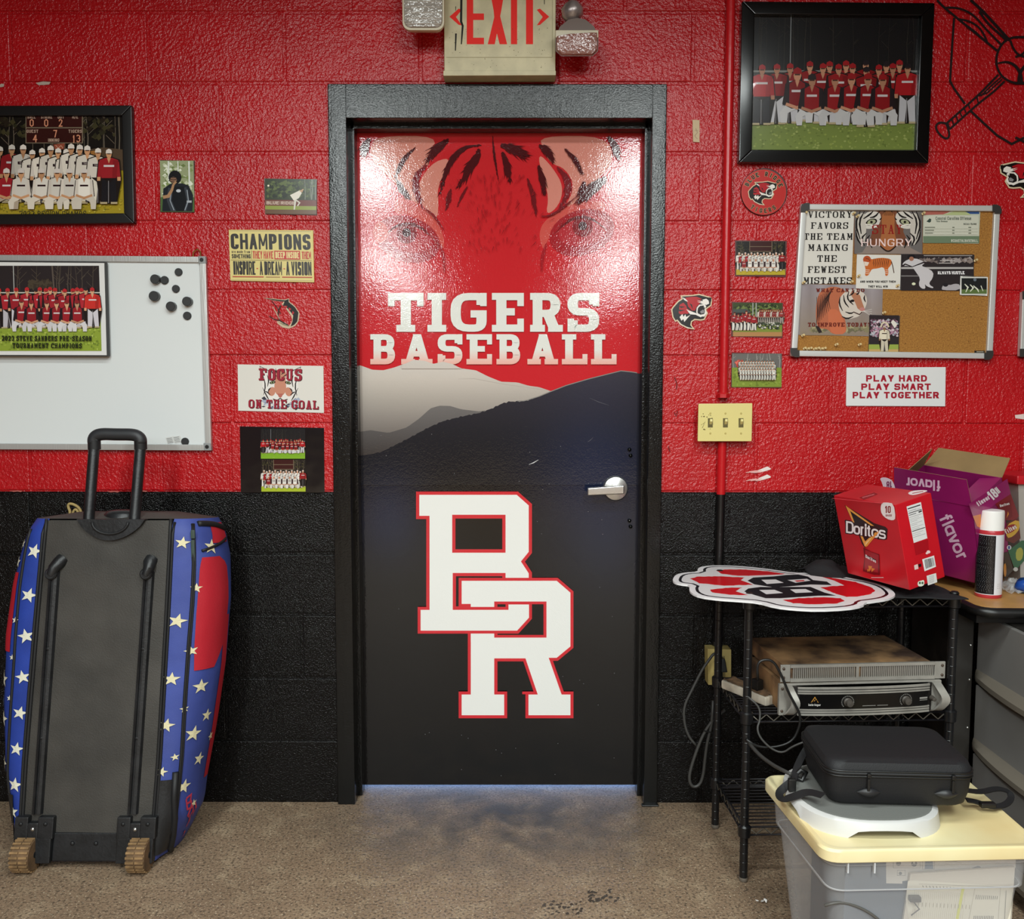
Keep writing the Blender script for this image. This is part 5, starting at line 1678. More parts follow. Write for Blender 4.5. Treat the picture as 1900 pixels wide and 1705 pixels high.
def f_slide(ik):
    ik.rect(1784, 516, 1831, 545, '#1b1f1f'); ik.rect(1784, 537, 1831, 545, '#5d7340')
    for p in (((1790, 527), (1796, 533), (1792, 542)), ((1800, 528), (1806, 534), (1800, 541)), ((1806, 530), (1814, 537), (1816, 542)), ((1820, 530), (1824, 540))): ik.line(list(p), 2.6, '#e3e6d2', taper=[.6, 1, .5])
    ik.ell(1809, 519, 3, 3, '#6b7682', 8); ik.rects([(1786, 513, 1830, 514)], '#8a8a84'); ik.rects([(1785, 547, 1829, 548)], '#8a8a84')


paper('celebration_card', [(1782, 512), (1833, 514), (1832, 549), (1781, 547)], 'small white-bordered photo card overlapping the hustle poster corner', f_slide, -.0142, cat='photo', base='#e0dfda')


def f_improve(ik):
    ik.strip(1484, 1637, lambda x: 528, lambda x: 622, 8, 4, lambda x, y: lerp(hexc('#8c8286') if int(x / 20) % 2 else hexc('#a39ba0'), hexc('#8f806f'), (y - 528) / 94))
    specks(ik, 1500, 600, 1615, 621, 60, ['#a8a07a', '#8a8262', '#6f6a52'], 6, 6)
    O = '#b8694a'
    ik.poly(smooth_path(G7((280, 1050), (330, 960), (450, 920), (560, 940), (620, 1000), (560, 1150), (600, 1300), (620, 1460), (450, 1465), (400, 1400), (290, 1400), (260, 1250)), 2, True), O)
    ik.poly(smooth_path(G7((400, 1180), (520, 1180), (590, 1330), (610, 1460), (450, 1465), (410, 1350)), 1, True), '#c96f4c')
    for i in range(9): ik.line(smooth_path(G7((470 - i * 24, 930 + i * 14), (400 - i * 14, 1050 + i * 22), (430 - i * 20, 1180 + i * 24)), 1), 2.6, '#2d1c18', taper=[.3, 1, .2])
    ik.poly(smooth_path(G7((540, 1040), (620, 960), (740, 950), (830, 1010), (850, 1090), (820, 1180), (760, 1260), (690, 1280), (600, 1300), (540, 1220), (520, 1120)), 2, True), '#d3c8bc')
    ik.poly(smooth_path(G7((640, 980), (760, 1000), (790, 1100), (820, 1180), (750, 1200), (700, 1080)), 1, True), '#b3785a')
    ik.ell(1470 + 790 / 6.09, 380 + 1180 / 6.09, 5.4, 3.6, '#c08078', 10)
    for p in (((540, 1040), (530, 1120), (570, 1200)), ((580, 1020), (590, 1100), (640, 1160)), ((640, 980), (620, 1050), (660, 1110)), ((700, 960), (690, 1000), (640, 1030)), ((760, 980), (740, 1010), (720, 1010)), ((820, 1020), (810, 1060), (830, 1100)), ((600, 1210), (660, 1230), (700, 1210)), ((560, 1260), (620, 1290), (690, 1260)), ((690, 1070), (650, 1090), (690, 1130))):
        ik.line(smooth_path(G7(*p), 1), 3.6, '#191415', taper=[.3, 1, .3])
    ik.ell(1470 + 680 / 6.09, 380 + 1085 / 6.09, 3.6, 2.4, '#15110f', 10); ik.line(G7((690, 1210), (760, 1240), (790, 1210)), 2, '#4a3430')
    for k in range(4): ik.line(G7((800, 1200), (900, 1180 + k * 26)), .5, '#efe8e2')
    ik.poly(G7((260, 1370), (300, 1370), (340, 1440), (300, 1450)), '#2b2422')
    text(ik, 'WHAT CAN I DO', 1514, 1604, 535, 542, 2.1, '#6b2318', wy=1.3, serif=.5)
    text(ik, 'TO IMPROVE TODAY?', 1499, 1616, 598.5, 606, 2.1, '#6b2318', wy=1.3, serif=.5)


paper('improve_poster', [(1485, 527), (1638, 530), (1636, 624), (1481, 621)], 'walking tiger poster reading WHAT CAN I DO TO IMPROVE TODAY, lower left of cork board', f_improve, -.0116, base='#8f8686')


def f_crowd(ik):
    ik.rect(1613, 585, 1668, 655, '#2a2225'); specks(ik, 1613, 590, 1668, 627, 260, ['#b98aa0', '#8a5f74', '#d8c4cc', '#5b3f4c', '#a8b0b8'], 6, 3)
    ik.rect(1613, 626, 1668, 640, '#2b272a'); ik.rect(1612, 639, 1667, 648, '#97a84c'); ik.rect(1612, 648, 1667, 656, '#c5a268')
    ik.poly([(1657, 593), (1665, 602), (1660, 609), (1653, 598)], '#e3dfd4')
    player(ik, 1641, 652, 48, cap='#c9b9a6', shirt='#dcd2bb', sleeve='#dcd2bb', pants='#dcd2bb', skin='#a87c5c')
    ik.line([(1634, 607), (1637, 600), (1641, 598), (1646, 600), (1649, 607)], 3, '#d8c9ae')


paper('player_photo', [(1614, 584), (1670, 586), (1667, 657), (1611, 655)], 'photo of player in pale uniform before a crowd, bottom of cork board', f_crowd, -.0135, cat='photo', base='#3a3032')

# push pins
M_PIN = mat('clear_pin', '#d9c08c', .25, spec=.6)
pins = [(1494, 396, 'VICTORY sheet top left'), (1583, 397, 'VICTORY sheet top right'), (1490, 525, 'VICTORY sheet bottom left'), (1579, 524, 'VICTORY sheet bottom right'), (1590, 402, 'STAY HUNGRY poster top left'), (1712, 397, 'STAY HUNGRY poster top right'),
        (1592, 513, 'orange tiger card left'), (1664, 531, 'orange tiger card bottom right'), (1809, 484, 'hustle poster right'), (1489, 623, 'improve poster bottom left'), (1639, 581, 'player photo top'), (1551, 640, 'bare cork under improve poster'), (1594, 640, 'bare cork left of player photo')]
pin0 = None


def pin_at(x, y, Y, lb, grp):
    global pin0
    p = W(x, y, Y)
    if pin0 is None:
        t = thing('push_pin', p, lb, 'push pin', grp)
        m = MB(); m.lathe([(.0042, .0), (.0042, .0012), (.0024, .0022), (.0020, .007), (.0036, .0085), (.0036, .0105), (0, .011)], p, (.15, -1, .25), 12)
        fix_normals(m.build('pin_head', M_PIN, t, smooth=True, angle=40))
        pin0 = t
        return t
    c = pin0.copy(); COL.objects.link(c); c.location = p; c['label'] = lb; c['group'] = grp
    for ch in pin0.children:
        d = ch.copy(); COL.objects.link(d); d.parent = c
    return c


for x, y, w_ in pins: pin_at(x, y, -.0145, 'cream push pin at ' + w_, 'push pins on the cork board')
for i, x in enumerate((1492, 1498, 1503, 1511, 1517, 1523, 1529)): pin_at(x, 647 + (i % 2), -.0112, ['leftmost', 'second from left', 'third from left', 'middle', 'third from right', 'second from right', 'rightmost'][i] + ' spare push pin in the row at cork board lower left corner', 'spare pins in a row')

# --- edge of a second board at the right of the picture
t = thing('framed_board', W(1910, 660, WB), 'silver edge of a second framed board cut off at right', 'notice board')
q = [(1898, 541), (2150, 541), (2140, 666), (1893, 661)]
board_sides(t, q, -.020, 6, WB, mat('silver_board_frame', '#cfcfcc', .35, metal=.3), 'frame_rail', .002)
mb = MB(); slab(mb, inset_q(q, 5), WB, -.010); mb.build('panel', mat('whiteboard_enamel', '#dfe3e3', .12), t)
for (x, y), sx, sy in (((1897, 540), 1, 1), ((1892, 662), 1, -1)):
    mb = MB(); mb.prism([(x, y), (x + sx * 14, y), (x + sx * 14, y + sy * 9), (x + sx * 9, y + sy * 15), (x, y + sy * 15)], lambda a, b_: W(a, b_, -.023), lambda a, b_: W(a, b_, WB)); fix_normals(mb.build('corner_cap', mat('dark_corner', '#2e2b29', .45), t))

# --- conduit, switch box, outlet box
t = thing('conduit_pipe', W(1330, 1260, 0), 'vertical conduit painted red above and black below, right of the door', 'pipe')
cr = .0135
cy_ = WB - cr - .001
m = MB()
zt, zs1, zs0, zsp, zb = CEIL, W(1342, 738, cy_)[2], W(1338, 820, cy_)[2], SPLIT_Z, W(1330, 1196, cy_)[2]
xt, xm_, xb = W(1356, 10, cy_)[0], W(1342, 740, cy_)[0], W(1331, 1150, cy_)[0]


def cx_at(z):
    z1_ = W(1356, 10, cy_)[2]
    return xm_ + (xt - xm_) * (z - zs1) / (z1_ - zs1) if z > zs1 else xb + (xm_ - xb) * (z - zb) / (zs1 - zb)


M_CR = mat('red_conduit_paint', '#bd1a20', .25, bump=[(40, .0006, 2)]); M_CB = mat('black_conduit_paint', '#101010', .3)
m.cyl((cx_at(zt), cy_, zt), (cx_at(zs1), cy_, zs1), cr, 24); m.build('upper_pipe', M_CR, t, smooth=True, angle=40)
m = MB(); m.cyl((cx_at(zs0), cy_, zs0 - .0), (cx_at(zsp), cy_, zsp - .004), cr, 24); m.build('middle_pipe', M_CR, t, smooth=True, angle=40)
m = MB(); m.cyl((cx_at(zsp), cy_, zsp - .004), (cx_at(zb), cy_, zb), cr, 24); m.build('lower_pipe', M_CB, t, smooth=True, angle=40)
m = MB(); m.lathe([(cr * 1.35, 0), (cr * 1.35, .012), (cr * 1.1, .016)], (xm_, cy_, zs1), (0, 0, 1), 6); m.build('coupling', M_CR, t)
m = MB(); m.lathe([(cr * 1.3, 0), (cr * 1.3, .012), (cr * 1.1, .014)], (xb, cy_, zb), (0, 0, 1), 6); m.build('coupling', M_CB, t)

t = thing('light_switch_box', W(1345, 820, WB), 'cream triple light switch box on the red wall, fed by pipe', 'light switch')
SD = -.048
M_CRM = mat('cream_plastic', '#dccf86', .35)
m = MB(); slab(m, [(1303, 752), (1391, 752), (1389, 817), (1301, 816)], WB, SD + .006, .003); m.build('back_box', mat('red_box_paint', '#8f141a', .4), t, smooth=True, angle=35)
m = MB(); slab(m, [(1296, 749), (1396.5, 748), (1395, 819), (1294.5, 819)], SD + .007, SD, .0025); pl = m.build('cover_plate', M_CRM, t, smooth=True, angle=35)
for x in (1318, 1346, 1375):
    m = MB(); slab(m, [(x - 4.5, 776), (x + 4.5, 776), (x + 4.5, 793), (x - 4.5, 793)], SD + .002, SD - .0006); s_ = m.build('switch_slot', mat('slot_shadow', '#5b5226', .6), t)
    a = W(x + .5, 784, SD)
    m = MB(); m.hexa([(a[0] - .004, SD, a[2] - .006), (a[0] + .004, SD, a[2] - .006), (a[0] + .004, SD + .002, a[2] + .007), (a[0] - .004, SD + .002, a[2] + .007), (a[0] - .0034, SD - .010, a[2] + .004), (a[0] + .0034, SD - .010, a[2] + .004), (a[0] + .0034, SD - .008, a[2] + .011), (a[0] - .0034, SD - .008, a[2] + .011)])
    fix_normals(m.build('toggle', M_CRM, t))
    for y in (767, 804):
        m = MB(); m.lathe([(.0032, 0), (.0028, .0012), (0, .0014)], W(x, y, SD), (0, -1, 0), 10); m.build('screw', mat('cream_screw', '#b8a860', .4), t)
ik = Ink(P(SD - .0003)); specks(ik, 1300, 764, 1325, 800, 14, ['#7d6c34', '#5b4b22'], 5, 1.6); ik.line([(1304, 787), (1309, 782), (1303, 794)], 1, '#6f5f30'); ik.build('scuff_marks', M_PRINT, t)

t = thing('wall_outlet', W(1336, 1272, WB), 'cream wall outlet box behind the wire shelf with black plug', 'outlet')
m = MB(); slab(m, [(1313, 1204), (1357, 1205), (1357, 1271), (1314, 1271)], WB, -.05, .002); m.build('outlet_box', mat('aged_cream', '#b9a566', .5), t, smooth=True, angle=35)
m = MB(); slab(m, [(1330, 1217), (1345, 1217), (1346, 1265), (1331, 1265)], -.05, -.053, .001); m.build('receptacle', mat('aged_cream_dark', '#8f7f50', .5), t)
m = MB(); slab(m, [(1332, 1248), (1341, 1248), (1341, 1258), (1332, 1258)], -.053, -.056); m.build('socket_face', M_BPLAS, t)

# --- exit sign with emergency lamps
EY = -.060
t = thing('exit_sign', W(927, 139, WB), 'cream EXIT sign with red letters and arrows above the door', 'exit sign')
M_EX = mat('exit_housing', '#c9bf9a', .45, vary=(20, .12))
m = MB(); slab(m, [(823, -95), (1032, -95), (1031, 136), (824, 137)], WB, EY, .004); m.build('housing', M_EX, t, smooth=True, angle=35)
m = MB(); slab(m, [(822.5, 131), (1031.5, 131), (1031.5, 139.5), (822.5, 140.5)], WB, EY - .003, .001); m.build('bottom_lip', M_EX, t)
ik = Ink(P(EY - .0003))
RX = '#ee2a22'
ik.up()
# letters run up out of the photograph
for r_ in ((866, -70, 878, 82), (866, -70, 898, -57), (866, 25, 898, 37), (866, 70, 898, 82), (948, -70, 959.5, 82), (976, -70, 989, 82), (964, -70, 1004, -57)): ik.z += 6e-6; ik.face([(r_[0], r_[1]), (r_[0], r_[3]), (r_[2], r_[3]), (r_[2], r_[1])], RX)
ik.up()
ik.poly([(899, -70), (914, -70), (922, -25), (931, -70), (945, -70), (930, 20), (928, 30), (941, 82), (927, 82), (922, 62), (918, 82), (905, 82), (917, 32), (916, 20)], RX)
for s_, x in ((1, 834), (-1, 1019)):
    ik.poly([(x, 31), (x + s_ * 17, 16), (x + s_ * 23, 18), (x + s_ * 12, 31.5), (x + s_ * 23, 47), (x + s_ * 17, 46)], RX)
for p, w_ in ((((855, -60), (856, 0), (855.5, 40), (858.5, 48), (856, 82)), 4.2), (((846, 62), (845, 94)), 4), (((845.5, 12), (845.5, 20)), 1.6), (((1010, -20), (1010, 8)), 2.4)):
    ik.line(list(p), w_, '#15120f', taper=[.8, 1, 1, .5])
specks(ik, 830, 45, 1025, 130, 70, ['#4b4128', '#6b5f40', '#8a7c56'], 4, .9)
ik.rects([(828, 106, 1024, 106.8)], '#9d9370'); ik.rects([(1024.5, -90, 1025.3, 106)], '#9d9370')
ik.build('exit_lettering', mat('exit_print', attr=True, rough=.55, spec=.2), t)


def lamp_head(name, label, q, Y0, Y1, tilt):
    pass


M_LENS = mat('ribbed_lens', '#a39c94', .12, spec=.7, bump=[(90, .003, 1)])
t = thing('emergency_lamp', W(785, 53, EY), 'square emergency lamp head with ribbed clear lens, left of exit sign', 'emergency lamp')
a = W(786, 8, -.10)


def rr_pts(cx, cy, w, h, r, n=5):
    out = []
    for sx, sy, a0 in ((1, 1, 0), (-1, 1, 90), (-1, -1, 180), (1, -1, 270)):
        for k in range(n + 1):
            an = R(a0 + 90 * k / n)
            out.append((cx + sx * (w - r) + r * math.cos(an), cy + sy * (h - r) + r * math.sin(an)))
    return out


m = MB()
rings = []
for Y, k in ((-.045, .55), (-.075, .9), (-.105, 1.0), (-.112, .98)):
    rings.append([(a[0] + x * k, Y, a[2] + z * k + (.0)) for x, z in rr_pts(0, 0, .061, .078, .022)])
m.loft(rings); fix_normals(m.build('lamp_shell', mat('lamp_cream', '#cfc6ad', .4), t, smooth=True, angle=50))
m = MB()
rings = []
for Y, k in ((-.110, .92), (-.118, .88), (-.121, .6), (-.1215, .02)): rings.append([(a[0] + x * k, Y, a[2] + z * k) for x, z in rr_pts(0, 0, .061, .078, .022)])
m.loft(rings); fix_normals(m.build('lens', M_LENS, t, smooth=True, angle=60))
m = MB()
for k in range(9):
    z = a[2] - .062 + k * .0155
    m.tube([(a[0] - .05, -.1192, z), (a[0], -.1222, z), (a[0] + .05, -.1192, z)], .0011, 5)
m.build('lens_ribs', mat('lens_rib', '#c9c3bb', .15, spec=.7), t)
m = MB(); m.cyl((a[0], -.045, a[2] + .11), (a[0] + .0, -.07, a[2]), .016, 14); m.build('swivel_arm', mat('lamp_cream', '#cfc6ad', .4), t, smooth=True)

t = thing('emergency_lamp', W(1068, 96, EY), 'brown-tinted emergency lamp head tipped downward, right of exit sign', 'emergency lamp')
a = W(1070, 66, -.10)
m = MB()
prof = [(-.061, -.046), (-.062, -.01), (-.05, .022), (-.025, .042), (0, .047), (.025, .042), (.05, .022), (.062, -.01), (.061, -.046), (.045, -.060), (-.045, -.060)]
m.loft([[(a[0] + x * k, Y, a[2] + z * k + dz) for x, z in prof] for Y, k, dz in ((-.045, .6, .03), (-.08, .95, .008), (-.112, 1.0, -.002))])
fix_normals(m.build('lamp_shell', mat('lamp_brown', '#5a4234', .35), t, smooth=True, angle=45))
m = MB()
low = [(-.060, -.044), (-.060, -.006), (-.03, -.001), (.03, .001), (.060, .004), (.060, -.044), (.045, -.058), (-.045, -.058)]
m.loft([[(a[0] + x * k, Y, a[2] + z * k - .003) for x, z in low] for Y, k in ((-.112, 1.0), (-.120, .95), (-.124, .7), (-.1245, .02))])
fix_normals(m.build('lens', mat('rosy_lens', '#8f6258', .12, spec=.7, bump=[(130, .002, 1)]), t, smooth=True, angle=50))
m = MB(); m.box((a[0] - .062, -.1165, a[2] - .012), (a[0] + .062, -.108, a[2] + .010), .003); m.build('rim_band', mat('lamp_cream', '#cfc6ad', .4), t, smooth=True, angle=40)
b_ = W(1062, 22, -.085)
m = MB(); m.lathe([(.012, -.03), (.028, -.018), (.031, 0), (.026, .02), (.012, .03)], b_, (.5, -.3, .4), 20); fix_normals(m.build('swivel_ball', mat('swivel_metal', '#a79b98', .3, metal=.5, vary=(30, .4)), t, smooth=True))
m = MB(); m.cyl((b_[0], -.075, b_[2] + .02), (b_[0] + .004, -.04, b_[2] + .09), .012, 12); m.build('swivel_arm', mat('lamp_brown', '#5a4234', .35), t, smooth=True)

# ================================================================== rolling bag, front left
def plane_map(p0, n):
    """picture -> point on the plane through p0 with normal n (lifted along n)"""
    p0, n = Vector(p0), Vector(n).normalized()
    c0 = Vector((CX, -CD, CH))
    if n.dot(c0 - p0) < 0: n = -n

    def f(x, y, l):
        r = Vector(_ray(x, y))
        t = (p0 - c0).dot(n) / r.dot(n)
        return tuple(c0 + r * t + n * l)
    return f


bag = thing('rolling_gear_bag', (FL(155, 1617)[0], -.40, 0), 'rolling gear bag with stars on blue and red, black panel outward, left of door', 'bag')
B0 = Vector(W(158, 1597, -.400)); B0.z = .018
B1 = Vector(W(202, 963, -.300))
VL = (B1 - B0).length
Vv = (B1 - B0) / VL
Uu = Vector((1, 0, 0))
Wv = Uu.cross(Vv).normalized()
if Wv.y < 0: Wv = -Wv


def BG(u, v, w): return tuple(B0 + Uu * u + Vv * (v * VL) + Wv * w)


def itp(tab, x):
    for a, b in zip(tab, tab[1:]):
        if x <= b[0]:
            t = (x - a[0]) / (b[0] - a[0])
            t = max(0, t)
            return a[1] + (b[1] - a[1]) * t
    return tab[-1][1]


HWR = [(0, .215), (.04, .235), (.12, .268), (.2, .272), (.35, .288), (.55, .305), (.75, .308), (.88, .298), (.95, .28), (1.0, .255)]
HWL = [(0, .215), (.05, .235), (.12, .250), (.25, .285), (.45, .305), (.65, .312), (.8, .302), (.9, .285), (.96, .268), (1.0, .25)]
PH = [(0, .182), (.3, .185), (.7, .181), (1, .176)]     # half width of the back panel
DEP = [(0, .20), (.06, .25), (.2, .285), (.8, .285), (.95, .27), (1.0, .24)]


def prof(side, v):
    a, b, d = itp(PH, v), itp(HWR if side > 0 else HWL, v), itp(DEP, v)
    e = 0 if v < .97 else (v - .97) / .03 * .02
    pts = [(a, e), (a + (b - a) * .35, .004 + e), (b * .90, .03 + e), (b * .985, .085), (b, .14), (b * .985, .19), (b * .86, d * .88), (b * .5, d), (0, d)]
    pts = smooth_path(pts, 2)
    return [(side * x, y) for x, y in pts]


_pc = {}


def BS(side, s, v, lift=0.0, k=True):
    """point on the bag's skin: s along the section from the panel's edge (0) to the back (1)"""
    def raw(s, v):
        v = max(0, min(1, v))
        key = (side, round(v, 4))
        if key not in _pc:
            p = prof(side, v)
            L = [0]
            for a, b in zip(p, p[1:]): L.append(L[-1] + math.hypot(b[0] - a[0], b[1] - a[1]))
            _pc[key] = (p, [q / L[-1] for q in L])
        p, L = _pc[key]
        s = max(0, min(1, s))
        for i in range(len(L) - 1):
            if s <= L[i + 1]:
                t = (s - L[i]) / (L[i + 1] - L[i])
                return (p[i][0] + (p[i + 1][0] - p[i][0]) * t, p[i][1] + (p[i + 1][1] - p[i][1]) * t)
        return p[-1]
    u, w = raw(s, v)
    q = BG(u, v, w)
    if lift:
        a, b = raw(min(s + .01, 1), v), raw(max(s - .01, 0), v)
        d = (a[0] - b[0], a[1] - b[1]); l = math.hypot(*d) or 1
        n = (-d[1] / l * -side, d[0] / l * -side)
        n = (n[0], n[1])
        if n[0] * side < 0: n = (-n[0], -n[1])
        if abs(n[0]) < .2 and n[1] > 0 and w < .1: n = (n[0], -n[1])
        q = BG(u + n[0] * lift, v, w + n[1] * lift)
    return q


M_BLUE = mat('royal_blue_fabric', '#26409a', .55, bump=[(500, .0004, 2), (9, .006, 2)], vary=(6, .18))
M_NAVY = mat('purplish_blue_fabric', '#3a4a94', .6, bump=[(500, .0004, 2), (8, .006, 2)], vary=(5, .15))  # duller, more purple blue for the bag's right side
M_REDF = mat('red_fabric', '#b81f2e', .55, bump=[(500, .0004, 2), (8, .004, 2)])
M_GREY = mat('dusty_black_panel', '#3d3a36', .62, bump=[(260, .0008, 2), (7, .004, 2)], vary=(5, .28))
M_ZIP = mat('black_zip_tape', '#141416', .6)
M_RUB = mat('scuffed_black_plastic', '#1b1c1e', .42, bump=[(120, .0006, 2)], vary=(18, .4))
m = MB()
for side in (-1, 1):
    m.cur = 0 if side < 0 else 1
    m.grid(lambda a, b, side=side: BS(side, a, b), 36, 44, flip=side > 0)
# closed top and bottom
for v, fl_ in ((1.0, 0), (0.0, 1)):
    ring = [BS(1, s / 20, v) for s in range(21)] + [BS(-1, s / 20, v) for s in range(20, -1, -1)]
    m.cur = 2 if v else 0
    cen = BG(0, v + (.012 if v else 0), .13)
    mid = [tuple((Vector(p) * .55 + Vector(cen) * .45) + Vv * (.012 if v else 0)) for p in ring]
    n = len(ring)
    m.add(ring + mid + [cen], [((i, (i + 1) % n, (i + 1) % n + n, i + n)) for i in range(n)] + [(i + n, (i + 1) % n + n, 2 * n) for i in range(n)])
body = fix_normals(m.build('body', [M_BLUE, M_NAVY, M_GREY], bag, smooth=True))

# red patches on both flanks
m = MB()
R_T = [(.55, (.135, .25)), (.62, (.13, .33)), (.72, (.13, .35)), (.80, (.135, .35)), (.86, (.14, .33)), (.885, (.15, .26))]


def edge(v, k):
    return itp([(a, b[k]) for a, b in R_T], v)


m.grid(lambda a, b: BS(1, (edge(.55 + .335 * b, 0)) + (edge(.55 + .335 * b, 1) - edge(.55 + .335 * b, 0)) * a, .55 + .335 * b, .0022), 8, 20, True)
m.grid(lambda a, b: BS(1, .32 + (.08 - .04 * abs(b - .4)) * a, .20 + .50 * b, .0022), 4, 24, True)
m.grid(lambda a, b: BS(1, .22 + .16 * a + .02 * b, .925 + .06 * b, .0022), 5, 6, True)
fix_normals(m.build('red_patch', M_REDF, bag, smooth=True))
m = MB()
m.grid(lambda a, b: BS(-1, .135 + .20 * a, .605 + .235 * b, .0022), 8, 14)
fix_normals(m.build('red_patch', M_REDF, bag, smooth=True))


# stars printed on the cloth, read off the photograph column by column
def star(ik, s, v, size, rot=0):
    pts = []
    for k in range(10):
        r = size if k % 2 == 0 else size * .40
        a = rot + PI / 2 + 2 * PI * k / 10
        pts.append((s + r * math.cos(a) / .47, v + r * math.sin(a) / VL))
    cx_, cy__ = s, v
    ik.up()
    for k in range(10):
        ik.face([(cx_, cy__), pts[k], pts[(k + 1) % 10]], ik.starcol)


for side, lst, cname in ((1, [(.13, .93, .020), (.11, .70, .024), (.085, .53, .022), (.06, .395, .022), (.045, .26, .016), (.24, .795, .016), (.225, .61, .018), (.2, .44, .012), (.17, .30, .012),
                         (.40, .915, .025), (.55, .855, .022), (.60, .72, .024), (.62, .56, .02), (.36, .665, .030), (.34, .50, .024), (.46, .405, .021), (.31, .36, .026), (.43, .275, .022), (.27, .205, .024), (.60, .33, .016), (.45, .14, .014)], '#dcd3ac'),
                        (-1, [(.10, .905, .024), (.11, .775, .024), (.10, .655, .024), (.10, .535, .022), (.10, .43, .022), (.11, .325, .022), (.11, .22, .024), (.14, .14, .022), (.22, .70, .012), (.22, .59, .010), (.22, .47, .010),
                              (.30, .925, .016), (.33, .87, .020), (.36, .52, .028), (.33, .405, .027), (.32, .275, .026), (.28, .175, .024), (.45, .60, .022), (.45, .45, .022)], '#e2dfcc')):
    ik = Ink(lambda s, v, l, side=side: BS(side, s, v, .0030 + l))
    ik.starcol = cname
    rn = random.Random(side + 3)
    for s_, v_, z_ in lst:
        if side > 0 and .24 < s_ < .75 and .54 < v_ < .90: continue
        ik = Ink(lambda s, v, l, side=side: BS(side, s, v, .0030 + l)); ik.starcol = cname
        star(ik, s_ * (.52 if s_ > .19 else .45), v_, z_ * .9, rn.uniform(-.3, .3))
        ik.build('star', mat('printed_stars', attr=True, rough=.6), bag)
    if side > 0:
        # scrawled letters low on the right flank
        ik = Ink(lambda s, v, l: BS(1, s * .5, v, .0030 + l))
        for pts in ([(.33, .165), (.37, .13)], [(.33, .165), (.40, .172), (.40, .15), (.35, .148)], [(.35, .148), (.42, .15), (.43, .13), (.37, .13)], [(.42, .128), (.46, .135), (.48, .115), (.45, .10), (.41, .11), (.42, .128)], [(.47, .10), (.50, .082), (.49, .065)], [(.50, .14), (.53, .12), (.52, .10), (.50, .115)], [(.50, .05), (.54, .045), (.56, .03)]):
            ik.line(pts, .012, '#b03048', pen=(.022, .007))
        ik.build('scrawled_letters', mat('printed_stars', attr=True, rough=.6), bag)
# zips and piping
for side, s, v0, v1, r_ in ((1, .105, .06, .985, .0042), (1, .113, .1, .985, .0030), (-1, .105, .10, .97, .0042), (-1, .01, .0, .99, .004), (1, .01, .0, .99, .004)):
    m = MB()
    m.tube([BS(side, s + .004 * math.sin(v * 9) * (s > .1), v, .0015) for v in [v0 + (v1 - v0) * k / 30 for k in range(31)]], r_, 6)
    m.build('zip' if s > .1 else 'piping', M_ZIP, bag, smooth=True)
m = MB(); m.tube([BS(1, .14 + .26 * t, .985 - .02 * t * t, .003) for t in [k / 14 for k in range(15)]], .0085, 8); m.build('padded_piping', M_ZIP, bag, smooth=True)
m = MB(); m.tube([BS(1, .15 + .22 * t, .905 + .03 * t, .003) for t in [k / 10 for k in range(11)]], .004, 8); m.build('piping', M_ZIP, bag, smooth=True)
# loose open zip at the lower right
m = MB(); m.tube([BS(1, s, v, .004) for s, v in ((.085, .255), (.09, .18), (.105, .12), (.13, .06), (.16, .02), (.19, .005))], .009, 8); m.build('zip_flap', M_ZIP, bag, smooth=True)
m = MB(); m.grid(lambda a, b: BS(1, .012 + (.065 + .08 * (1 - b)) * a, .015 + .22 * b, .0035), 6, 8, True); fix_normals(m.build('black_corner_panel', M_RUB, bag, smooth=True))
m = MB(); m.grid(lambda a, b: BS(-1, .06 + .08 * a, .0 + .19 * b, .0035), 6, 8); fix_normals(m.build('black_corner_panel', M_RUB, bag, smooth=True))
p = BS(1, .105, .955, .010)
m = MB(); m.box((p[0] - .006, p[1] - .004, p[2] - .012), (p[0] + .006, p[1] + .002, p[2] + .012), .002)
m.box((p[0] - .0055, p[1] - .004, p[2] - .085), (p[0] + .0045, p[1] - .0015, p[2] - .016), .0015)
m.build('zip_pull', mat('dark_green_rubber', '#3a4a44', .45), bag, smooth=True, angle=40)

# back panel: rounded plate
m = MB()


def panel_pt(a, b, w=-.004):
    v = .004 + .992 * b
    hw = itp(PH, v) - .004
    u = (2 * a - 1) * hw
    dish = .006 * (abs(2 * a - 1) ** 6)
    return BG(u, v, w + dish)


m.grid(lambda a, b: panel_pt(a, b, -.004 + .0035 * math.sin(a * PI) * math.sin(b * 11 + a * 4) * .5), 16, 40, True)
m.grid(lambda a, b: panel_pt(a, b, .012), 4, 8)
fix_normals(m.build('back_panel', M_GREY, bag, smooth=True))
m = MB()
for s_ in (-1, 1): m.tube([BG(s_ * (itp(PH, v) - .002), v, -.001) for v in [k / 24 for k in range(25)]], .0045, 6)
m.build('panel_piping', M_ZIP, bag, smooth=True)
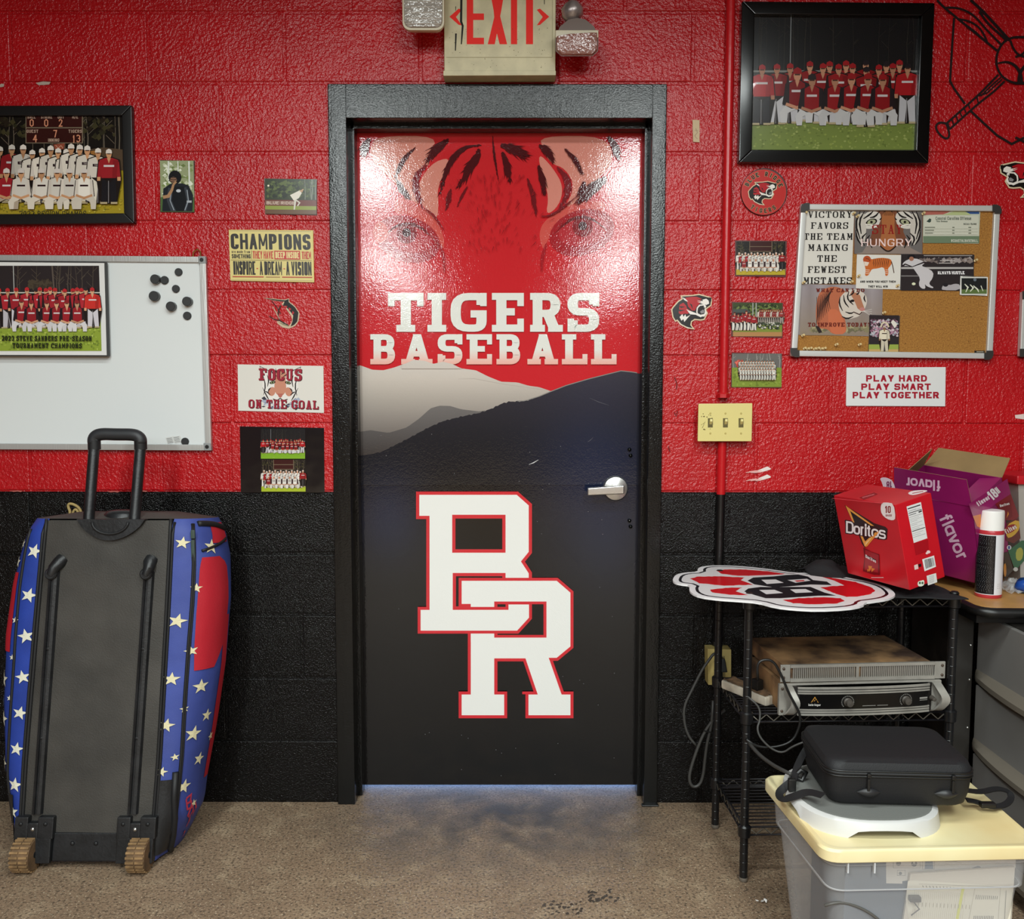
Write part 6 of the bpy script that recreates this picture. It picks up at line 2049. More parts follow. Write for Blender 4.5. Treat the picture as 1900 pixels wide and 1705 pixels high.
# skid rails
for s_, u0 in ((-1, -.140), (1, .124)):
    m = MB()
    vt, vb = .845, .14
    sec = [(-.013, 0), (-.011, -.009), (-.004, -.011), (-.003, -.006), (.003, -.006), (.004, -.010), (.012, -.008), (.016, 0)]
    m.loft([[BG(u0 + s_ * .0 + x, v, y - .004) for x, y in sec] for v in (vb, .3, .5, .7, vt)], close=False)
    m.add([BG(u0 + x, vt, y - .004) for x, y in sec] + [BG(u0, vt + .01, -.003)], [(i, i + 1, 8) for i in range(7)])
    rail = fix_normals(m.build('skid_rail', M_RUB, bag, smooth=True, angle=35))
    m = MB()
    m.tube([BG(u0 + .018 * (1 if s_ < 0 else .2), vt + .036, .004), BG(u0 + .012 * (1 if s_ < 0 else .1), vt + .026, -.006), BG(u0 + .004, vt + .012, -.017), BG(u0 - .003, vt - .008, -.017)], [.019, .018, .015, .012], 14)
    m.lathe([(.0165, 0), (.0165, .010), (.013, .014), (0, .014)], BG(u0 - .003, vt - .005, -.010), tuple(-Wv), 20)
    c = fix_normals(m.build('rail_cap', M_RUB, bag, smooth=True, angle=40))
    m = MB(); m.lathe([(.005, 0), (.0045, .002), (0, .0025)], BG(u0 - .003, vt - .002, -.0245), tuple(-Wv), 12); m.build('screw', M_CHROME, c, smooth=True)
    for v in (.62, .36):
        m = MB(); m.lathe([(.005, 0), (.004, .0015), (0, .001)], BG(u0, v, -.0108), tuple(-Wv), 12); m.build('screw', M_ZIP, rail, smooth=True)
    # wheel bracket
    m = MB()
    uw = u0 + (-.002 if s_ < 0 else .016)
    for a, b, c_, d in ((uw - .050, uw + .052, .0, .075), (uw - .052, uw - .014, .07, .135), (uw + .012, uw + .056, .07, .135), (uw - .016, uw + .014, .07, .118)):
        q = [BG(a, c_, -.004), BG(b, c_, -.004), BG(b, c_, .02), BG(a, c_, .02), BG(a, d, -.004), BG(b, d, -.004), BG(b, d, .02), BG(a, d, .02)]
        e = -.016 if b - a < .05 or c_ < .05 else -.022
        q = [tuple(Vector(p) + (Wv * e if i in (0, 1, 4, 5) else Vector((0, 0, 0)))) for i, p in enumerate(q)]
        m.hexa(q, .004, 2)
    br = fix_normals(m.build('wheel_bracket', M_RUB, bag, smooth=True, angle=35))
    for du, dv in ((-.034, .115), (.034, .115), (0, .10)):
        m = MB(); m.lathe([(.0055, 0), (.005, .002), (0, .003)], BG(uw + du, dv, -.0205), tuple(-Wv), 12); m.build('screw', M_CHROME if du == 0 else M_ZIP, br, smooth=True)
    # wheel with a cleated tread
    wx = FL(48, 1617)[0] if s_ < 0 else FL(263, 1614)[0]
    wr, ww = .046, .025
    c0 = Vector((wx, -.418, wr))
    wh = thing('wheel', tuple(c0), parent=bag)
    m = MB()
    m.lathe([(wr * .55, -ww), (wr * .86, -ww), (wr * .93, -ww * .8), (wr * .93, ww * .8), (wr * .86, ww), (wr * .55, ww)], tuple(c0), (1, 0, 0), 40)
    m.build('tyre', mat('muddy_tyre', '#6b5238', .8, bump=[(90, .001, 2)], vary=(30, .3)), wh)
    m = MB()
    for k in range(22):
        a = 2 * PI * k / 22
        for sx in (-1, 1):
            vs = []
            for rr in (wr * .90, wr * 1.0):
                for xx, da in ((.0015, -.065), (ww * .97, -.065), (ww * .97, .065), (.0015, .065)):
                    vs.append((c0.x + sx * xx, c0.y + rr * math.cos(a + da), c0.z + rr * math.sin(a + da)))
            m.hexa(vs)
    m.build('tread_cleats', mat('dusty_cleats', '#8a6c48', .85, vary=(40, .3)), wh)
    m = MB(); m.lathe([(.008, -ww * 1.02), (.012, -ww * .9), (wr * .56, -ww * .75), (wr * .56, ww * .75), (.012, ww * .9), (.008, ww * 1.02)], tuple(c0), (1, 0, 0), 20)
    for k in range(6):
        a = 2 * PI * k / 6
        m.tube([(c0.x + ww * .9, c0.y + .008 * math.cos(a), c0.z + .008 * math.sin(a)), (c0.x + ww * .9, c0.y + wr * .6 * math.cos(a), c0.z + wr * .6 * math.sin(a))], .0025, 5)
    m.build('hub', M_RUB, wh)
# bottom scuff plate with rivets
m = MB(); m.hexa([BG(-.09, .003, -.010), BG(.09, .003, -.010), BG(.09, .003, .012), BG(-.09, .003, .012), BG(-.09, .085, -.007), BG(.09, .085, -.007), BG(.09, .085, .012), BG(-.09, .085, .012)], .004, 2)
pl = fix_normals(m.build('scuff_plate', M_RUB, bag, smooth=True, angle=35))
for du in (-.035, .03):
    m = MB(); m.lathe([(.006, 0), (.005, .002), (0, .003)], BG(du, .055, -.0095), tuple(-Wv), 12); m.build('rivet', M_ZIP, pl, smooth=True)
# handle cup and telescopic handle
m = MB()
cup = [(-.095, 1.0)] + [(-.095 + .19 * t / 16, 1.0 - .062 * math.sin(PI * t / 16) ** .7) for t in range(1, 16)] + [(.095, 1.0)]
cup = [(.012 + u, v) for u, v in cup]
m.prism(cup, lambda u, v: BG(u, v, -.016), lambda u, v: BG(u, v, .01))
fix_normals(m.build('handle_cup', M_RUB, bag))
m = MB(); m.tube([BG(.012 + .05 * math.cos(a), .992 - .035 * math.sin(a), -.018) for a in [PI * k / 12 for k in range(13)]], .004, 6); m.build('cup_rim', M_ZIP, bag, smooth=True)
m = MB(); m.loft([[BG(.010 + .055 * k * math.cos(2 * PI * j / 20), 1.0 + h, .075 + .05 * k * math.sin(2 * PI * j / 20)) for j in range(20)] for h, k in ((-.01, 1.05), (.012, 1.0), (.022, .8), (.026, .4))])
fix_normals(m.build('handle_housing', M_RUB, bag, smooth=True, angle=60))
hd = thing('telescopic_handle', BG(.008, 1.0, .02), parent=bag)
HB = Vector(BG(0, 1.0, .018))
tubes = []
for px, qx in ((164, 175), (249, 261)):
    a = Vector(W(px, 972, B1.y + .012)); b = Vector(W(qx, 826, B1.y + .062))
    m = MB(); m.tube([tuple(a), tuple(a + (b - a) * .99)], .0150, 10, flat=1.0); fix_normals(m.build('handle_tube', M_RUB, hd, smooth=True, angle=60)); tubes.append(b)
    m = MB(); m.tube([tuple(b - Vector((0, 0, .012))), tuple(b + Vector((0, 0, .014)))], .0175, 12); m.build('handle_collar', M_ZIP, hd, smooth=True, angle=60)
gy = tubes[0].y
gp = [tuple(tubes[0] + Vector((0, 0, .006)))] + [W(x, y, gy) for x, y in ((174, 815), (178, 808), (190, 805), (215, 806), (245, 806), (256, 809), (261, 815))] + [tuple(tubes[1] + Vector((0, 0, .006)))]
m = MB(); m.tube(smooth_path(gp, 2), .0175, 12); fix_normals(m.build('grip', mat('soft_grip', '#26272a', .5), hd, smooth=True))
m = MB(); a = Vector(W(218, 799, gy)); m.box((a.x - .022, a.y - .008, a.z - .006), (a.x + .022, a.y + .008, a.z + .004), .003); m.build('release_button', M_ZIP, hd, smooth=True, angle=40)
# tan cord loop behind the shoulder of the bag
m = MB()
m.tube(smooth_path([W(x, y, -.14) for x, y in ((126, 962), (131, 950), (126, 940), (128, 934), (138, 936), (148, 943), (152, 955), (150, 966))], 2), .0042, 8)
m.tube(smooth_path([W(x, y, -.145) for x, y in ((133, 962), (136, 948), (141, 944), (146, 952), (144, 964))], 2), .0038, 8)
m.build('cord_loop', mat('tan_webbing', '#a8905a', .7), bag, smooth=True)

# ================================================================== wire shelf with what stands on it
M_WIRE = mat('black_coated_wire', '#17161a', .35, vary=(60, .5), spec=.5)
M_POST = mat('black_post', '#141416', .3, spec=.5)
SX0, SY0 = FL(1379, 1634)[0], FL(1379, 1634)[1]
shelf_rot = R(2.0)
SM = Matrix.Translation((SX0, SY0, 0)) @ Matrix.Rotation(shelf_rot, 4, 'Z')
sh = thing('wire_shelf', (SX0, SY0, 0), 'black three-tier wire shelf stand right of door', 'shelf')
SW, SD_ = .55, .30
for (x, y) in ((0, 0), (SW, 0), (SW, SD_), (0, SD_)):
    c = SM @ Vector((x, y, 0))
    m = MB(); m.cyl((c.x, c.y, .012), (c.x, c.y, .782), .0112, 16)
    for k in range(30): m.lathe([(.0112, -.0012), (.0119, 0), (.0112, .0012)], (c.x, c.y, .03 + k * .0254), (0, 0, 1), 14)
    po = m.build('post', M_POST, sh, smooth=True, angle=40)
    m = MB(); m.lathe([(.0095, 0), (.012, .003), (.012, .010), (.009, .016)], (c.x, c.y, 0), (0, 0, 1), 16); m.build('foot', mat('worn_foot', '#6a6157', .5), po, smooth=True, angle=40)
    m = MB(); m.lathe([(.0112, 0), (.0118, .004), (.008, .008), (0, .009)], (c.x, c.y, .782), (0, 0, 1), 16); m.build('post_cap', M_BPLAS, po, smooth=True)
TIER = (.150, .462, .772)
for ti, z in enumerate(TIER):
    sf = thing('shelf_tier', tuple(SM @ Vector((SW / 2, SD_ / 2, z))), parent=sh)
    m = MB(); m.M = SM
    e = .012
    rim = [(e, 0), (SW - e, 0), (SW, e), (SW, SD_ - e), (SW - e, SD_), (e, SD_), (0, SD_ - e), (0, e)]
    for a, b in (((e, 0), (SW - e, 0)), ((SW, e), (SW, SD_ - e)), ((SW - e, SD_), (e, SD_)), ((0, SD_ - e), (0, e))):
        for dz in (0, -.022): m.tube([(a[0], a[1], z + dz), (b[0], b[1], z + dz)], .0030, 6)
    m.build('rim_wires', M_WIRE, sf, smooth=True)
    m = MB(); m.M = SM
    for a, b in (((e, 0), (SW - e, 0)), ((SW, e), (SW, SD_ - e)), ((SW - e, SD_), (e, SD_)), ((0, SD_ - e), (0, e))):
        L_2 = math.hypot(b[0] - a[0], b[1] - a[1]); n = max(4, round(L_2 / .042)) * 2
        m.tube([(a[0] + (b[0] - a[0]) * k / n, a[1] + (b[1] - a[1]) * k / n, z - .002 - .018 * (k % 2)) for k in range(n + 1)], .0021, 5)
    m.build('zigzag_wire', mat('worn_bright_wire', '#6b655c', .3, metal=.5), sf, smooth=True)
    m = MB(); m.M = SM
    for k in range(1, 15): m.tube([(0, SD_ * k / 15, z + .001), (SW, SD_ * k / 15, z + .001)], .0019, 5)
    for x in (SW * .33, SW * .66): m.tube([(x, 0, z - .003), (x, SD_, z - .003)], .0026, 6)
    d = m.build('deck_wires', M_WIRE, sf, smooth=True); d['kind'] = 'stuff'
    for x, y in ((0, 0), (SW, 0), (SW, SD_), (0, SD_)):
        c = SM @ Vector((x, y, 0))
        m = MB(); m.lathe([(.0122, 0), (.0165, .003), (.0175, .030), (.0135, .034), (.0125, .034)], (c.x, c.y, z - .027), (0, 0, 1), 18); m.build('collar', M_POST, sf, smooth=True, angle=40)

# paw-shaped sign lying on the top tier
ZS = TIER[2] + .016
t = thing('paw_sign', FL(1455, 1092, ZS), 'flat red, white and black paw print cut-out lying on the wire shelf top', 'sign')


def pw(*pts): return [FL(1240 + x / 4.318, 1030 + y / 4.318, ZS)[:2] for x, y in pts]


out = smooth_path(pw((35, 190), (60, 155), (130, 138), (235, 132), (235, 105), (275, 88), (370, 80), (550, 85), (700, 98), (860, 118), (1000, 140), (1150, 142), (1300, 155), (1500, 190), (1640, 215), (1760, 255), (1815, 300), (1818, 325), (1760, 352), (1640, 370), (1575, 378),
                   (1560, 405), (1440, 428), (1200, 440), (1000, 430), (850, 412), (720, 375), (560, 362), (400, 352), (250, 332), (180, 300), (165, 265), (180, 240), (80, 228), (40, 212)), 1, True)
m = MB(); m.prism(out, lambda x, y: (x, y, ZS), lambda x, y: (x, y, ZS - .005)); fix_normals(m.build('board', mat('white_foam_board', '#e4e3e4', .4), t))
ik = Ink(lambda x, y, l: (x, y, ZS + .0002 + l))
RDP = '#cf1420'
ik.poly(inset(out, .016), '#15131a'); ik.poly(inset(out, .024), '#e8e6e6')
for p in (((385, 125), (450, 115), (600, 115), (800, 130), (935, 150), (850, 165), (560, 165), (430, 150)), ((175, 190), (230, 172), (420, 170), (610, 180), (590, 200), (690, 237), (450, 245), (250, 225)),
          ((335, 275), (480, 262), (590, 258), (560, 280), (650, 322), (500, 318), (350, 300)), ((920, 360), (1050, 345), (1250, 338), (1380, 345), (1415, 370), (1350, 388), (1150, 395), (1000, 385)),
          ((1170, 165), (1300, 180), (1500, 215), (1620, 255), (1660, 285), (1620, 315), (1500, 335), (1400, 335), (1220, 260), (1300, 250), (1405, 245), (1320, 215))):
    q = pw(*p)
    rn = random.Random(len(p))
    jag = []
    for a, b in zip(q, q[1:] + q[:1]):
        n = max(2, int(math.hypot(b[0] - a[0], b[1] - a[1]) / .008))
        for k in range(n): jag.append((a[0] + (b[0] - a[0]) * k / n + rn.uniform(-.0015, .0015), a[1] + (b[1] - a[1]) * k / n + rn.uniform(-.0025, .0025)))
    ik.poly(jag, RDP)
ik.poly(pw((580, 200), (650, 165), (850, 158), (1050, 148), (1200, 165), (1330, 205), (1410, 243), (1240, 245), (1200, 255), (1340, 310), (1430, 335), (1150, 335), (900, 352), (760, 358), (540, 290), (600, 255), (700, 245)), '#e8e6e6')
ik.poly(pw((635, 205), (680, 180), (850, 170), (940, 160), (1040, 155), (1120, 172), (1160, 200), (1270, 212), (1310, 240), (1140, 236), (980, 250), (850, 260), (690, 235)), '#17141a')
ik.poly(pw((745, 198), (860, 195), (925, 222), (790, 232)), '#e8e6e6'); ik.poly(pw((955, 200), (1110, 190), (1140, 205), (1020, 222)), '#e8e6e6'); ik.poly(pw((1010, 204), (1085, 200), (1095, 208), (1030, 214)), RDP)
ik.poly(pw((608, 292), (640, 268), (740, 255), (860, 258), (960, 255), (1140, 255), (1250, 300), (1345, 325), (1200, 326), (900, 346), (780, 346), (690, 320)), '#17141a')
ik.poly(pw((728, 280), (850, 278), (920, 304), (785, 314)), '#e8e6e6'); ik.poly(pw((975, 275), (1100, 272), (1160, 298), (1020, 304)), '#e8e6e6')
ik.build('paw_print', M_PHOTO, t)

# crumpled black cloth under the snack box
from mathutils import noise as _ns
m = MB()
cx0, cx1, cy0, cy1 = .90, 1.225, -.485, -.10


def cloth(a, b):
    x, y = cx0 + (cx1 - cx0) * a, cy0 + (cy1 - cy0) * b
    h_ = abs(_ns.noise((x * 16, y * 16, 2))) * .030 + abs(_ns.noise((x * 45, y * 45, 5))) * .008
    ed = min(a, 1 - a, b, 1 - b)
    if ed < .12: h_ *= ed / .12
    lift = max(0, 1 - math.hypot(x - .955, y + .19) / .09) * .045
    x, y = x + .015 * _ns.noise((y * 20, 3, x * 9)), y + .02 * _ns.noise((x * 18, 7, y * 9))
    if y < -.20 and x < 1.09: h_ *= max(0, min(1, (x - 1.04) / .05)) if x > 1.04 else .08
    return (x, y, TIER[2] + .006 + h_ + lift)


m.grid(cloth, 46, 50)
o = m.build('black_cloth', mat('black_cloth', '#0f0f12', .8, bump=[(300, .0005, 2)]), None, smooth=True)
sol = o.modifiers.new('thick', 'SOLIDIFY'); sol.thickness = .002
tag(o, 'crumpled black cloth bunched on the shelf top under red snack box', 'cloth')


# ---- cartons
def carton(name, loc, eul, dims, label, m_out, cat='box', open_top=False, parts=True):
    Mx = Matrix.Translation(loc) @ (Matrix.Rotation(eul[2], 4, 'Z') @ Matrix.Rotation(eul[1], 4, 'Y') @ Matrix.Rotation(eul[0], 4, 'X'))
    L, D_, H = dims
    t = thing(name, loc, label, cat)
    m = MB(); m.M = Mx
    th = .0015
    if not open_top:
        m.box((0, 0, 0), (L, D_, H), .0025, 2)
        m.build('carton', m_out, t, smooth=True, angle=35)
    else:
        for a, b in (((0, 0, 0), (L, D_, th)), ((0, 0, 0), (L, th, H)), ((0, D_ - th, 0), (L, D_, H)), ((0, 0, 0), (th, D_, H)), ((L - th, 0, 0), (L, D_, H))): m.box(a, b)
        m.build('carton', m_out, t)
    return t, Mx, (L, D_, H)


M_SRED = mat('red_carton', '#bd1622', .32, vary=(5, .12))
t, Mx, (L, D_, H) = carton('snack_box', (.994, -.2731, .8027), (.2395, -.0075, -1.2392), (.2404, .1179, .2313), 'red tortilla chip carton standing tilted on the black cloth', M_SRED)
fn_front = plane_map(Mx @ Vector((0, -.0004, 0)), (Mx.to_3x3() @ Vector((0, -1, 0))))
fn_side = plane_map(Mx @ Vector((L + .0004, 0, 0)), (Mx.to_3x3() @ Vector((1, 0, 0))))
fn_top = plane_map(Mx @ Vector((0, 0, H + .0004)), (Mx.to_3x3() @ Vector((0, 0, 1))))


def K5(*pts): return [(1540 + x / 6.818, 860 + y / 6.818) for x, y in pts]


ik = Ink(fn_front)
ik.poly(K5((185, 525), (560, 755), (700, 800), (730, 830), (720, 960), (600, 960), (590, 900), (440, 1065), (400, 1010), (360, 890), (210, 890), (185, 720), (290, 740)), '#2a0f10')
ik.poly(K5((215, 560), (550, 780), (620, 850), (440, 1040), (390, 920), (300, 740)), '#171113')
ik.poly(K5((195, 530), (560, 790), (520, 785), (255, 600), (310, 745), (290, 745)), '#e8a24a')
ik.poly(K5((370, 880), (440, 1050), (620, 860), (585, 860), (445, 985), (400, 890)), '#e8a24a')
ik.poly(K5((440, 1050), (620, 860), (600, 870), (452, 1000)), '#f3cf8e')
# lettering along the slanting line
ax, ay, bx, by = 1540 + 205 / 6.818, 860 + 800 / 6.818, 1540 + 715 / 6.818, 860 + 885 / 6.818


def slx(x, y): return (x, y + (x - ax) * (by - ay) / (bx - ax) + 0)


ik.xf = slx
for k, (col, w_) in enumerate((('#2a0f10', 6.5), ('#f1eeee', 3.2))):
    for ch, a, b, h0 in (('D', 1570, 1584, 0), ('o', 1584, 1596, 5), ('r', 1597, 1604, 5), ('i', 1604, 1609, 2), ('t', 1609, 1617, 1), ('o', 1617, 1631, 5), ('s', 1631, 1644, 4)):
        y0_, y1_ = ay - 11, ay + 11
        gh = {'o': 25, 'r': 25, 's': 25, 'i': 25, 't': 26}.get(ch, 24)
        e = 1.7 if k == 0 else 0
        glyph(ik, ch, a - e, b + e, y1_ - gh * .92 - (e if ch == 'D' else 0), y1_ + e, w_, w_, col)
ik.xf = None
ik.poly(K5((560, 900), (620, 850), (610, 880), (470, 1050), (440, 1050)), '#e8973a')
ik.poly(smooth_path(K5((640, 560), (660, 495), (720, 490), (808, 505), (835, 690), (800, 722), (720, 700), (655, 640)), 1, True), '#eee7e6')
for s_, a, b, y0_, y1_, w_ in (('10', 697, 772, 535, 625, 2.2), ('BAGS', 708, 785, 642, 668, .9)):
    text(ik, s_, 1540 + a / 6.818, 1540 + b / 6.818, 860 + y0_ / 6.818, 860 + y1_ / 6.818, w_, '#8c1320')
ik.poly(K5((425, 1060), (520, 1115), (625, 1150), (635, 1410), (560, 1405), (420, 1360), (440, 1200)), '#6f0f18')
ik.poly(K5((450, 1090), (620, 1160), (610, 1380), (440, 1340)), '#a0202a')
ik.line(K5((450, 1160), (585, 1230)), 3.6, '#2a0f10'); 
ik.xf = lambda x, y: (x, y + (x - 1606) * .52)
text(ik, 'Doritos', 1606.5, 1626, 1028, 1034, 1.1, '#f1eeee')
ik.xf = None
for p in (((490, 1290), (540, 1300), (500, 1370)), ((530, 1320), (575, 1330), (530, 1372)), ((475, 1330), (500, 1345), (480, 1370))): ik.poly(K5(*p), '#d98a35')
ik.rects([(1617, 1070.5, 1640, 1072)], '#d8b4b4')
ik.build('front_print', M_PHOTO, t)
ik = Ink(fn_side)
ik.poly(K5((968, 545), (1150, 487), (1232, 945), (1060, 1005)), '#dcdcdc')


def on_side(u, v): return (968 + 182 * u + 85 * v, 545 - 58 * u + 458 * v)


for v, w_, u1, c in ((.07, 14, .93, '#3a3a3c'), (.135, 4, .6, '#7a7a7c'), (.15, 3, .9, '#8a8a8c'), (.195, 9, .97, '#2a2a2c'), (.25, 8, .55, '#4a4a4c'), (.31, 4, .93, '#6a6a6c'), (.36, 3, .7, '#8a8a8c'), (.40, 3, .93, '#8a8a8c'), (.44, 3, .55, '#7a7a7c'), (.50, 3, .85, '#8a8a8c'), (.54, 3, .5, '#7a7a7c'), (.6, 3, .9, '#8a8a8c'), (.65, 3, .6, '#7a7a7c'), (.695, 9, .97, '#2a2a2c'), (.76, 3, .8, '#8a8a8c'), (.81, 3, .6, '#8a8a8c'), (.86, 3, .9, '#6a6a6c')):
    ik.line(K5(on_side(.05, v), on_side(u1, v)), w_ / 6.8, c)
ik.line(K5(on_side(.72, .245), on_side(.95, .235)), 2.6, '#3a3a3c')
ik.poly(K5((1060, 1010), (1240, 960), (1250, 1100), (1085, 1160)), '#a5141f')
ik.ell(1540 + 1245 / 6.818, 860 + 1118 / 6.818, 3.6, 3, '#e8c9c9', 10); ik.ell(1540 + 1225 / 6.818, 860 + 1135 / 6.818, 2.4, 2, '#e8c9c9', 8)
ik.poly(K5((1165, 1212), (1315, 1163), (1340, 1305), (1195, 1363)), '#dedede')
rn = random.Random(5)
for k in range(11):
    x = 1198 + k * 10.5
    ik.line(K5((x, 1215 - k * 2.6), (x + 18, 1330 - k * 4)), rn.choice((.5, .8, 1.1)), '#26262a')
ik.poly(K5((1062, 1288), (1108, 1270), (1118, 1330), (1070, 1345)), '#dcc3c0'); ik.poly(K5((1115, 1275), (1150, 1265), (1155, 1300), (1125, 1312)), '#2a1214')
ik.poly(K5((1220, 1420), (1340, 1385), (1355, 1500), (1238, 1542)), '#dadad8')
for k in range(6): ik.line(K5((1250, 1432 + k * 16), (1315, 1412 + k * 16)), .6, '#8d8d8f')
ik.poly(smooth_path(K5((1105, 1495), (1150, 1480), (1190, 1470), (1192, 1530), (1160, 1555), (1110, 1552)), 1, True), '#d8e0d0')
for x in (1135, 1168): ik.ell(1540 + x / 6.818, 860 + 1510 / 6.818, 2, 2.4, '#4a5a48', 8)
ik.build('side_print', M_PHOTO, t)
ik = Ink(fn_top)
ik.poly(smooth_path(K5((985, 370), (1040, 345), (1140, 335), (1250, 340), (1180, 370), (1060, 400), (1000, 392)), 1, True), '#eee7e6'); ik.line(K5((1040, 378), (1120, 362), (1180, 352)), 1.4, '#a03040')
ik.poly(K5((370, 430), (560, 365), (605, 385), (430, 458)), '#7c1018'); ik.line(K5((410, 430), (560, 390)), 1.6, '#b86068')
ik.line(K5((30, 440), (640, 500), (812, 508)), .6, '#e0525c'); ik.build('top_print', M_PHOTO, t)

# purple variety carton, flaps open
M_PUR = mat('purple_carton', '#8a1a5c', .32, vary=(4, .15))
M_KR = mat('brown_card', '#8a7048', .7, vary=(10, .12))
t, Mx, (L, D_, H) = carton('variety_snack_box', (1.224, -.1179, .7962), (.4452, .0898, -.9178), (.2272, .1639, .2582), 'open purple snack carton printed flavor, flaps raised, behind red carton', M_PUR, open_top=True)
fn_front = plane_map(Mx @ Vector((0, -.0004, 0)), (Mx.to_3x3() @ Vector((0, -1, 0))))
fn_side = plane_map(Mx @ Vector((L + .0004, 0, 0)), (Mx.to_3x3() @ Vector((1, 0, 0))))
ik = Ink(fn_front)


def turned(x0, y0, x1, y1):
    """maps a level line of text (x along, y across) to a slanting baseline"""
    d = math.hypot(x1 - x0, y1 - y0); ux, uy = (x1 - x0) / d, (y1 - y0) / d
    return lambda x, y: (x0 + ux * x - uy * y, y0 + uy * x + ux * y)


def lower(ik, s, x0, boxes, h, w, col):
    for ch, a, b in zip(s, boxes, boxes[1:]):
        gh = {'f': h * 1.0, 'l': h}.get(ch, h)
        glyph(ik, ch, x0 + a, x0 + b - w * .35, -gh, 0, w, w, col)


# rotated word on the large panel
ik.xf = turned(1739, 962, 1777, 1047)
for ch, a, b in (('f', 0, 13), ('l', 13, 19), ('a', 20, 38), ('v', 39, 56), ('o', 56, 75), ('r', 77, 89)):
    glyph(ik, ch, a, b, -27, -3, 4.4, 4.4, '#e3bdd6')
ik.xf = None
ik.line([(1650, 914), (1797, 937.5)], 1, '#b8508c')
ik.build('front_print', M_PHOTO, t)
ik = Ink(fn_side)


def Z1(*pts): return [(1700 + x / 5.33, 860 + y / 5.33) for x, y in pts]


ik.poly(Z1((520, 400), (900, 150), (935, 300), (640, 500), (560, 520)), '#9c2268')
ik.poly(Z1((560, 520), (640, 500), (640, 640), (600, 620)), '#d87a2a')
ik.poly(Z1((780, 400), (935, 300), (1015, 520), (985, 560), (890, 560)), '#8c1a26')
ik.xf = turned(*Z1((615, 425))[0], *Z1((745, 340))[0])
text(ik, 'flavor', 0, 27, -9, 0, 2.2, '#f0dfe8')
ik.xf = turned(*Z1((755, 370))[0], *Z1((850, 290))[0])
text(ik, '18', 0, 16, -19, 0, 3.4, '#f4eef2'); text(ik, 'COUNT', 17, 22, -16, -3, 1.1, '#f4eef2')
ik.xf = None
ik.poly(Z1((800, 420), (935, 360), (950, 520), (900, 560), (850, 560)), '#7c1420'); ik.xf = turned(*Z1((830, 432))[0], *Z1((925, 405))[0]); text(ik, 'Doritos', 0, 18, -5, 0, 1.2, '#f3ecec'); ik.xf = None
ik.poly(Z1((905, 470), (890, 540), (915, 500)), '#e08a35')
ik.poly(Z1((890, 590), (1010, 540), (1030, 740), (960, 790), (885, 760)), '#6a1a18'); ik.poly(smooth_path(Z1((885, 610), (1010, 545), (1025, 640), (960, 720), (890, 740)), 1, True), '#e8b83a')
ik.xf = turned(*Z1((890, 690))[0], *Z1((1000, 630))[0]); ik.ell(10, -4, 13, 7, '#a3211f', 18); text(ik, 'Fritos', -1, 22, -8, 1, 1.9, '#f7efe6'); ik.xf = None
ik.poly(Z1((905, 860), (1040, 760), (1066, 760), (1066, 960), (975, 1060), (940, 960)), '#1d6b45'); ik.poly(smooth_path(Z1((980, 860), (1030, 820), (1060, 870), (1040, 960), (985, 960)), 1, True), '#b9ba4a')
ik.ell(*Z1((915, 830))[0], 4.4, 4.4, '#e6e6e6', 10); ik.rects([(1700 + 905 / 5.33, 860 + 815 / 5.33, 1700 + 925 / 5.33, 860 + 845 / 5.33)], '#2a5aa0')
ik.poly(Z1((865, 880), (905, 870), (960, 1050), (870, 1150)), '#2a1a16'); ik.poly(smooth_path(Z1((860, 1000), (885, 980), (890, 1110), (865, 1120)), 1, True), '#d88a2e'); ik.ell(*Z1((980, 1045))[0], 4.4, 4, '#dcdcd6', 10)
ik.build('side_print', M_PHOTO, t)


def flap(name, a, b, length, ang, m_out, m_in, axis_out):
    """flap hinged on a-b (box coordinates), leaning by ang from upright towards axis_out"""
    a, b = Vector(a), Vector(b)
    d = Vector((0, 0, 1)) * math.cos(ang) + Vector(axis_out) * math.sin(ang)
    n = Vector(axis_out) * math.cos(ang) - Vector((0, 0, 1)) * math.sin(ang)
    h = (b - a) * .04
    m = MB(); m.M = Mx
    q = [a, b, b - h + d * length, a + h + d * length]
    m.mi = []
    m.cur = 0; m.add([tuple(p + n * .0014) for p in q], [(0, 1, 2, 3)])
    m.cur = 1; m.add([tuple(p) for p in q], [(3, 2, 1, 0)])
    m.cur = 1; m.add([tuple(p + n * .0014) for p in q] + [tuple(p) for p in q], [(1, 5, 6, 2), (2, 6, 7, 3), (3, 7, 4, 0)])
    m.build(name, [m_out, m_in], t)
    return (Mx @ (a + n * .0018), (Mx.to_3x3() @ n))


p0, n0 = flap('front_flap', (0, 0, H), (L, 0, H), .082, R(-2), M_PUR, M_KR, (0, -1, 0))
ik = Ink(plane_map(p0, n0))
# word upside-down on the raised flap
ik.xf = lambda x, y: (1745 - x, 908 - y + (x - 18) * -.10)
for ch, a, b in (('f', 0, 9), ('l', 10, 14), ('a', 15, 28), ('v', 29, 41), ('o', 42, 56), ('r', 57, 65)):
    glyph(ik, ch, a, b, -2, 18, 3.6, 3.6, '#e3bdd6')
ik.xf = None
ik.poly(smooth_path([(1632, 887), (1642, 885), (1655, 890), (1661, 903), (1660, 909), (1640, 909), (1637, 896)], 1, True), '#e9d4e0')
ik.xf = lambda x, y: (1655 - x, 905 - y); text(ik, '18', 0, 10, -1, 12, 2, '#7a1450'); ik.xf = None
ik.build('flap_print', M_PHOTO, t)
flap('back_flap', (L, D_, H), (0, D_, H), .075, R(72), M_PUR, M_KR, (0, 1, 0))
flap('left_flap', (0, D_, H), (0, 0, H), .075, R(-30), M_PUR, M_KR, (-1, 0, 0))
flap('right_flap', (L, 0, H), (L, D_, H), .06, R(-100), M_PUR, M_KR, (1, 0, 0))
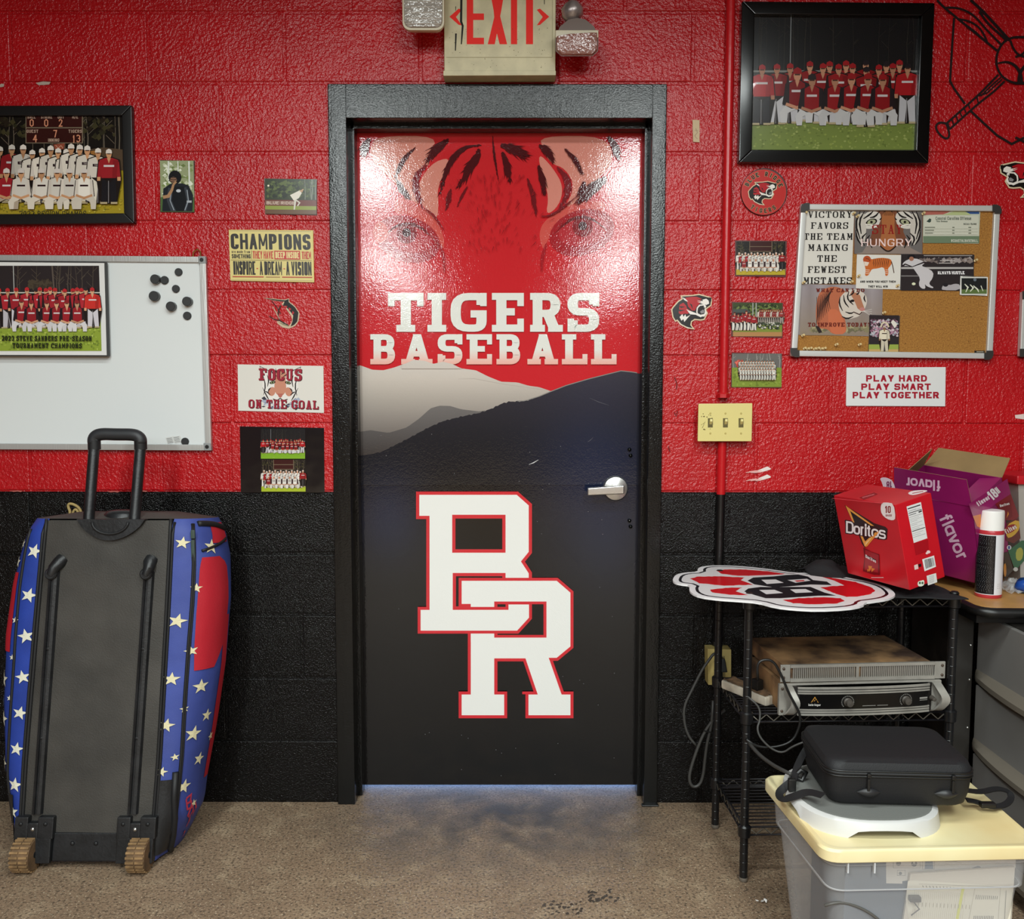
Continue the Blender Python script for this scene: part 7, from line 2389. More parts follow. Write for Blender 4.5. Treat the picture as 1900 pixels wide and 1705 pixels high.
m = MB(); m.M = Mx; m.box((.004, .004, .002), (L - .004, D_ - .004, .004)); m.build('inside_liner', M_KR, t)

# ---- desk with black edge, to the right
DXL, DZT = 1.272, .752
t = thing('desk', (1.5, -.25, 0), 'oak-topped desk with black moulded edge, front corner at the right', 'desk')
yf = FL(1822, 1128, DZT)[1]
top = [(DXL, -.012), (DXL, yf + .05), (DXL + .006, yf + .022), (DXL + .020, yf + .006), (DXL + .05, yf), (2.1, yf - .01), (2.1, -.012)]
M_OAK = mat('oak_laminate', '#b98a4e', .4, bump=[(30, .0003, 2, (1, 12, 1))], vary=(8, .18))
m = MB(); m.prism(inset(top, .005), lambda x, y: (x, y, DZT), lambda x, y: (x, y, DZT - .02)); fix_normals(m.build('desk_top', M_OAK, t))
m = MB()
ed = smooth_path([(x, y, DZT - .0135) for x, y in top[:-1]], 1)
m.tube(ed, .0135, 10); fix_normals(m.build('edge_moulding', M_BPLAS, t, smooth=True))
m = MB(); m.box((DXL + .01, yf + .04, DZT - .05), (2.1, -.03, DZT - .0205)); m.build('under_frame', M_BPLAS, t)
M_DBR = mat('dark_panel', '#1f1915', .45, bump=[(60, .0006, 2)], vary=(14, .5))
m = MB(); m.box((1.288, -.268, .01), (1.312, -.03, DZT - .05), .003); m.build('side_panel', M_DBR, t, smooth=True, angle=35)
m = MB(); m.box((1.300, -.290, .0), (1.352, -.268, DZT - .05), .005); lg = m.build('leg_post', mat('charcoal_metal', '#2c2926', .4), t, smooth=True, angle=35)
for z in (.60, .50, .36):
    m = MB(); m.lathe([(.004, 0), (.003, .002), (0, .0025)], (1.343, -.290, z), (0, -1, 0), 10); m.build('screw', M_CHROME, lg, smooth=True)

t = thing('filing_cabinet', (1.6, -.5, 0), 'grey metal drawer cabinet under the desk, seen at right edge', 'cabinet')
M_CAB = mat('grey_metal', '#807d7a', .38, spec=.5, vary=(3, .1)); M_CAB2 = mat('grey_metal_lip', '#6f675c', .4); M_CDK = mat('charcoal_metal', '#2c2926', .4)
m = MB(); m.box((1.372, -.82, .02), (1.85, -.288, .70), .004); m.build('cabinet_body', M_CDK, t, smooth=True, angle=35)
DR = ((.515, .695), (.315, .487), (.06, .287))
for z0, z1 in DR:
    d = thing('drawer', (1.37, -.55, z0), parent=t)
    m = MB(); m.box((1.360, -.815, z0), (1.376, -.292, z1), .003); m.build('drawer_front', M_CAB, d, smooth=True, angle=35)
    # bowed pull along the lower edge, in a browner grey
    n = 16
    m = MB(); rings = []
    for k in range(n + 1):
        y = -.812 + .518 * k / n
        b = .030 * math.sin(PI * k / n) ** .6 + .004
        rings.append([(1.360, y, z0 + .018), (1.360 - b * .4, y, z0 + .014), (1.360 - b, y, z0 + .004), (1.360 - b, y, z0 - .010), (1.360 - b * .5, y, z0 - .018), (1.360, y, z0 - .020)])
    m.loft(rings); fix_normals(m.build('drawer_pull', M_CAB2, d, smooth=True, angle=35))

# spray can
cx_, cy_2, _ = FL(1833, 1106, DZT)
t = thing('spray_can', (cx_, cy_2, DZT), 'white-capped spray can with black text label on the desk corner', 'spray can')
ra = .0345
m = MB(); m.lathe([(ra * .93, 0), (ra, .004), (ra, .010)], (cx_, cy_2, DZT), (0, 0, 1), 40); m.build('base_rim', mat('can_red', '#b8343c', .3), t, smooth=True, angle=40)
m = MB(); m.lathe([(ra * .99, .010), (ra * .99, .178)], (cx_, cy_2, DZT), (0, 0, 1), 48); fix_normals(m.build('can_body', mat('can_white', '#dcdce0', .25), t, smooth=True, angle=40))
m = MB(); m.lathe([(ra * .99, .176), (ra, .178), (ra, .184), (ra * .93, .190)], (cx_, cy_2, DZT), (0, 0, 1), 40); m.build('shoulder_band', mat('can_red', '#b8343c', .3), t, smooth=True, angle=40)
m = MB(); m.lathe([(ra * .96, .187), (ra * .955, .236), (ra * .93, .2405), (ra * .80, .2415), (0, .2415)], (cx_, cy_2, DZT), (0, 0, 1), 48); fix_normals(m.build('cap', mat('cap_white', '#eeece8', .4), t, smooth=True, angle=40))
toCam = math.atan2(-CD - cy_2, CX - cx_)


def CN(a, z, l): an = toCam + a; return (cx_ + (ra * .995 + l) * math.cos(an), cy_2 + (ra * .995 + l) * math.sin(an), DZT + z)


ik = Ink(CN)
ik.strip(-1.5, .42, lambda a: .012, lambda a: .174, 24, 1, lambda a, z: hexc('#151518'))
rn = random.Random(8)
z = .170
while z > .018:
    if abs(z - .145) < .003 or abs(z - .092) < .003: z -= .004
    n = 8; e = rn.uniform(.0, .32)
    for k in range(n): ik.face([(-1.25 + (1.25 + e) * k / n, z), (-1.25 + (1.25 + e) * k / n, z - .0014), (-1.25 + (1.25 + e) * (k + 1) / n, z - .0014), (-1.25 + (1.25 + e) * (k + 1) / n, z)], '#a8a8aa')
    z -= .0034
for z in (.030, .036, .041): ik.face([(.7, z), (.7, z - .001), (.95, z - .001), (.95, z)], '#7a7a7c')
ik.z += 2e-4
ik.v = ik.v
ik.build('label_print', M_PHOTO, t)

# clear bin with a red rim, blue pack and film at the edge of the picture
t = thing('storage_bin', (1.72, -.16, DZT), 'grey plastic bin with red rim on desk at the right edge', 'bin')
M_BIN = mat('cloudy_plastic', '#a9a39c', .3, spec=.5)
m = MB()
zt_ = W(1895, 893, -.12)[2]
xa = W(1877, 940, -.12)[0]
rings = [[(xa + .02 * (1 - h) + x, y, DZT + (zt_ - DZT) * h) for x, y in ((0, -.15), (.30, -.15), (.30, -.02), (0, -.02))] for h in (0, 1)]
m.loft(rings); fix_normals(m.build('bin_body', M_BIN, t))
m = MB(); m.box((xa - .012, -.165, zt_ - .006), (xa + .33, -.008, zt_ + .022), .006); m.build('rim', mat('red_rim', '#c01a26', .35), t, smooth=True, angle=35)
m = MB()
p = W(1890, 1065, -.30)
m.loft([[(p[0] + .08 * k * math.cos(2 * PI * j / 16) + .07, p[1] + .04 * k * math.sin(2 * PI * j / 16), DZT + .004 + h * .7 + .004 * math.sin(j * 2.3)) for j in range(16)] for h, k in ((0, .8), (.02, 1), (.045, .9), (.055, .4))])
o = fix_normals(m.build('snack_packet', mat('blue_foil', '#1f4a9c', .25, bump=[(20, .004, 2)]), None, smooth=True)); tag(o, 'blue foil snack packet lying on the desk at right edge', 'snack packet')
M_FILM = bpy.data.materials.new('clear_film'); M_FILM.use_nodes = True
_nt = M_FILM.node_tree; _b = _nt.nodes['Principled BSDF']; _b.inputs['Alpha'].default_value = .35; _b.inputs['Base Color'].default_value = (.75, .78, .8, 1); _b.inputs['Roughness'].default_value = .15
m = MB(); p = FL(1885, 1095, DZT)
m.grid(lambda a, b: (p[0] - .045 + .2 * a, p[1] - .06 + .16 * b, DZT + .003 + abs(_ns.noise((a * 9, b * 7, 1))) * .03), 22, 18)
o = m.build('plastic_film', M_FILM, None, smooth=False); tag(o, 'crumpled clear plastic film on the desk beside spray can', 'plastic film')

# ---- amplifiers on the middle tier
ZM = TIER[1] + .004
M_SIL = mat('silver_fascia', '#a8a49c', .35, metal=.35, vary=(30, .1)); M_DUST = mat('dusty_lid', '#3f2c20', .75, vary=(11, 1.0), bump=[(80, .0006, 3)], col2='#a98258')


def local(loc, rz): return Matrix.Translation(loc) @ Matrix.Rotation(rz, 4, 'Z')


t = thing('power_amplifier', (.745, -.488, ZM), 'silver rack amplifier with two dials and curved handles, lower of two', 'amplifier')
Mx = local((.745, -.490, ZM), .085)
AW, AH, AD = .446, .084, .26
m = MB(); m.M = Mx; m.box((.012, .014, .004), (AW - .012, AD, AH - .002), .002); m.build('chassis', M_DUST, t, smooth=True, angle=35)
m = MB(); m.M = Mx; m.box((0, .004, 0), (AW, .016, AH), .002); m.build('rack_ears', M_SIL, t, smooth=True, angle=35)
# bowed fascia with ribs
m = MB(); m.M = Mx


def bow(x): return -.018 * math.sin(PI * min(max((x - .03) / (AW - .06), 0), 1)) ** .5 if .03 < x < AW - .03 else 0


def fascia(x0, x1, z0, z1, off=0.0, n=24, dep=.012):
    rr = []
    for k in range(n + 1):
        x = x0 + (x1 - x0) * k / n
        y = bow(x) - off
        rr.append([(x, y, z0), (x, y, z1), (x, dep, z1), (x, dep, z0)])
    m.loft(rr)


fascia(.035, AW - .03, .004, AH - .004); fix_normals(m.build('fascia', mat('fascia_dark', '#221f1d', .4), t))
for i, (z0, z1) in enumerate(((.004, .009), (.0115, .0155), (.018, .0215), (.0615, .065), (.0675, .0715), (.0745, .080))):
    m = MB(); m.M = Mx; fascia(.045, AW - .04, z0, z1, .004); fix_normals(m.build('fascia_rib', M_SIL, t))
ff = lambda x, z, l: tuple(Mx @ Vector((x, bow(x) - .0048 - l, z)))
ik = Ink(ff)
ik.strip(.05, AW - .045, lambda x: .0235, lambda x: .0600, 24, 1, lambda x, z: hexc('#0f0e0e'))
ik.poly([(.078, .040), (.088, .056), (.098, .040)][::-1], '#b7833c'); ik.z += 3e-5; ik.poly([(.0815, .042), (.088, .0525), (.0945, .042)][::-1], '#16120f'); ik.line([(.086, .045), (.090, .048), (.086, .043)], .0012, '#b7833c')
ik.xf = lambda x, y: (x, -y)
text(ik, 'behringer', .072, .104, -.037, -.031, .0011, '#c2bfba')
ik.rects([(.215, -.0305, .285, -.0290)], '#8a8782')
ik.xf = None
for x in (.175, .335):
    for k in range(21):
        a = R(-135 + 270 * k / 20)
        c_, s_ = math.sin(a), math.cos(a)
        ik.line([(x + .0145 * c_, .041 + .0145 * s_), (x + .0175 * c_, .041 + .0175 * s_)], .0008, '#b9b5ae')
ik.rects([(.375, .037, .398, .0385), (.375, .041, .398, .046)], '#8d8a85')
ik.build('panel_print', M_PHOTO, t)
for x, r_ in ((.175, .0115), (.335, .0115), (.412, .007)):
    m = MB(); m.lathe([(r_, 0), (r_, .004), (r_ * .8, .006), (r_ * .75, .016), (0, .017)], ff(x, .041, .0), tuple(Mx.to_3x3() @ Vector((0, -1, 0))), 20); fix_normals(m.build('dial', mat('dial_grey', '#4a443e', .5), t, smooth=True, angle=40))
for sx, x0, bw in ((1, .022, .030), (-1, AW - .018, .052)):
    m = MB(); m.M = Mx
    pts = [(x0 + (0 if sx > 0 else .0), -.004, AH - .004), (x0 + sx * .0, -.020, AH - .012), (x0 + (.012 if sx > 0 else .014), -.036, AH * .5), (x0, -.020, .012), (x0, -.004, .004)]
    pts = smooth_path(pts, 2)
    rr = [[(p[0] - .011, p[1], p[2]), (p[0] + .011, p[1] - .002, p[2]), (p[0] + .011, p[1] + .005, p[2]), (p[0] - .011, p[1] + .007, p[2])] for p in pts]
    m.loft(rr); fix_normals(m.build('handle', M_SIL, t, smooth=True, angle=40))
for x, z in ((.008, .012), (.008, AH - .012), (AW - .006, AH - .010), (AW - .006, .012)):
    m = MB(); m.lathe([(.004, 0), (.0035, .002), (0, .003)], tuple(Mx @ Vector((x, .004, z))), tuple(Mx.to_3x3() @ Vector((0, -1, 0))), 10); m.build('rack_screw', mat('rusty_screw', '#4a3a2e', .5), t, smooth=True)

t = thing('rack_equaliser', (.75, -.47, ZM + AH), 'dusty silver rack unit with vented front, stacked on the amplifier', 'amplifier')
Mx = local((.752, -.478, ZM + AH + .0015), .075)
AW, AH2, AD = .440, .046, .28
m = MB(); m.M = Mx; m.box((.01, .012, 0), (AW - .022, AD, AH2 - .002), .002); m.build('chassis', M_DUST, t, smooth=True, angle=35)
m = MB(); m.M = Mx
m.box((0, .006, 0), (.026, .012, AH2), .001); m.box((AW - .018, .006, 0), (AW + .012, .012, AH2), .001)
# slotted front: bars between two rails
m.box((.026, .004, 0), (AW - .018, .012, .009)); m.box((.026, .004, AH2 - .008), (AW - .018, .012, AH2)); m.box((.2045, .004, .009), (.2125, .012, AH2 - .008))
m.build('front_plate', M_SIL, t)
m = MB(); m.M = Mx; m.box((.026, .0125, .004), (AW - .018, .014, AH2 - .004)); m.build('vent_backing', M_BPLAS, t)
x = .034
first = None
while x < AW - .022:
    if not .200 < x < .216:
        if first is None:
            m = MB(); m.box((0, 0, 0), (.0026, .006, AH2 - .017))
            o = m.build('vent_bar', M_SIL, t, local=True)
            first = o
        else:
            o = first.copy(); COL.objects.link(o)
        o.parent = t
        o.location = (Mx @ Vector((x, .0055, .009))) - t.location
        o.rotation_euler = (0, 0, .075)
    x += .0053
for x, z in ((.008, .012), (.008, AH2 - .010), (AW + .003, .010), (AW + .003, AH2 - .010)):
    m = MB(); m.lathe([(.004, 0), (.0035, .002), (0, .003)], tuple(Mx @ Vector((x, .006, z))), tuple(Mx.to_3x3() @ Vector((0, -1, 0))), 10); m.build('rack_screw', mat('rusty_screw', '#4a3a2e', .5), t, smooth=True)

# power strip left of the amplifiers, dusty
t = thing('power_strip', (.70, -.36, ZM), 'dusty cream power strip with a black plug, left of amplifiers', 'power strip')
Mx = local((.685, -.30, ZM), -1.05)
m = MB(); m.M = Mx; m.box((-.05, -.022, 0), (.125, .026, .026), .005); m.build('strip_body', mat('dusty_cream', '#b9b0a0', .5, vary=(25, .3)), t, smooth=True, angle=40)
m = MB(); m.M = Mx; m.grid(lambda a, b: (-.045 + .165 * a, -.019 + .042 * b, .0265 + abs(_ns.noise((a * 8, b * 4, 3))) * .010), 16, 8); m.build('lint', mat('brown_lint', '#6b5138', .95, vary=(60, .4)), t, smooth=True)
m = MB(); m.M = Mx; m.box((.055, -.010, .028), (.082, .014, .058), .004); m.build('plug', M_BPLAS, t, smooth=True, angle=40)


# cables
def cable(label, pts, Y, r_, m_, name='cable', it=2):
    q = []
    for i, p in enumerate(pts):
        yy = Y if not isinstance(Y, (list, tuple)) else Y[0] + (Y[1] - Y[0]) * i / (len(pts) - 1)
        q.append(W(p[0], p[1], yy))
    mb = MB(); mb.tube(smooth_path(q, it), r_, 8)
    o = mb.build(name, m_, None, smooth=True)
    tag(o, label, 'cable')
    return o


def C4(*pts): return [(1240 + x / 5.33, 1180 + y / 5.33) for x, y in pts]


def C5(*pts): return [(1220 + x / 2.794, 1100 + y / 2.794) for x, y in pts]


def C6(*pts): return [(1220 + x / 2.794, 1320 + y / 2.794) for x, y in pts]


M_CG = mat('grey_cable', '#3b3a38', .5); M_CK = mat('black_cable', '#161616', .4)
cable('thick black power cord hanging from outlet plug, bowing left of shelf', C4((520, 230), (500, 175), (450, 170), (400, 240), (335, 330), (240, 520), (150, 700), (160, 880), (210, 1010), (290, 1095)), (-.075, -.10), .0042, M_CG, 'cable')
cable('grey cord in a long hanging loop behind the shelf left post', C4((560, 730), (440, 830), (350, 960), (280, 1130), (215, 1330), (205, 1430), (240, 1495), (305, 1480), (345, 1390), (365, 1200), (385, 1050), (430, 880), (445, 640)), -.13, .0048, M_CG, 'cable')
mb = MB(); mb.tube([W(*p, -.136) for p in C4((345, 935), (400, 948), (450, 962), (440, 1000))], .002, 6); tag(mb.build('cable_tie', M_CK, None), 'thin black tie round the hanging cord loop', 'cable tie')
cable('black lead arching over amplifier front then drooping under shelf', C5((520, 450), (515, 370), (545, 345), (600, 350), (640, 420), (680, 520), (720, 590), (742, 640), (735, 700), (700, 770), (620, 800), (520, 800), (460, 760)), -.525, .0034, M_CK)
cable('thin grey lead dropping from middle tier in a wide curve', C5((470, 540), (530, 590), (532, 660), (515, 700), (530, 750), (590, 810), (650, 832), (700, 795), (780, 765)), (-.50, -.56), .0028, M_CG)
cable('thick grey cord running from shelf down to tub lid', C6((460, 145), (520, 220), (600, 280), (690, 325)), (-.50, -.80), .0046, M_CG)
mb = MB(); p = W(1339, 1232, -.062); mb.hexa([(p[0] - .012, -.085, p[2] - .02), (p[0] + .014, -.085, p[2] - .02), (p[0] + .014, -.0565, p[2] - .02), (p[0] - .012, -.0565, p[2] - .02), (p[0] - .006, -.080, p[2] + .022), (p[0] + .006, -.080, p[2] + .022), (p[0] + .006, -.0565, p[2] + .022), (p[0] - .006, -.0565, p[2] + .022)], .003, 2)
tag(fix_normals(mb.build('mains_plug', M_CK, None, smooth=True, angle=40)), 'black mains plug pushed into the cream wall outlet', 'plug')

# ================================================================== plastic tub with lid, stool and case
LZ = .38
t = thing('storage_tub', (.92, -.85, 0), 'clear plastic storage tub with yellowed white lid, bottom right', 'storage tub')
lid = [(.654, -.657), (.683, -1.030), (1.150, -1.010), (1.150, -.655)]


def rpoly(q, r_, n=6):
    out = []
    k = len(q)
    for i in range(k):
        a, b, c = Vector(q[i - 1]), Vector(q[i]), Vector(q[(i + 1) % k])
        d1, d2 = (a - b).normalized(), (c - b).normalized()
        p1, p2 = b + d1 * r_, b + d2 * r_
        for j in range(n + 1):
            s = j / n
            out.append(tuple((1 - s) ** 2 * p1 + 2 * s * (1 - s) * b + s * s * p2))
    return out


def ctr_scale(pts, dx, dy=None):
    cx__ = sum(p[0] for p in pts) / len(pts); cyy = sum(p[1] for p in pts) / len(pts)
    w_ = max(p[0] for p in pts) - min(p[0] for p in pts); h_ = max(p[1] for p in pts) - min(p[1] for p in pts)
    kx, ky = 1 - 2 * dx / w_, 1 - 2 * (dy if dy is not None else dx) / h_
    return [(cx__ + (p[0] - cx__) * kx, cyy + (p[1] - cyy) * ky) for p in pts]


lp = rpoly(lid, .04)
M_LID = mat('yellowed_lid', '#e8dcae', .4, vary=(3, .8), col2='#d8b878', bump=[(12, .0008, 1)])
m = MB()
m.loft([[(x, y, z) for x, y in ctr_scale(lp, d)] for z, d in ((LZ - .028, .002), (LZ - .026, 0), (LZ - .005, 0), (LZ, .004), (LZ, .014), (LZ - .004, .019), (LZ - .004, .1), (LZ - .004, .17))])
fix_normals(m.build('lid', M_LID, t, smooth=True, angle=40))
M_TUB = bpy.data.materials.new('cloudy_clear_plastic'); M_TUB.use_nodes = True
_nt = M_TUB.node_tree; _b = _nt.nodes['Principled BSDF']; _b.inputs['Alpha'].default_value = .36; _b.inputs['Base Color'].default_value = (.62, .63, .65, 1); _b.inputs['Roughness'].default_value = .22
m = MB()
prof_ = [(LZ - .028, .010), (LZ - .040, .012), (LZ - .042, .018), (LZ - .10, .022), (LZ - .103, .030), (.06, .055), (.012, .062), (0, .072)]
m.loft([[(x, y, z) for x, y in ctr_scale(lp, d)] for z, d in prof_], caps=False)
bt = ctr_scale(lp, .072)
m.add([(x, y, .001) for x, y in bt], [tuple(range(len(bt)))])
tubo = fix_normals(m.build('tub_body', M_TUB, t, smooth=True, angle=40))
m = MB()
for x in (.735, .79): m.box((x, -1.022, LZ - .052), (x + .003, -1.014, LZ - .030))
m.tube([(x, y, LZ - .101) for x, y in ctr_scale(lp, .027)], .0016, 5, close=True)
m.build('moulded_ribs', mat('tub_rib', '#c9ccd0', .25, spec=.6), t)


def inside(name, label, cat, base, verts, m_=None):
    pass


# things stored in the tub
t2 = thing('equipment_box', (.97, -.86, .03), 'blue box with white control panel print, inside the clear tub', 'box')
m = MB(); m.box((.755, -.955, .03), (1.09, -.74, .325), .003); m.build('carton', mat('slate_blue_card', '#4a586a', .6), t2, smooth=True, angle=35)
fnp = plane_map((0, -.9562, 0), (0, -1, 0))
ik = Ink(fnp)


def T3(*pts): return [(1580 + x / 5.9375, 1500 + y / 5.9375) for x, y in pts]


ik.poly(T3((380, 465), (1810, 440), (1808, 650), (560, 800), (560, 828), (382, 825)), '#d9d3ca')
for q in (((460, 470), (755, 465), (755, 655), (460, 655)), ((780, 465), (912, 465), (912, 668), (780, 668)), ((505, 680), (590, 680), (590, 740), (505, 740))): ik.line(T3(*q), .6, '#6f6f70', closed=True)
for x, y, r_ in ((518, 605, 4.6), (690, 608, 5.6), (538, 715, 3)): ik.ell(*T3((x, y))[0], r_, r_, '#5f6064', 14)
ik.ell(*T3((690, 596))[0], 2.4, 2.4, '#d5d2cc', 8)
ik.poly(rr_ := T3((812, 570), (895, 565), (900, 665), (806, 665)), '#6d7f95'); ik.poly(T3((810, 470), (895, 465), (890, 490), (815, 492)), '#55585d')
for k, y in enumerate((515, 540, 560, 582)): ik.line(T3((1020 + k % 2 * 10, y), (1170 - k % 2 * 8, y)), .7, '#8d8a86')
for y in (462, 486): ik.line(T3((1430, y), (1725, y)), 1.1, '#8f8b86')
for x, y in ((518, 482), (688, 484), (518, 550), (688, 552)): ik.line(T3((x - 16, y), (x + 18, y)), 1.2, '#6a6a6a')
ik.poly(T3((1295, 668), (1390, 630), (1422, 640), (1418, 664)), '#77777a')
ik.build('panel_print', M_PRINT, t2)

t3 = thing('clipboard_papers', (1.02, -.98, .05), 'ruled score sheets in a clipboard leaning inside tub front', 'papers')
fq = T3((650, 720), (1800, 646), (1760, 1300), (560, 1300))
YP = -.968
vs = [W(x, y, YP) for x, y in fq]
m = MB(); m.hexa([vs[3], vs[2], (vs[2][0], YP + .006, vs[2][2]), (vs[3][0], YP + .006, vs[3][2]), vs[0], vs[1], (vs[1][0], YP + .006, vs[1][2]), (vs[0][0], YP + .006, vs[0][2])]); fix_normals(m.build('clear_folder', mat('folder_cream', '#d9cfc0', .4), t3))
ik = Ink(plane_map((0, YP - .0006, 0), (0, -1, 0)))
ik.poly(T3((620, 800), (650, 790), (1640, 850), (1780, 868), (1755, 1290), (640, 1290), (600, 1000)), '#e6dfce')
for k in range(26): ik.line(T3((700 + k * 22, 880 + k * 2.2), (660 + k * 22, 1280)), .35, '#b3ad9a')
ik.line(T3((1230, 865), (1150, 1280)), 5.2, '#dcdc6a')
ik.line(T3((740, 830), (1640, 862), (1610, 1280)), .5, '#8a8676'); ik.line(T3((1360, 870), (1280, 1280)), .5, '#8a8676')
for k in range(12): ik.line(T3((1375 + k * 21, 950 + k * 1.2), (1368 + k * 21, 1000)), 1.1, '#6d6a60')
for k in range(12): ik.line(T3((1350 + k * 19, 1180), (1344 + k * 19, 1230)), 1.1, '#6d6a60')
for k in range(16): ik.line(T3((700 + k * 40, 1030 + k * 2), (696 + k * 40, 1075 + k * 2)), .9, '#a09a88')
for k in range(11): ik.line(T3((780 + k * 38, 846 + k * 2), (790 + k * 38, 866 + k * 2)), 1.2, '#7d796c')
ik.line(T3((1700, 900), (1680, 1280)), 1.1, '#8f8b80'); ik.line(T3((1775, 920), (1750, 1280)), 1.1, '#9f9b90')
ik.build('score_sheet', M_PRINT, t3)
a = Vector(W(*T3((620, 975))[0], YP - .002))
m = MB(); m.box((a.x, a.y - .012, a.z - .006), (a.x + .024, a.y, a.z + .006), .002); m.tube([(a.x + .004, a.y - .01, a.z), (a.x + .02, a.y - .012, a.z - .02), (a.x + .004, a.y - .01, a.z - .035)], .0015, 5)
m.build('clip', mat('clip_metal', '#55524e', .3, metal=.6), t3)
m = MB(); m.loft([[(.80 + .075 * k * math.cos(2 * PI * j / 20), -.965 + .022 * k * math.sin(2 * PI * j / 20), .03 + h) for j in range(20)] for h, k in ((0, .95), (.05, 1), (.085, .9), (.105, .6), (.112, .1))])
o = fix_normals(m.build('white_bag', mat('white_bag', '#c9c4bb', .5, bump=[(25, .004, 2)]), None, smooth=True)); tag(o, 'rounded white bag at the bottom of the clear tub', 'bag')
mb = MB(); mb.tube(smooth_path([W(x, y, -.993) for x, y in ((1530, 1680), (1560, 1672), (1600, 1685), (1630, 1705), (1650, 1730))], 2), .0032, 8); o = mb.build('coiled_wire', mat('grey_wire', '#55534f', .5), None, smooth=True); tag(o, 'grey wire curving over the white bag inside tub', 'cable')

# step stool
t = thing('step_stool', (.835, -.855, LZ), 'low white step stool with grey top, on tub lid under the case', 'stool')
zs = LZ - .004
m = MB()


def sup(cx__, cyy, rx, ry, n=48, p=2.6):
    out = []
    for k in range(n):
        a = 2 * PI * k / n
        c, s = math.cos(a), math.sin(a)
        out.append((cx__ + rx * abs(c) ** (2 / p) * (1 if c >= 0 else -1), cyy + ry * abs(s) ** (2 / p) * (1 if s >= 0 else -1)))
    return out


sc = (.832, -.815)
top_ = sup(*sc, .145, .150)
outr = sup(*sc, .162, .162)
# skirt with arched gaps between four feet
bots = []
for k in range(48):
    a = 2 * PI * k / 48
    arch = .020 * max(0, math.cos(4 * a)) ** .35 if math.cos(4 * a) > 0 else 0
    bots.append(zs + arch)
m.loft([[(x, y, zs + .034) for x, y in sup(*sc, .140, .140)], [(x, y, zs + .036) for x, y in top_], [(x, y, zs + .031) for x, y in sup(*sc, .157, .157)], [(x, y, b) for (x, y), b in zip(outr, bots)], [(x, y, b) for (x, y), b in zip(sup(*sc, .157, .157), bots)], [(x, y, zs + .028) for x, y in sup(*sc, .145, .150)]], caps=False)
fix_normals(m.build('stool_shell', mat('white_plastic', '#c9c8c5', .4), t, smooth=True, angle=50))
m = MB(); m.loft([[(x, y, zs + z_) for x, y in sup(*sc, .146 - d, .146 - d)] for z_, d in ((.030, 0), (.0365, 0), (.0375, .004))]); fix_normals(m.build('grey_tread', mat('grey_tread', '#6f706c', .7, bump=[(300, .0006, 2)]), t, smooth=True, angle=50))

# black moulded carrying case
CZ = zs + .0380
t = thing('carrying_case', (.86, -.85, CZ), 'black moulded zip case with rubber feet and shoulder strap, on the stool', 'case')
M_EVA = mat('black_case_shell', '#1c1c1e', .6, bump=[(400, .0004, 2)], spec=.35)
Mx = local((FL(1549, 1503, CZ)[0] - .014, FL(1549, 1503, CZ)[1] + .012, CZ), -.05)
CWD, CDP, CHT = .318, .235, .106
base = rpoly([(0, 0), (CWD, 0), (CWD, CDP), (0, CDP)], .038)
m = MB(); m.M = Mx
hz_ = .074
m.loft([[(x, y, z) for x, y in ctr_scale(base, d)] for z, d in ((0, .030), (.003, .018), (.010, .010), (.035, .004), (hz_, 0), (hz_ + .001, 0))]); fix_normals(m.build('lower_shell', M_EVA, t, smooth=True, angle=50))
m = MB(); m.M = Mx
m.loft([[(x, y, z) for x, y in ctr_scale(base, d)] for z, d in ((hz_ + .007, 0), (hz_ + .014, .001), (hz_ + .026, .006), (CHT - .003, .016), (CHT, .022), (CHT, .03), (CHT + .003, .07))]); fix_normals(m.build('lid_shell', M_EVA, t, smooth=True, angle=50))
m = MB(); m.M = Mx
m.tube([(x, y, hz_ + .004) for x, y in ctr_scale(base, .0005)], .0042, 8, close=True); m.build('zip_band', M_ZIP, t, smooth=True)
for z in (hz_ - .002, hz_ + .0095):
    m = MB(); m.M = Mx; m.tube([(x, y, z) for x, y in ctr_scale(base, -.0012)], .0022, 6, close=True); m.build('piping', M_BPLAS, t, smooth=True)
for x, y, z, dx in ((.090, -.001, .036, 0), (.255, -.001, .036, 0), (.175, .012, CHT - .016, 1)):
    m = MB(); m.M = Mx
    m.loft([[(x + (k / 8 - 1) * .026, y + .003 - (.0085 * math.sin(PI * k / 16)) * (1 if j in (1, 2, 3) else .2), z + .0095 * math.sin(PI * k / 16) * math.cos(PI * j / 4) + (.0 if not dx else 0)) for j in range(5)] for k in range(17)], close=False)
    fix_normals(m.build('rubber_foot', mat('rubber_foot', '#232325', .45), t, smooth=True))
for x in (.083, .262):
    m = MB(); m.M = Mx; m.box((x, -.009, hz_ - .003), (x + .009, -.001, hz_ + .007), .002); m.box((x + .001, -.008, hz_ - .032), (x + .007, -.004, hz_ - .005), .001); m.build('zip_pull', M_BPLAS, t, smooth=True, angle=40)


def ribbon(pts, wid, th, nrm=(0, 0, 1)):
    m = MB(); pts = [Vector(p) for p in smooth_path(pts, 2)]
    rr = []
    for i, p in enumerate(pts):
        d = (pts[min(i + 1, len(pts) - 1)] - pts[max(i - 1, 0)]).normalized()
        n = Vector(nrm); n = (n - d * n.dot(d)).normalized() if abs(n.dot(d)) < .98 else Vector((0, 1, 0))
        s = d.cross(n)
        rr.append([tuple(p + s * wid / 2 + n * th / 2), tuple(p - s * wid / 2 + n * th / 2), tuple(p - s * wid / 2 - n * th / 2), tuple(p + s * wid / 2 - n * th / 2)])
    m.loft(rr)
    return m


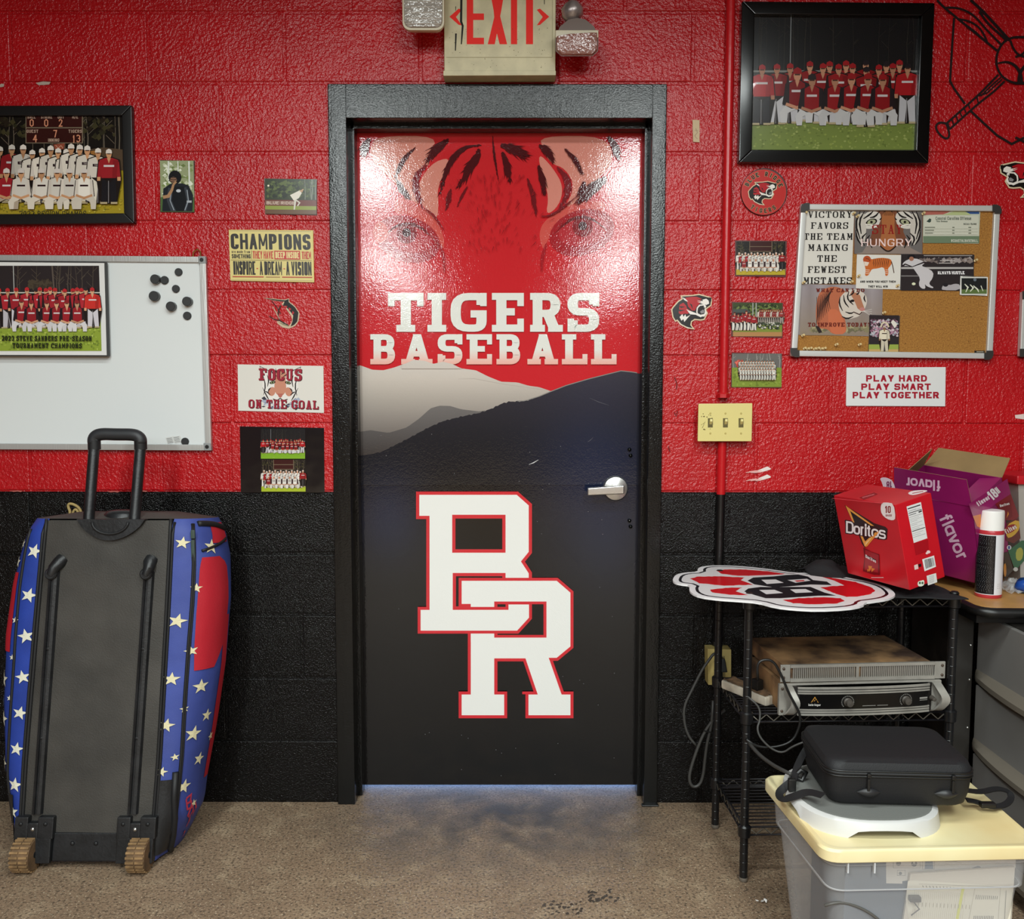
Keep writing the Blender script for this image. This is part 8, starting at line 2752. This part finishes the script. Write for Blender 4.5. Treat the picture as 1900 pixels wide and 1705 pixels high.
st = thing('shoulder_strap', (.70, -.93, CZ), parent=t)
q = [FL(x, y, z) for x, y, z in ((1527, 1476, LZ + .062), (1500, 1468, LZ + .055), (1472, 1478, LZ + .035), (1450, 1484, LZ + .018), (1444, 1472, LZ + .022), (1456, 1460, LZ + .03), (1470, 1450, LZ + .04))]
fix_normals(ribbon(q, .018, .002, (0, -.6, .8)).build('strap_webbing', M_ZIP, st, smooth=True, angle=50))
q = [FL(x, y, z) for x, y, z in ((1472, 1448, LZ + .045), (1478, 1425, LZ + .06), (1490, 1400, LZ + .075), (1500, 1385, LZ + .09), (1508, 1378, LZ + .095))]
fix_normals(ribbon(q, .016, .004, (-.5, -.8, .2)).build('strap_webbing', M_ZIP, st, smooth=True, angle=50))
p = Vector(FL(1468, 1456, LZ + .045)); m = MB(); m.box((p.x - .008, p.y - .008, p.z - .014), (p.x + .010, p.y + .004, p.z + .016), .003); m.build('buckle', M_BPLAS, st, smooth=True, angle=40)
p = Vector(FL(1484, 1436, LZ + .05)); m = MB(); m.tube([(p.x - .014, p.y, p.z - .005), (p.x, p.y - .006, p.z + .012), (p.x + .014, p.y, p.z + .004), (p.x + .004, p.y - .004, p.z - .014)], .006, 8, close=True); m.build('swivel_clip', M_BPLAS, st, smooth=True)
st = thing('shoulder_strap', (1.01, -.9, CZ), parent=t)
q = [FL(x, y, z) for x, y, z in ((1792, 1466, LZ + .045), (1820, 1470, LZ + .035), (1850, 1462, LZ + .03), (1872, 1468, LZ + .02), (1878, 1480, LZ + .012), (1866, 1494, LZ + .010), (1838, 1498, LZ + .010), (1815, 1488, LZ + .014), (1793, 1484, LZ + .02))]
fix_normals(ribbon(q, .014, .003, (0, -.3, .95)).build('strap_webbing', M_ZIP, st, smooth=True, angle=50))
p = Vector(FL(1833, 1493, LZ + .014)); m = MB(); m.box((p.x - .018, p.y - .008, p.z - .006), (p.x + .016, p.y + .008, p.z + .006), .003); m.build('buckle', M_BPLAS, st, smooth=True, angle=40)

# scrap of paper and wet prints on the floor
m = MB(); p = FL(1413, 1676)
rn = random.Random(6)
for dx, dy, s_ in ((0, 0, 1), (.012, .002, .8), (-.010, .004, .7)):
    v = [(p[0] + dx + rn.uniform(-1, 1) * .009 * s_, p[1] + dy + rn.uniform(-1, 1) * .008 * s_, .001 + abs(rn.uniform(0, 1)) * .012 * s_) for _ in range(8)]
    bm = bmesh.new(); bv = [bm.verts.new(q) for q in v]; bmesh.ops.convex_hull(bm, input=bv); bm.verts.index_update()
    m.add([x.co[:] for x in bm.verts], [[x.index for x in f.verts] for f in bm.faces]); bm.free()
o = m.build('paper_scrap', mat('white_paper', '#e9e7e4', .6)); tag(o, 'small crumpled white paper scrap on floor by front shelf foot', 'litter')
ik = Ink(lambda x, y, l: FL(x, y, .0004 + l))
rn = random.Random(12)
for cx__, cyy, w_, h_ in ((1120, 1661, 28, 16), (1045, 1685, 36, 16)):
    for _ in range(26):
        x, y = cx__ + rn.uniform(-1, 1) * w_, cyy + rn.uniform(-1, 1) * h_ * .8 - (rn.random() - .5) * 4
        ik.ell(x, y, rn.uniform(2, 5), rn.uniform(1.2, 2.6), '#3b3027', 7, rn.uniform(-.7, .3))
fl_o = bpy.data.objects['floor']
ik.build('damp_footprints', mat('damp_floor', attr=True, rough=.25), fl_o)
m = MB()
a, b = FL(1190, 1494), FL(1222, 1496)
m.box((a[0], a[1] - .012, 0), (b[0], a[1] + .004, .006), .002); o = m.build('rubber_strip', M_BPLAS, None); tag(o, 'small black rubber strip on floor at right foot of door frame', 'rubber strip')
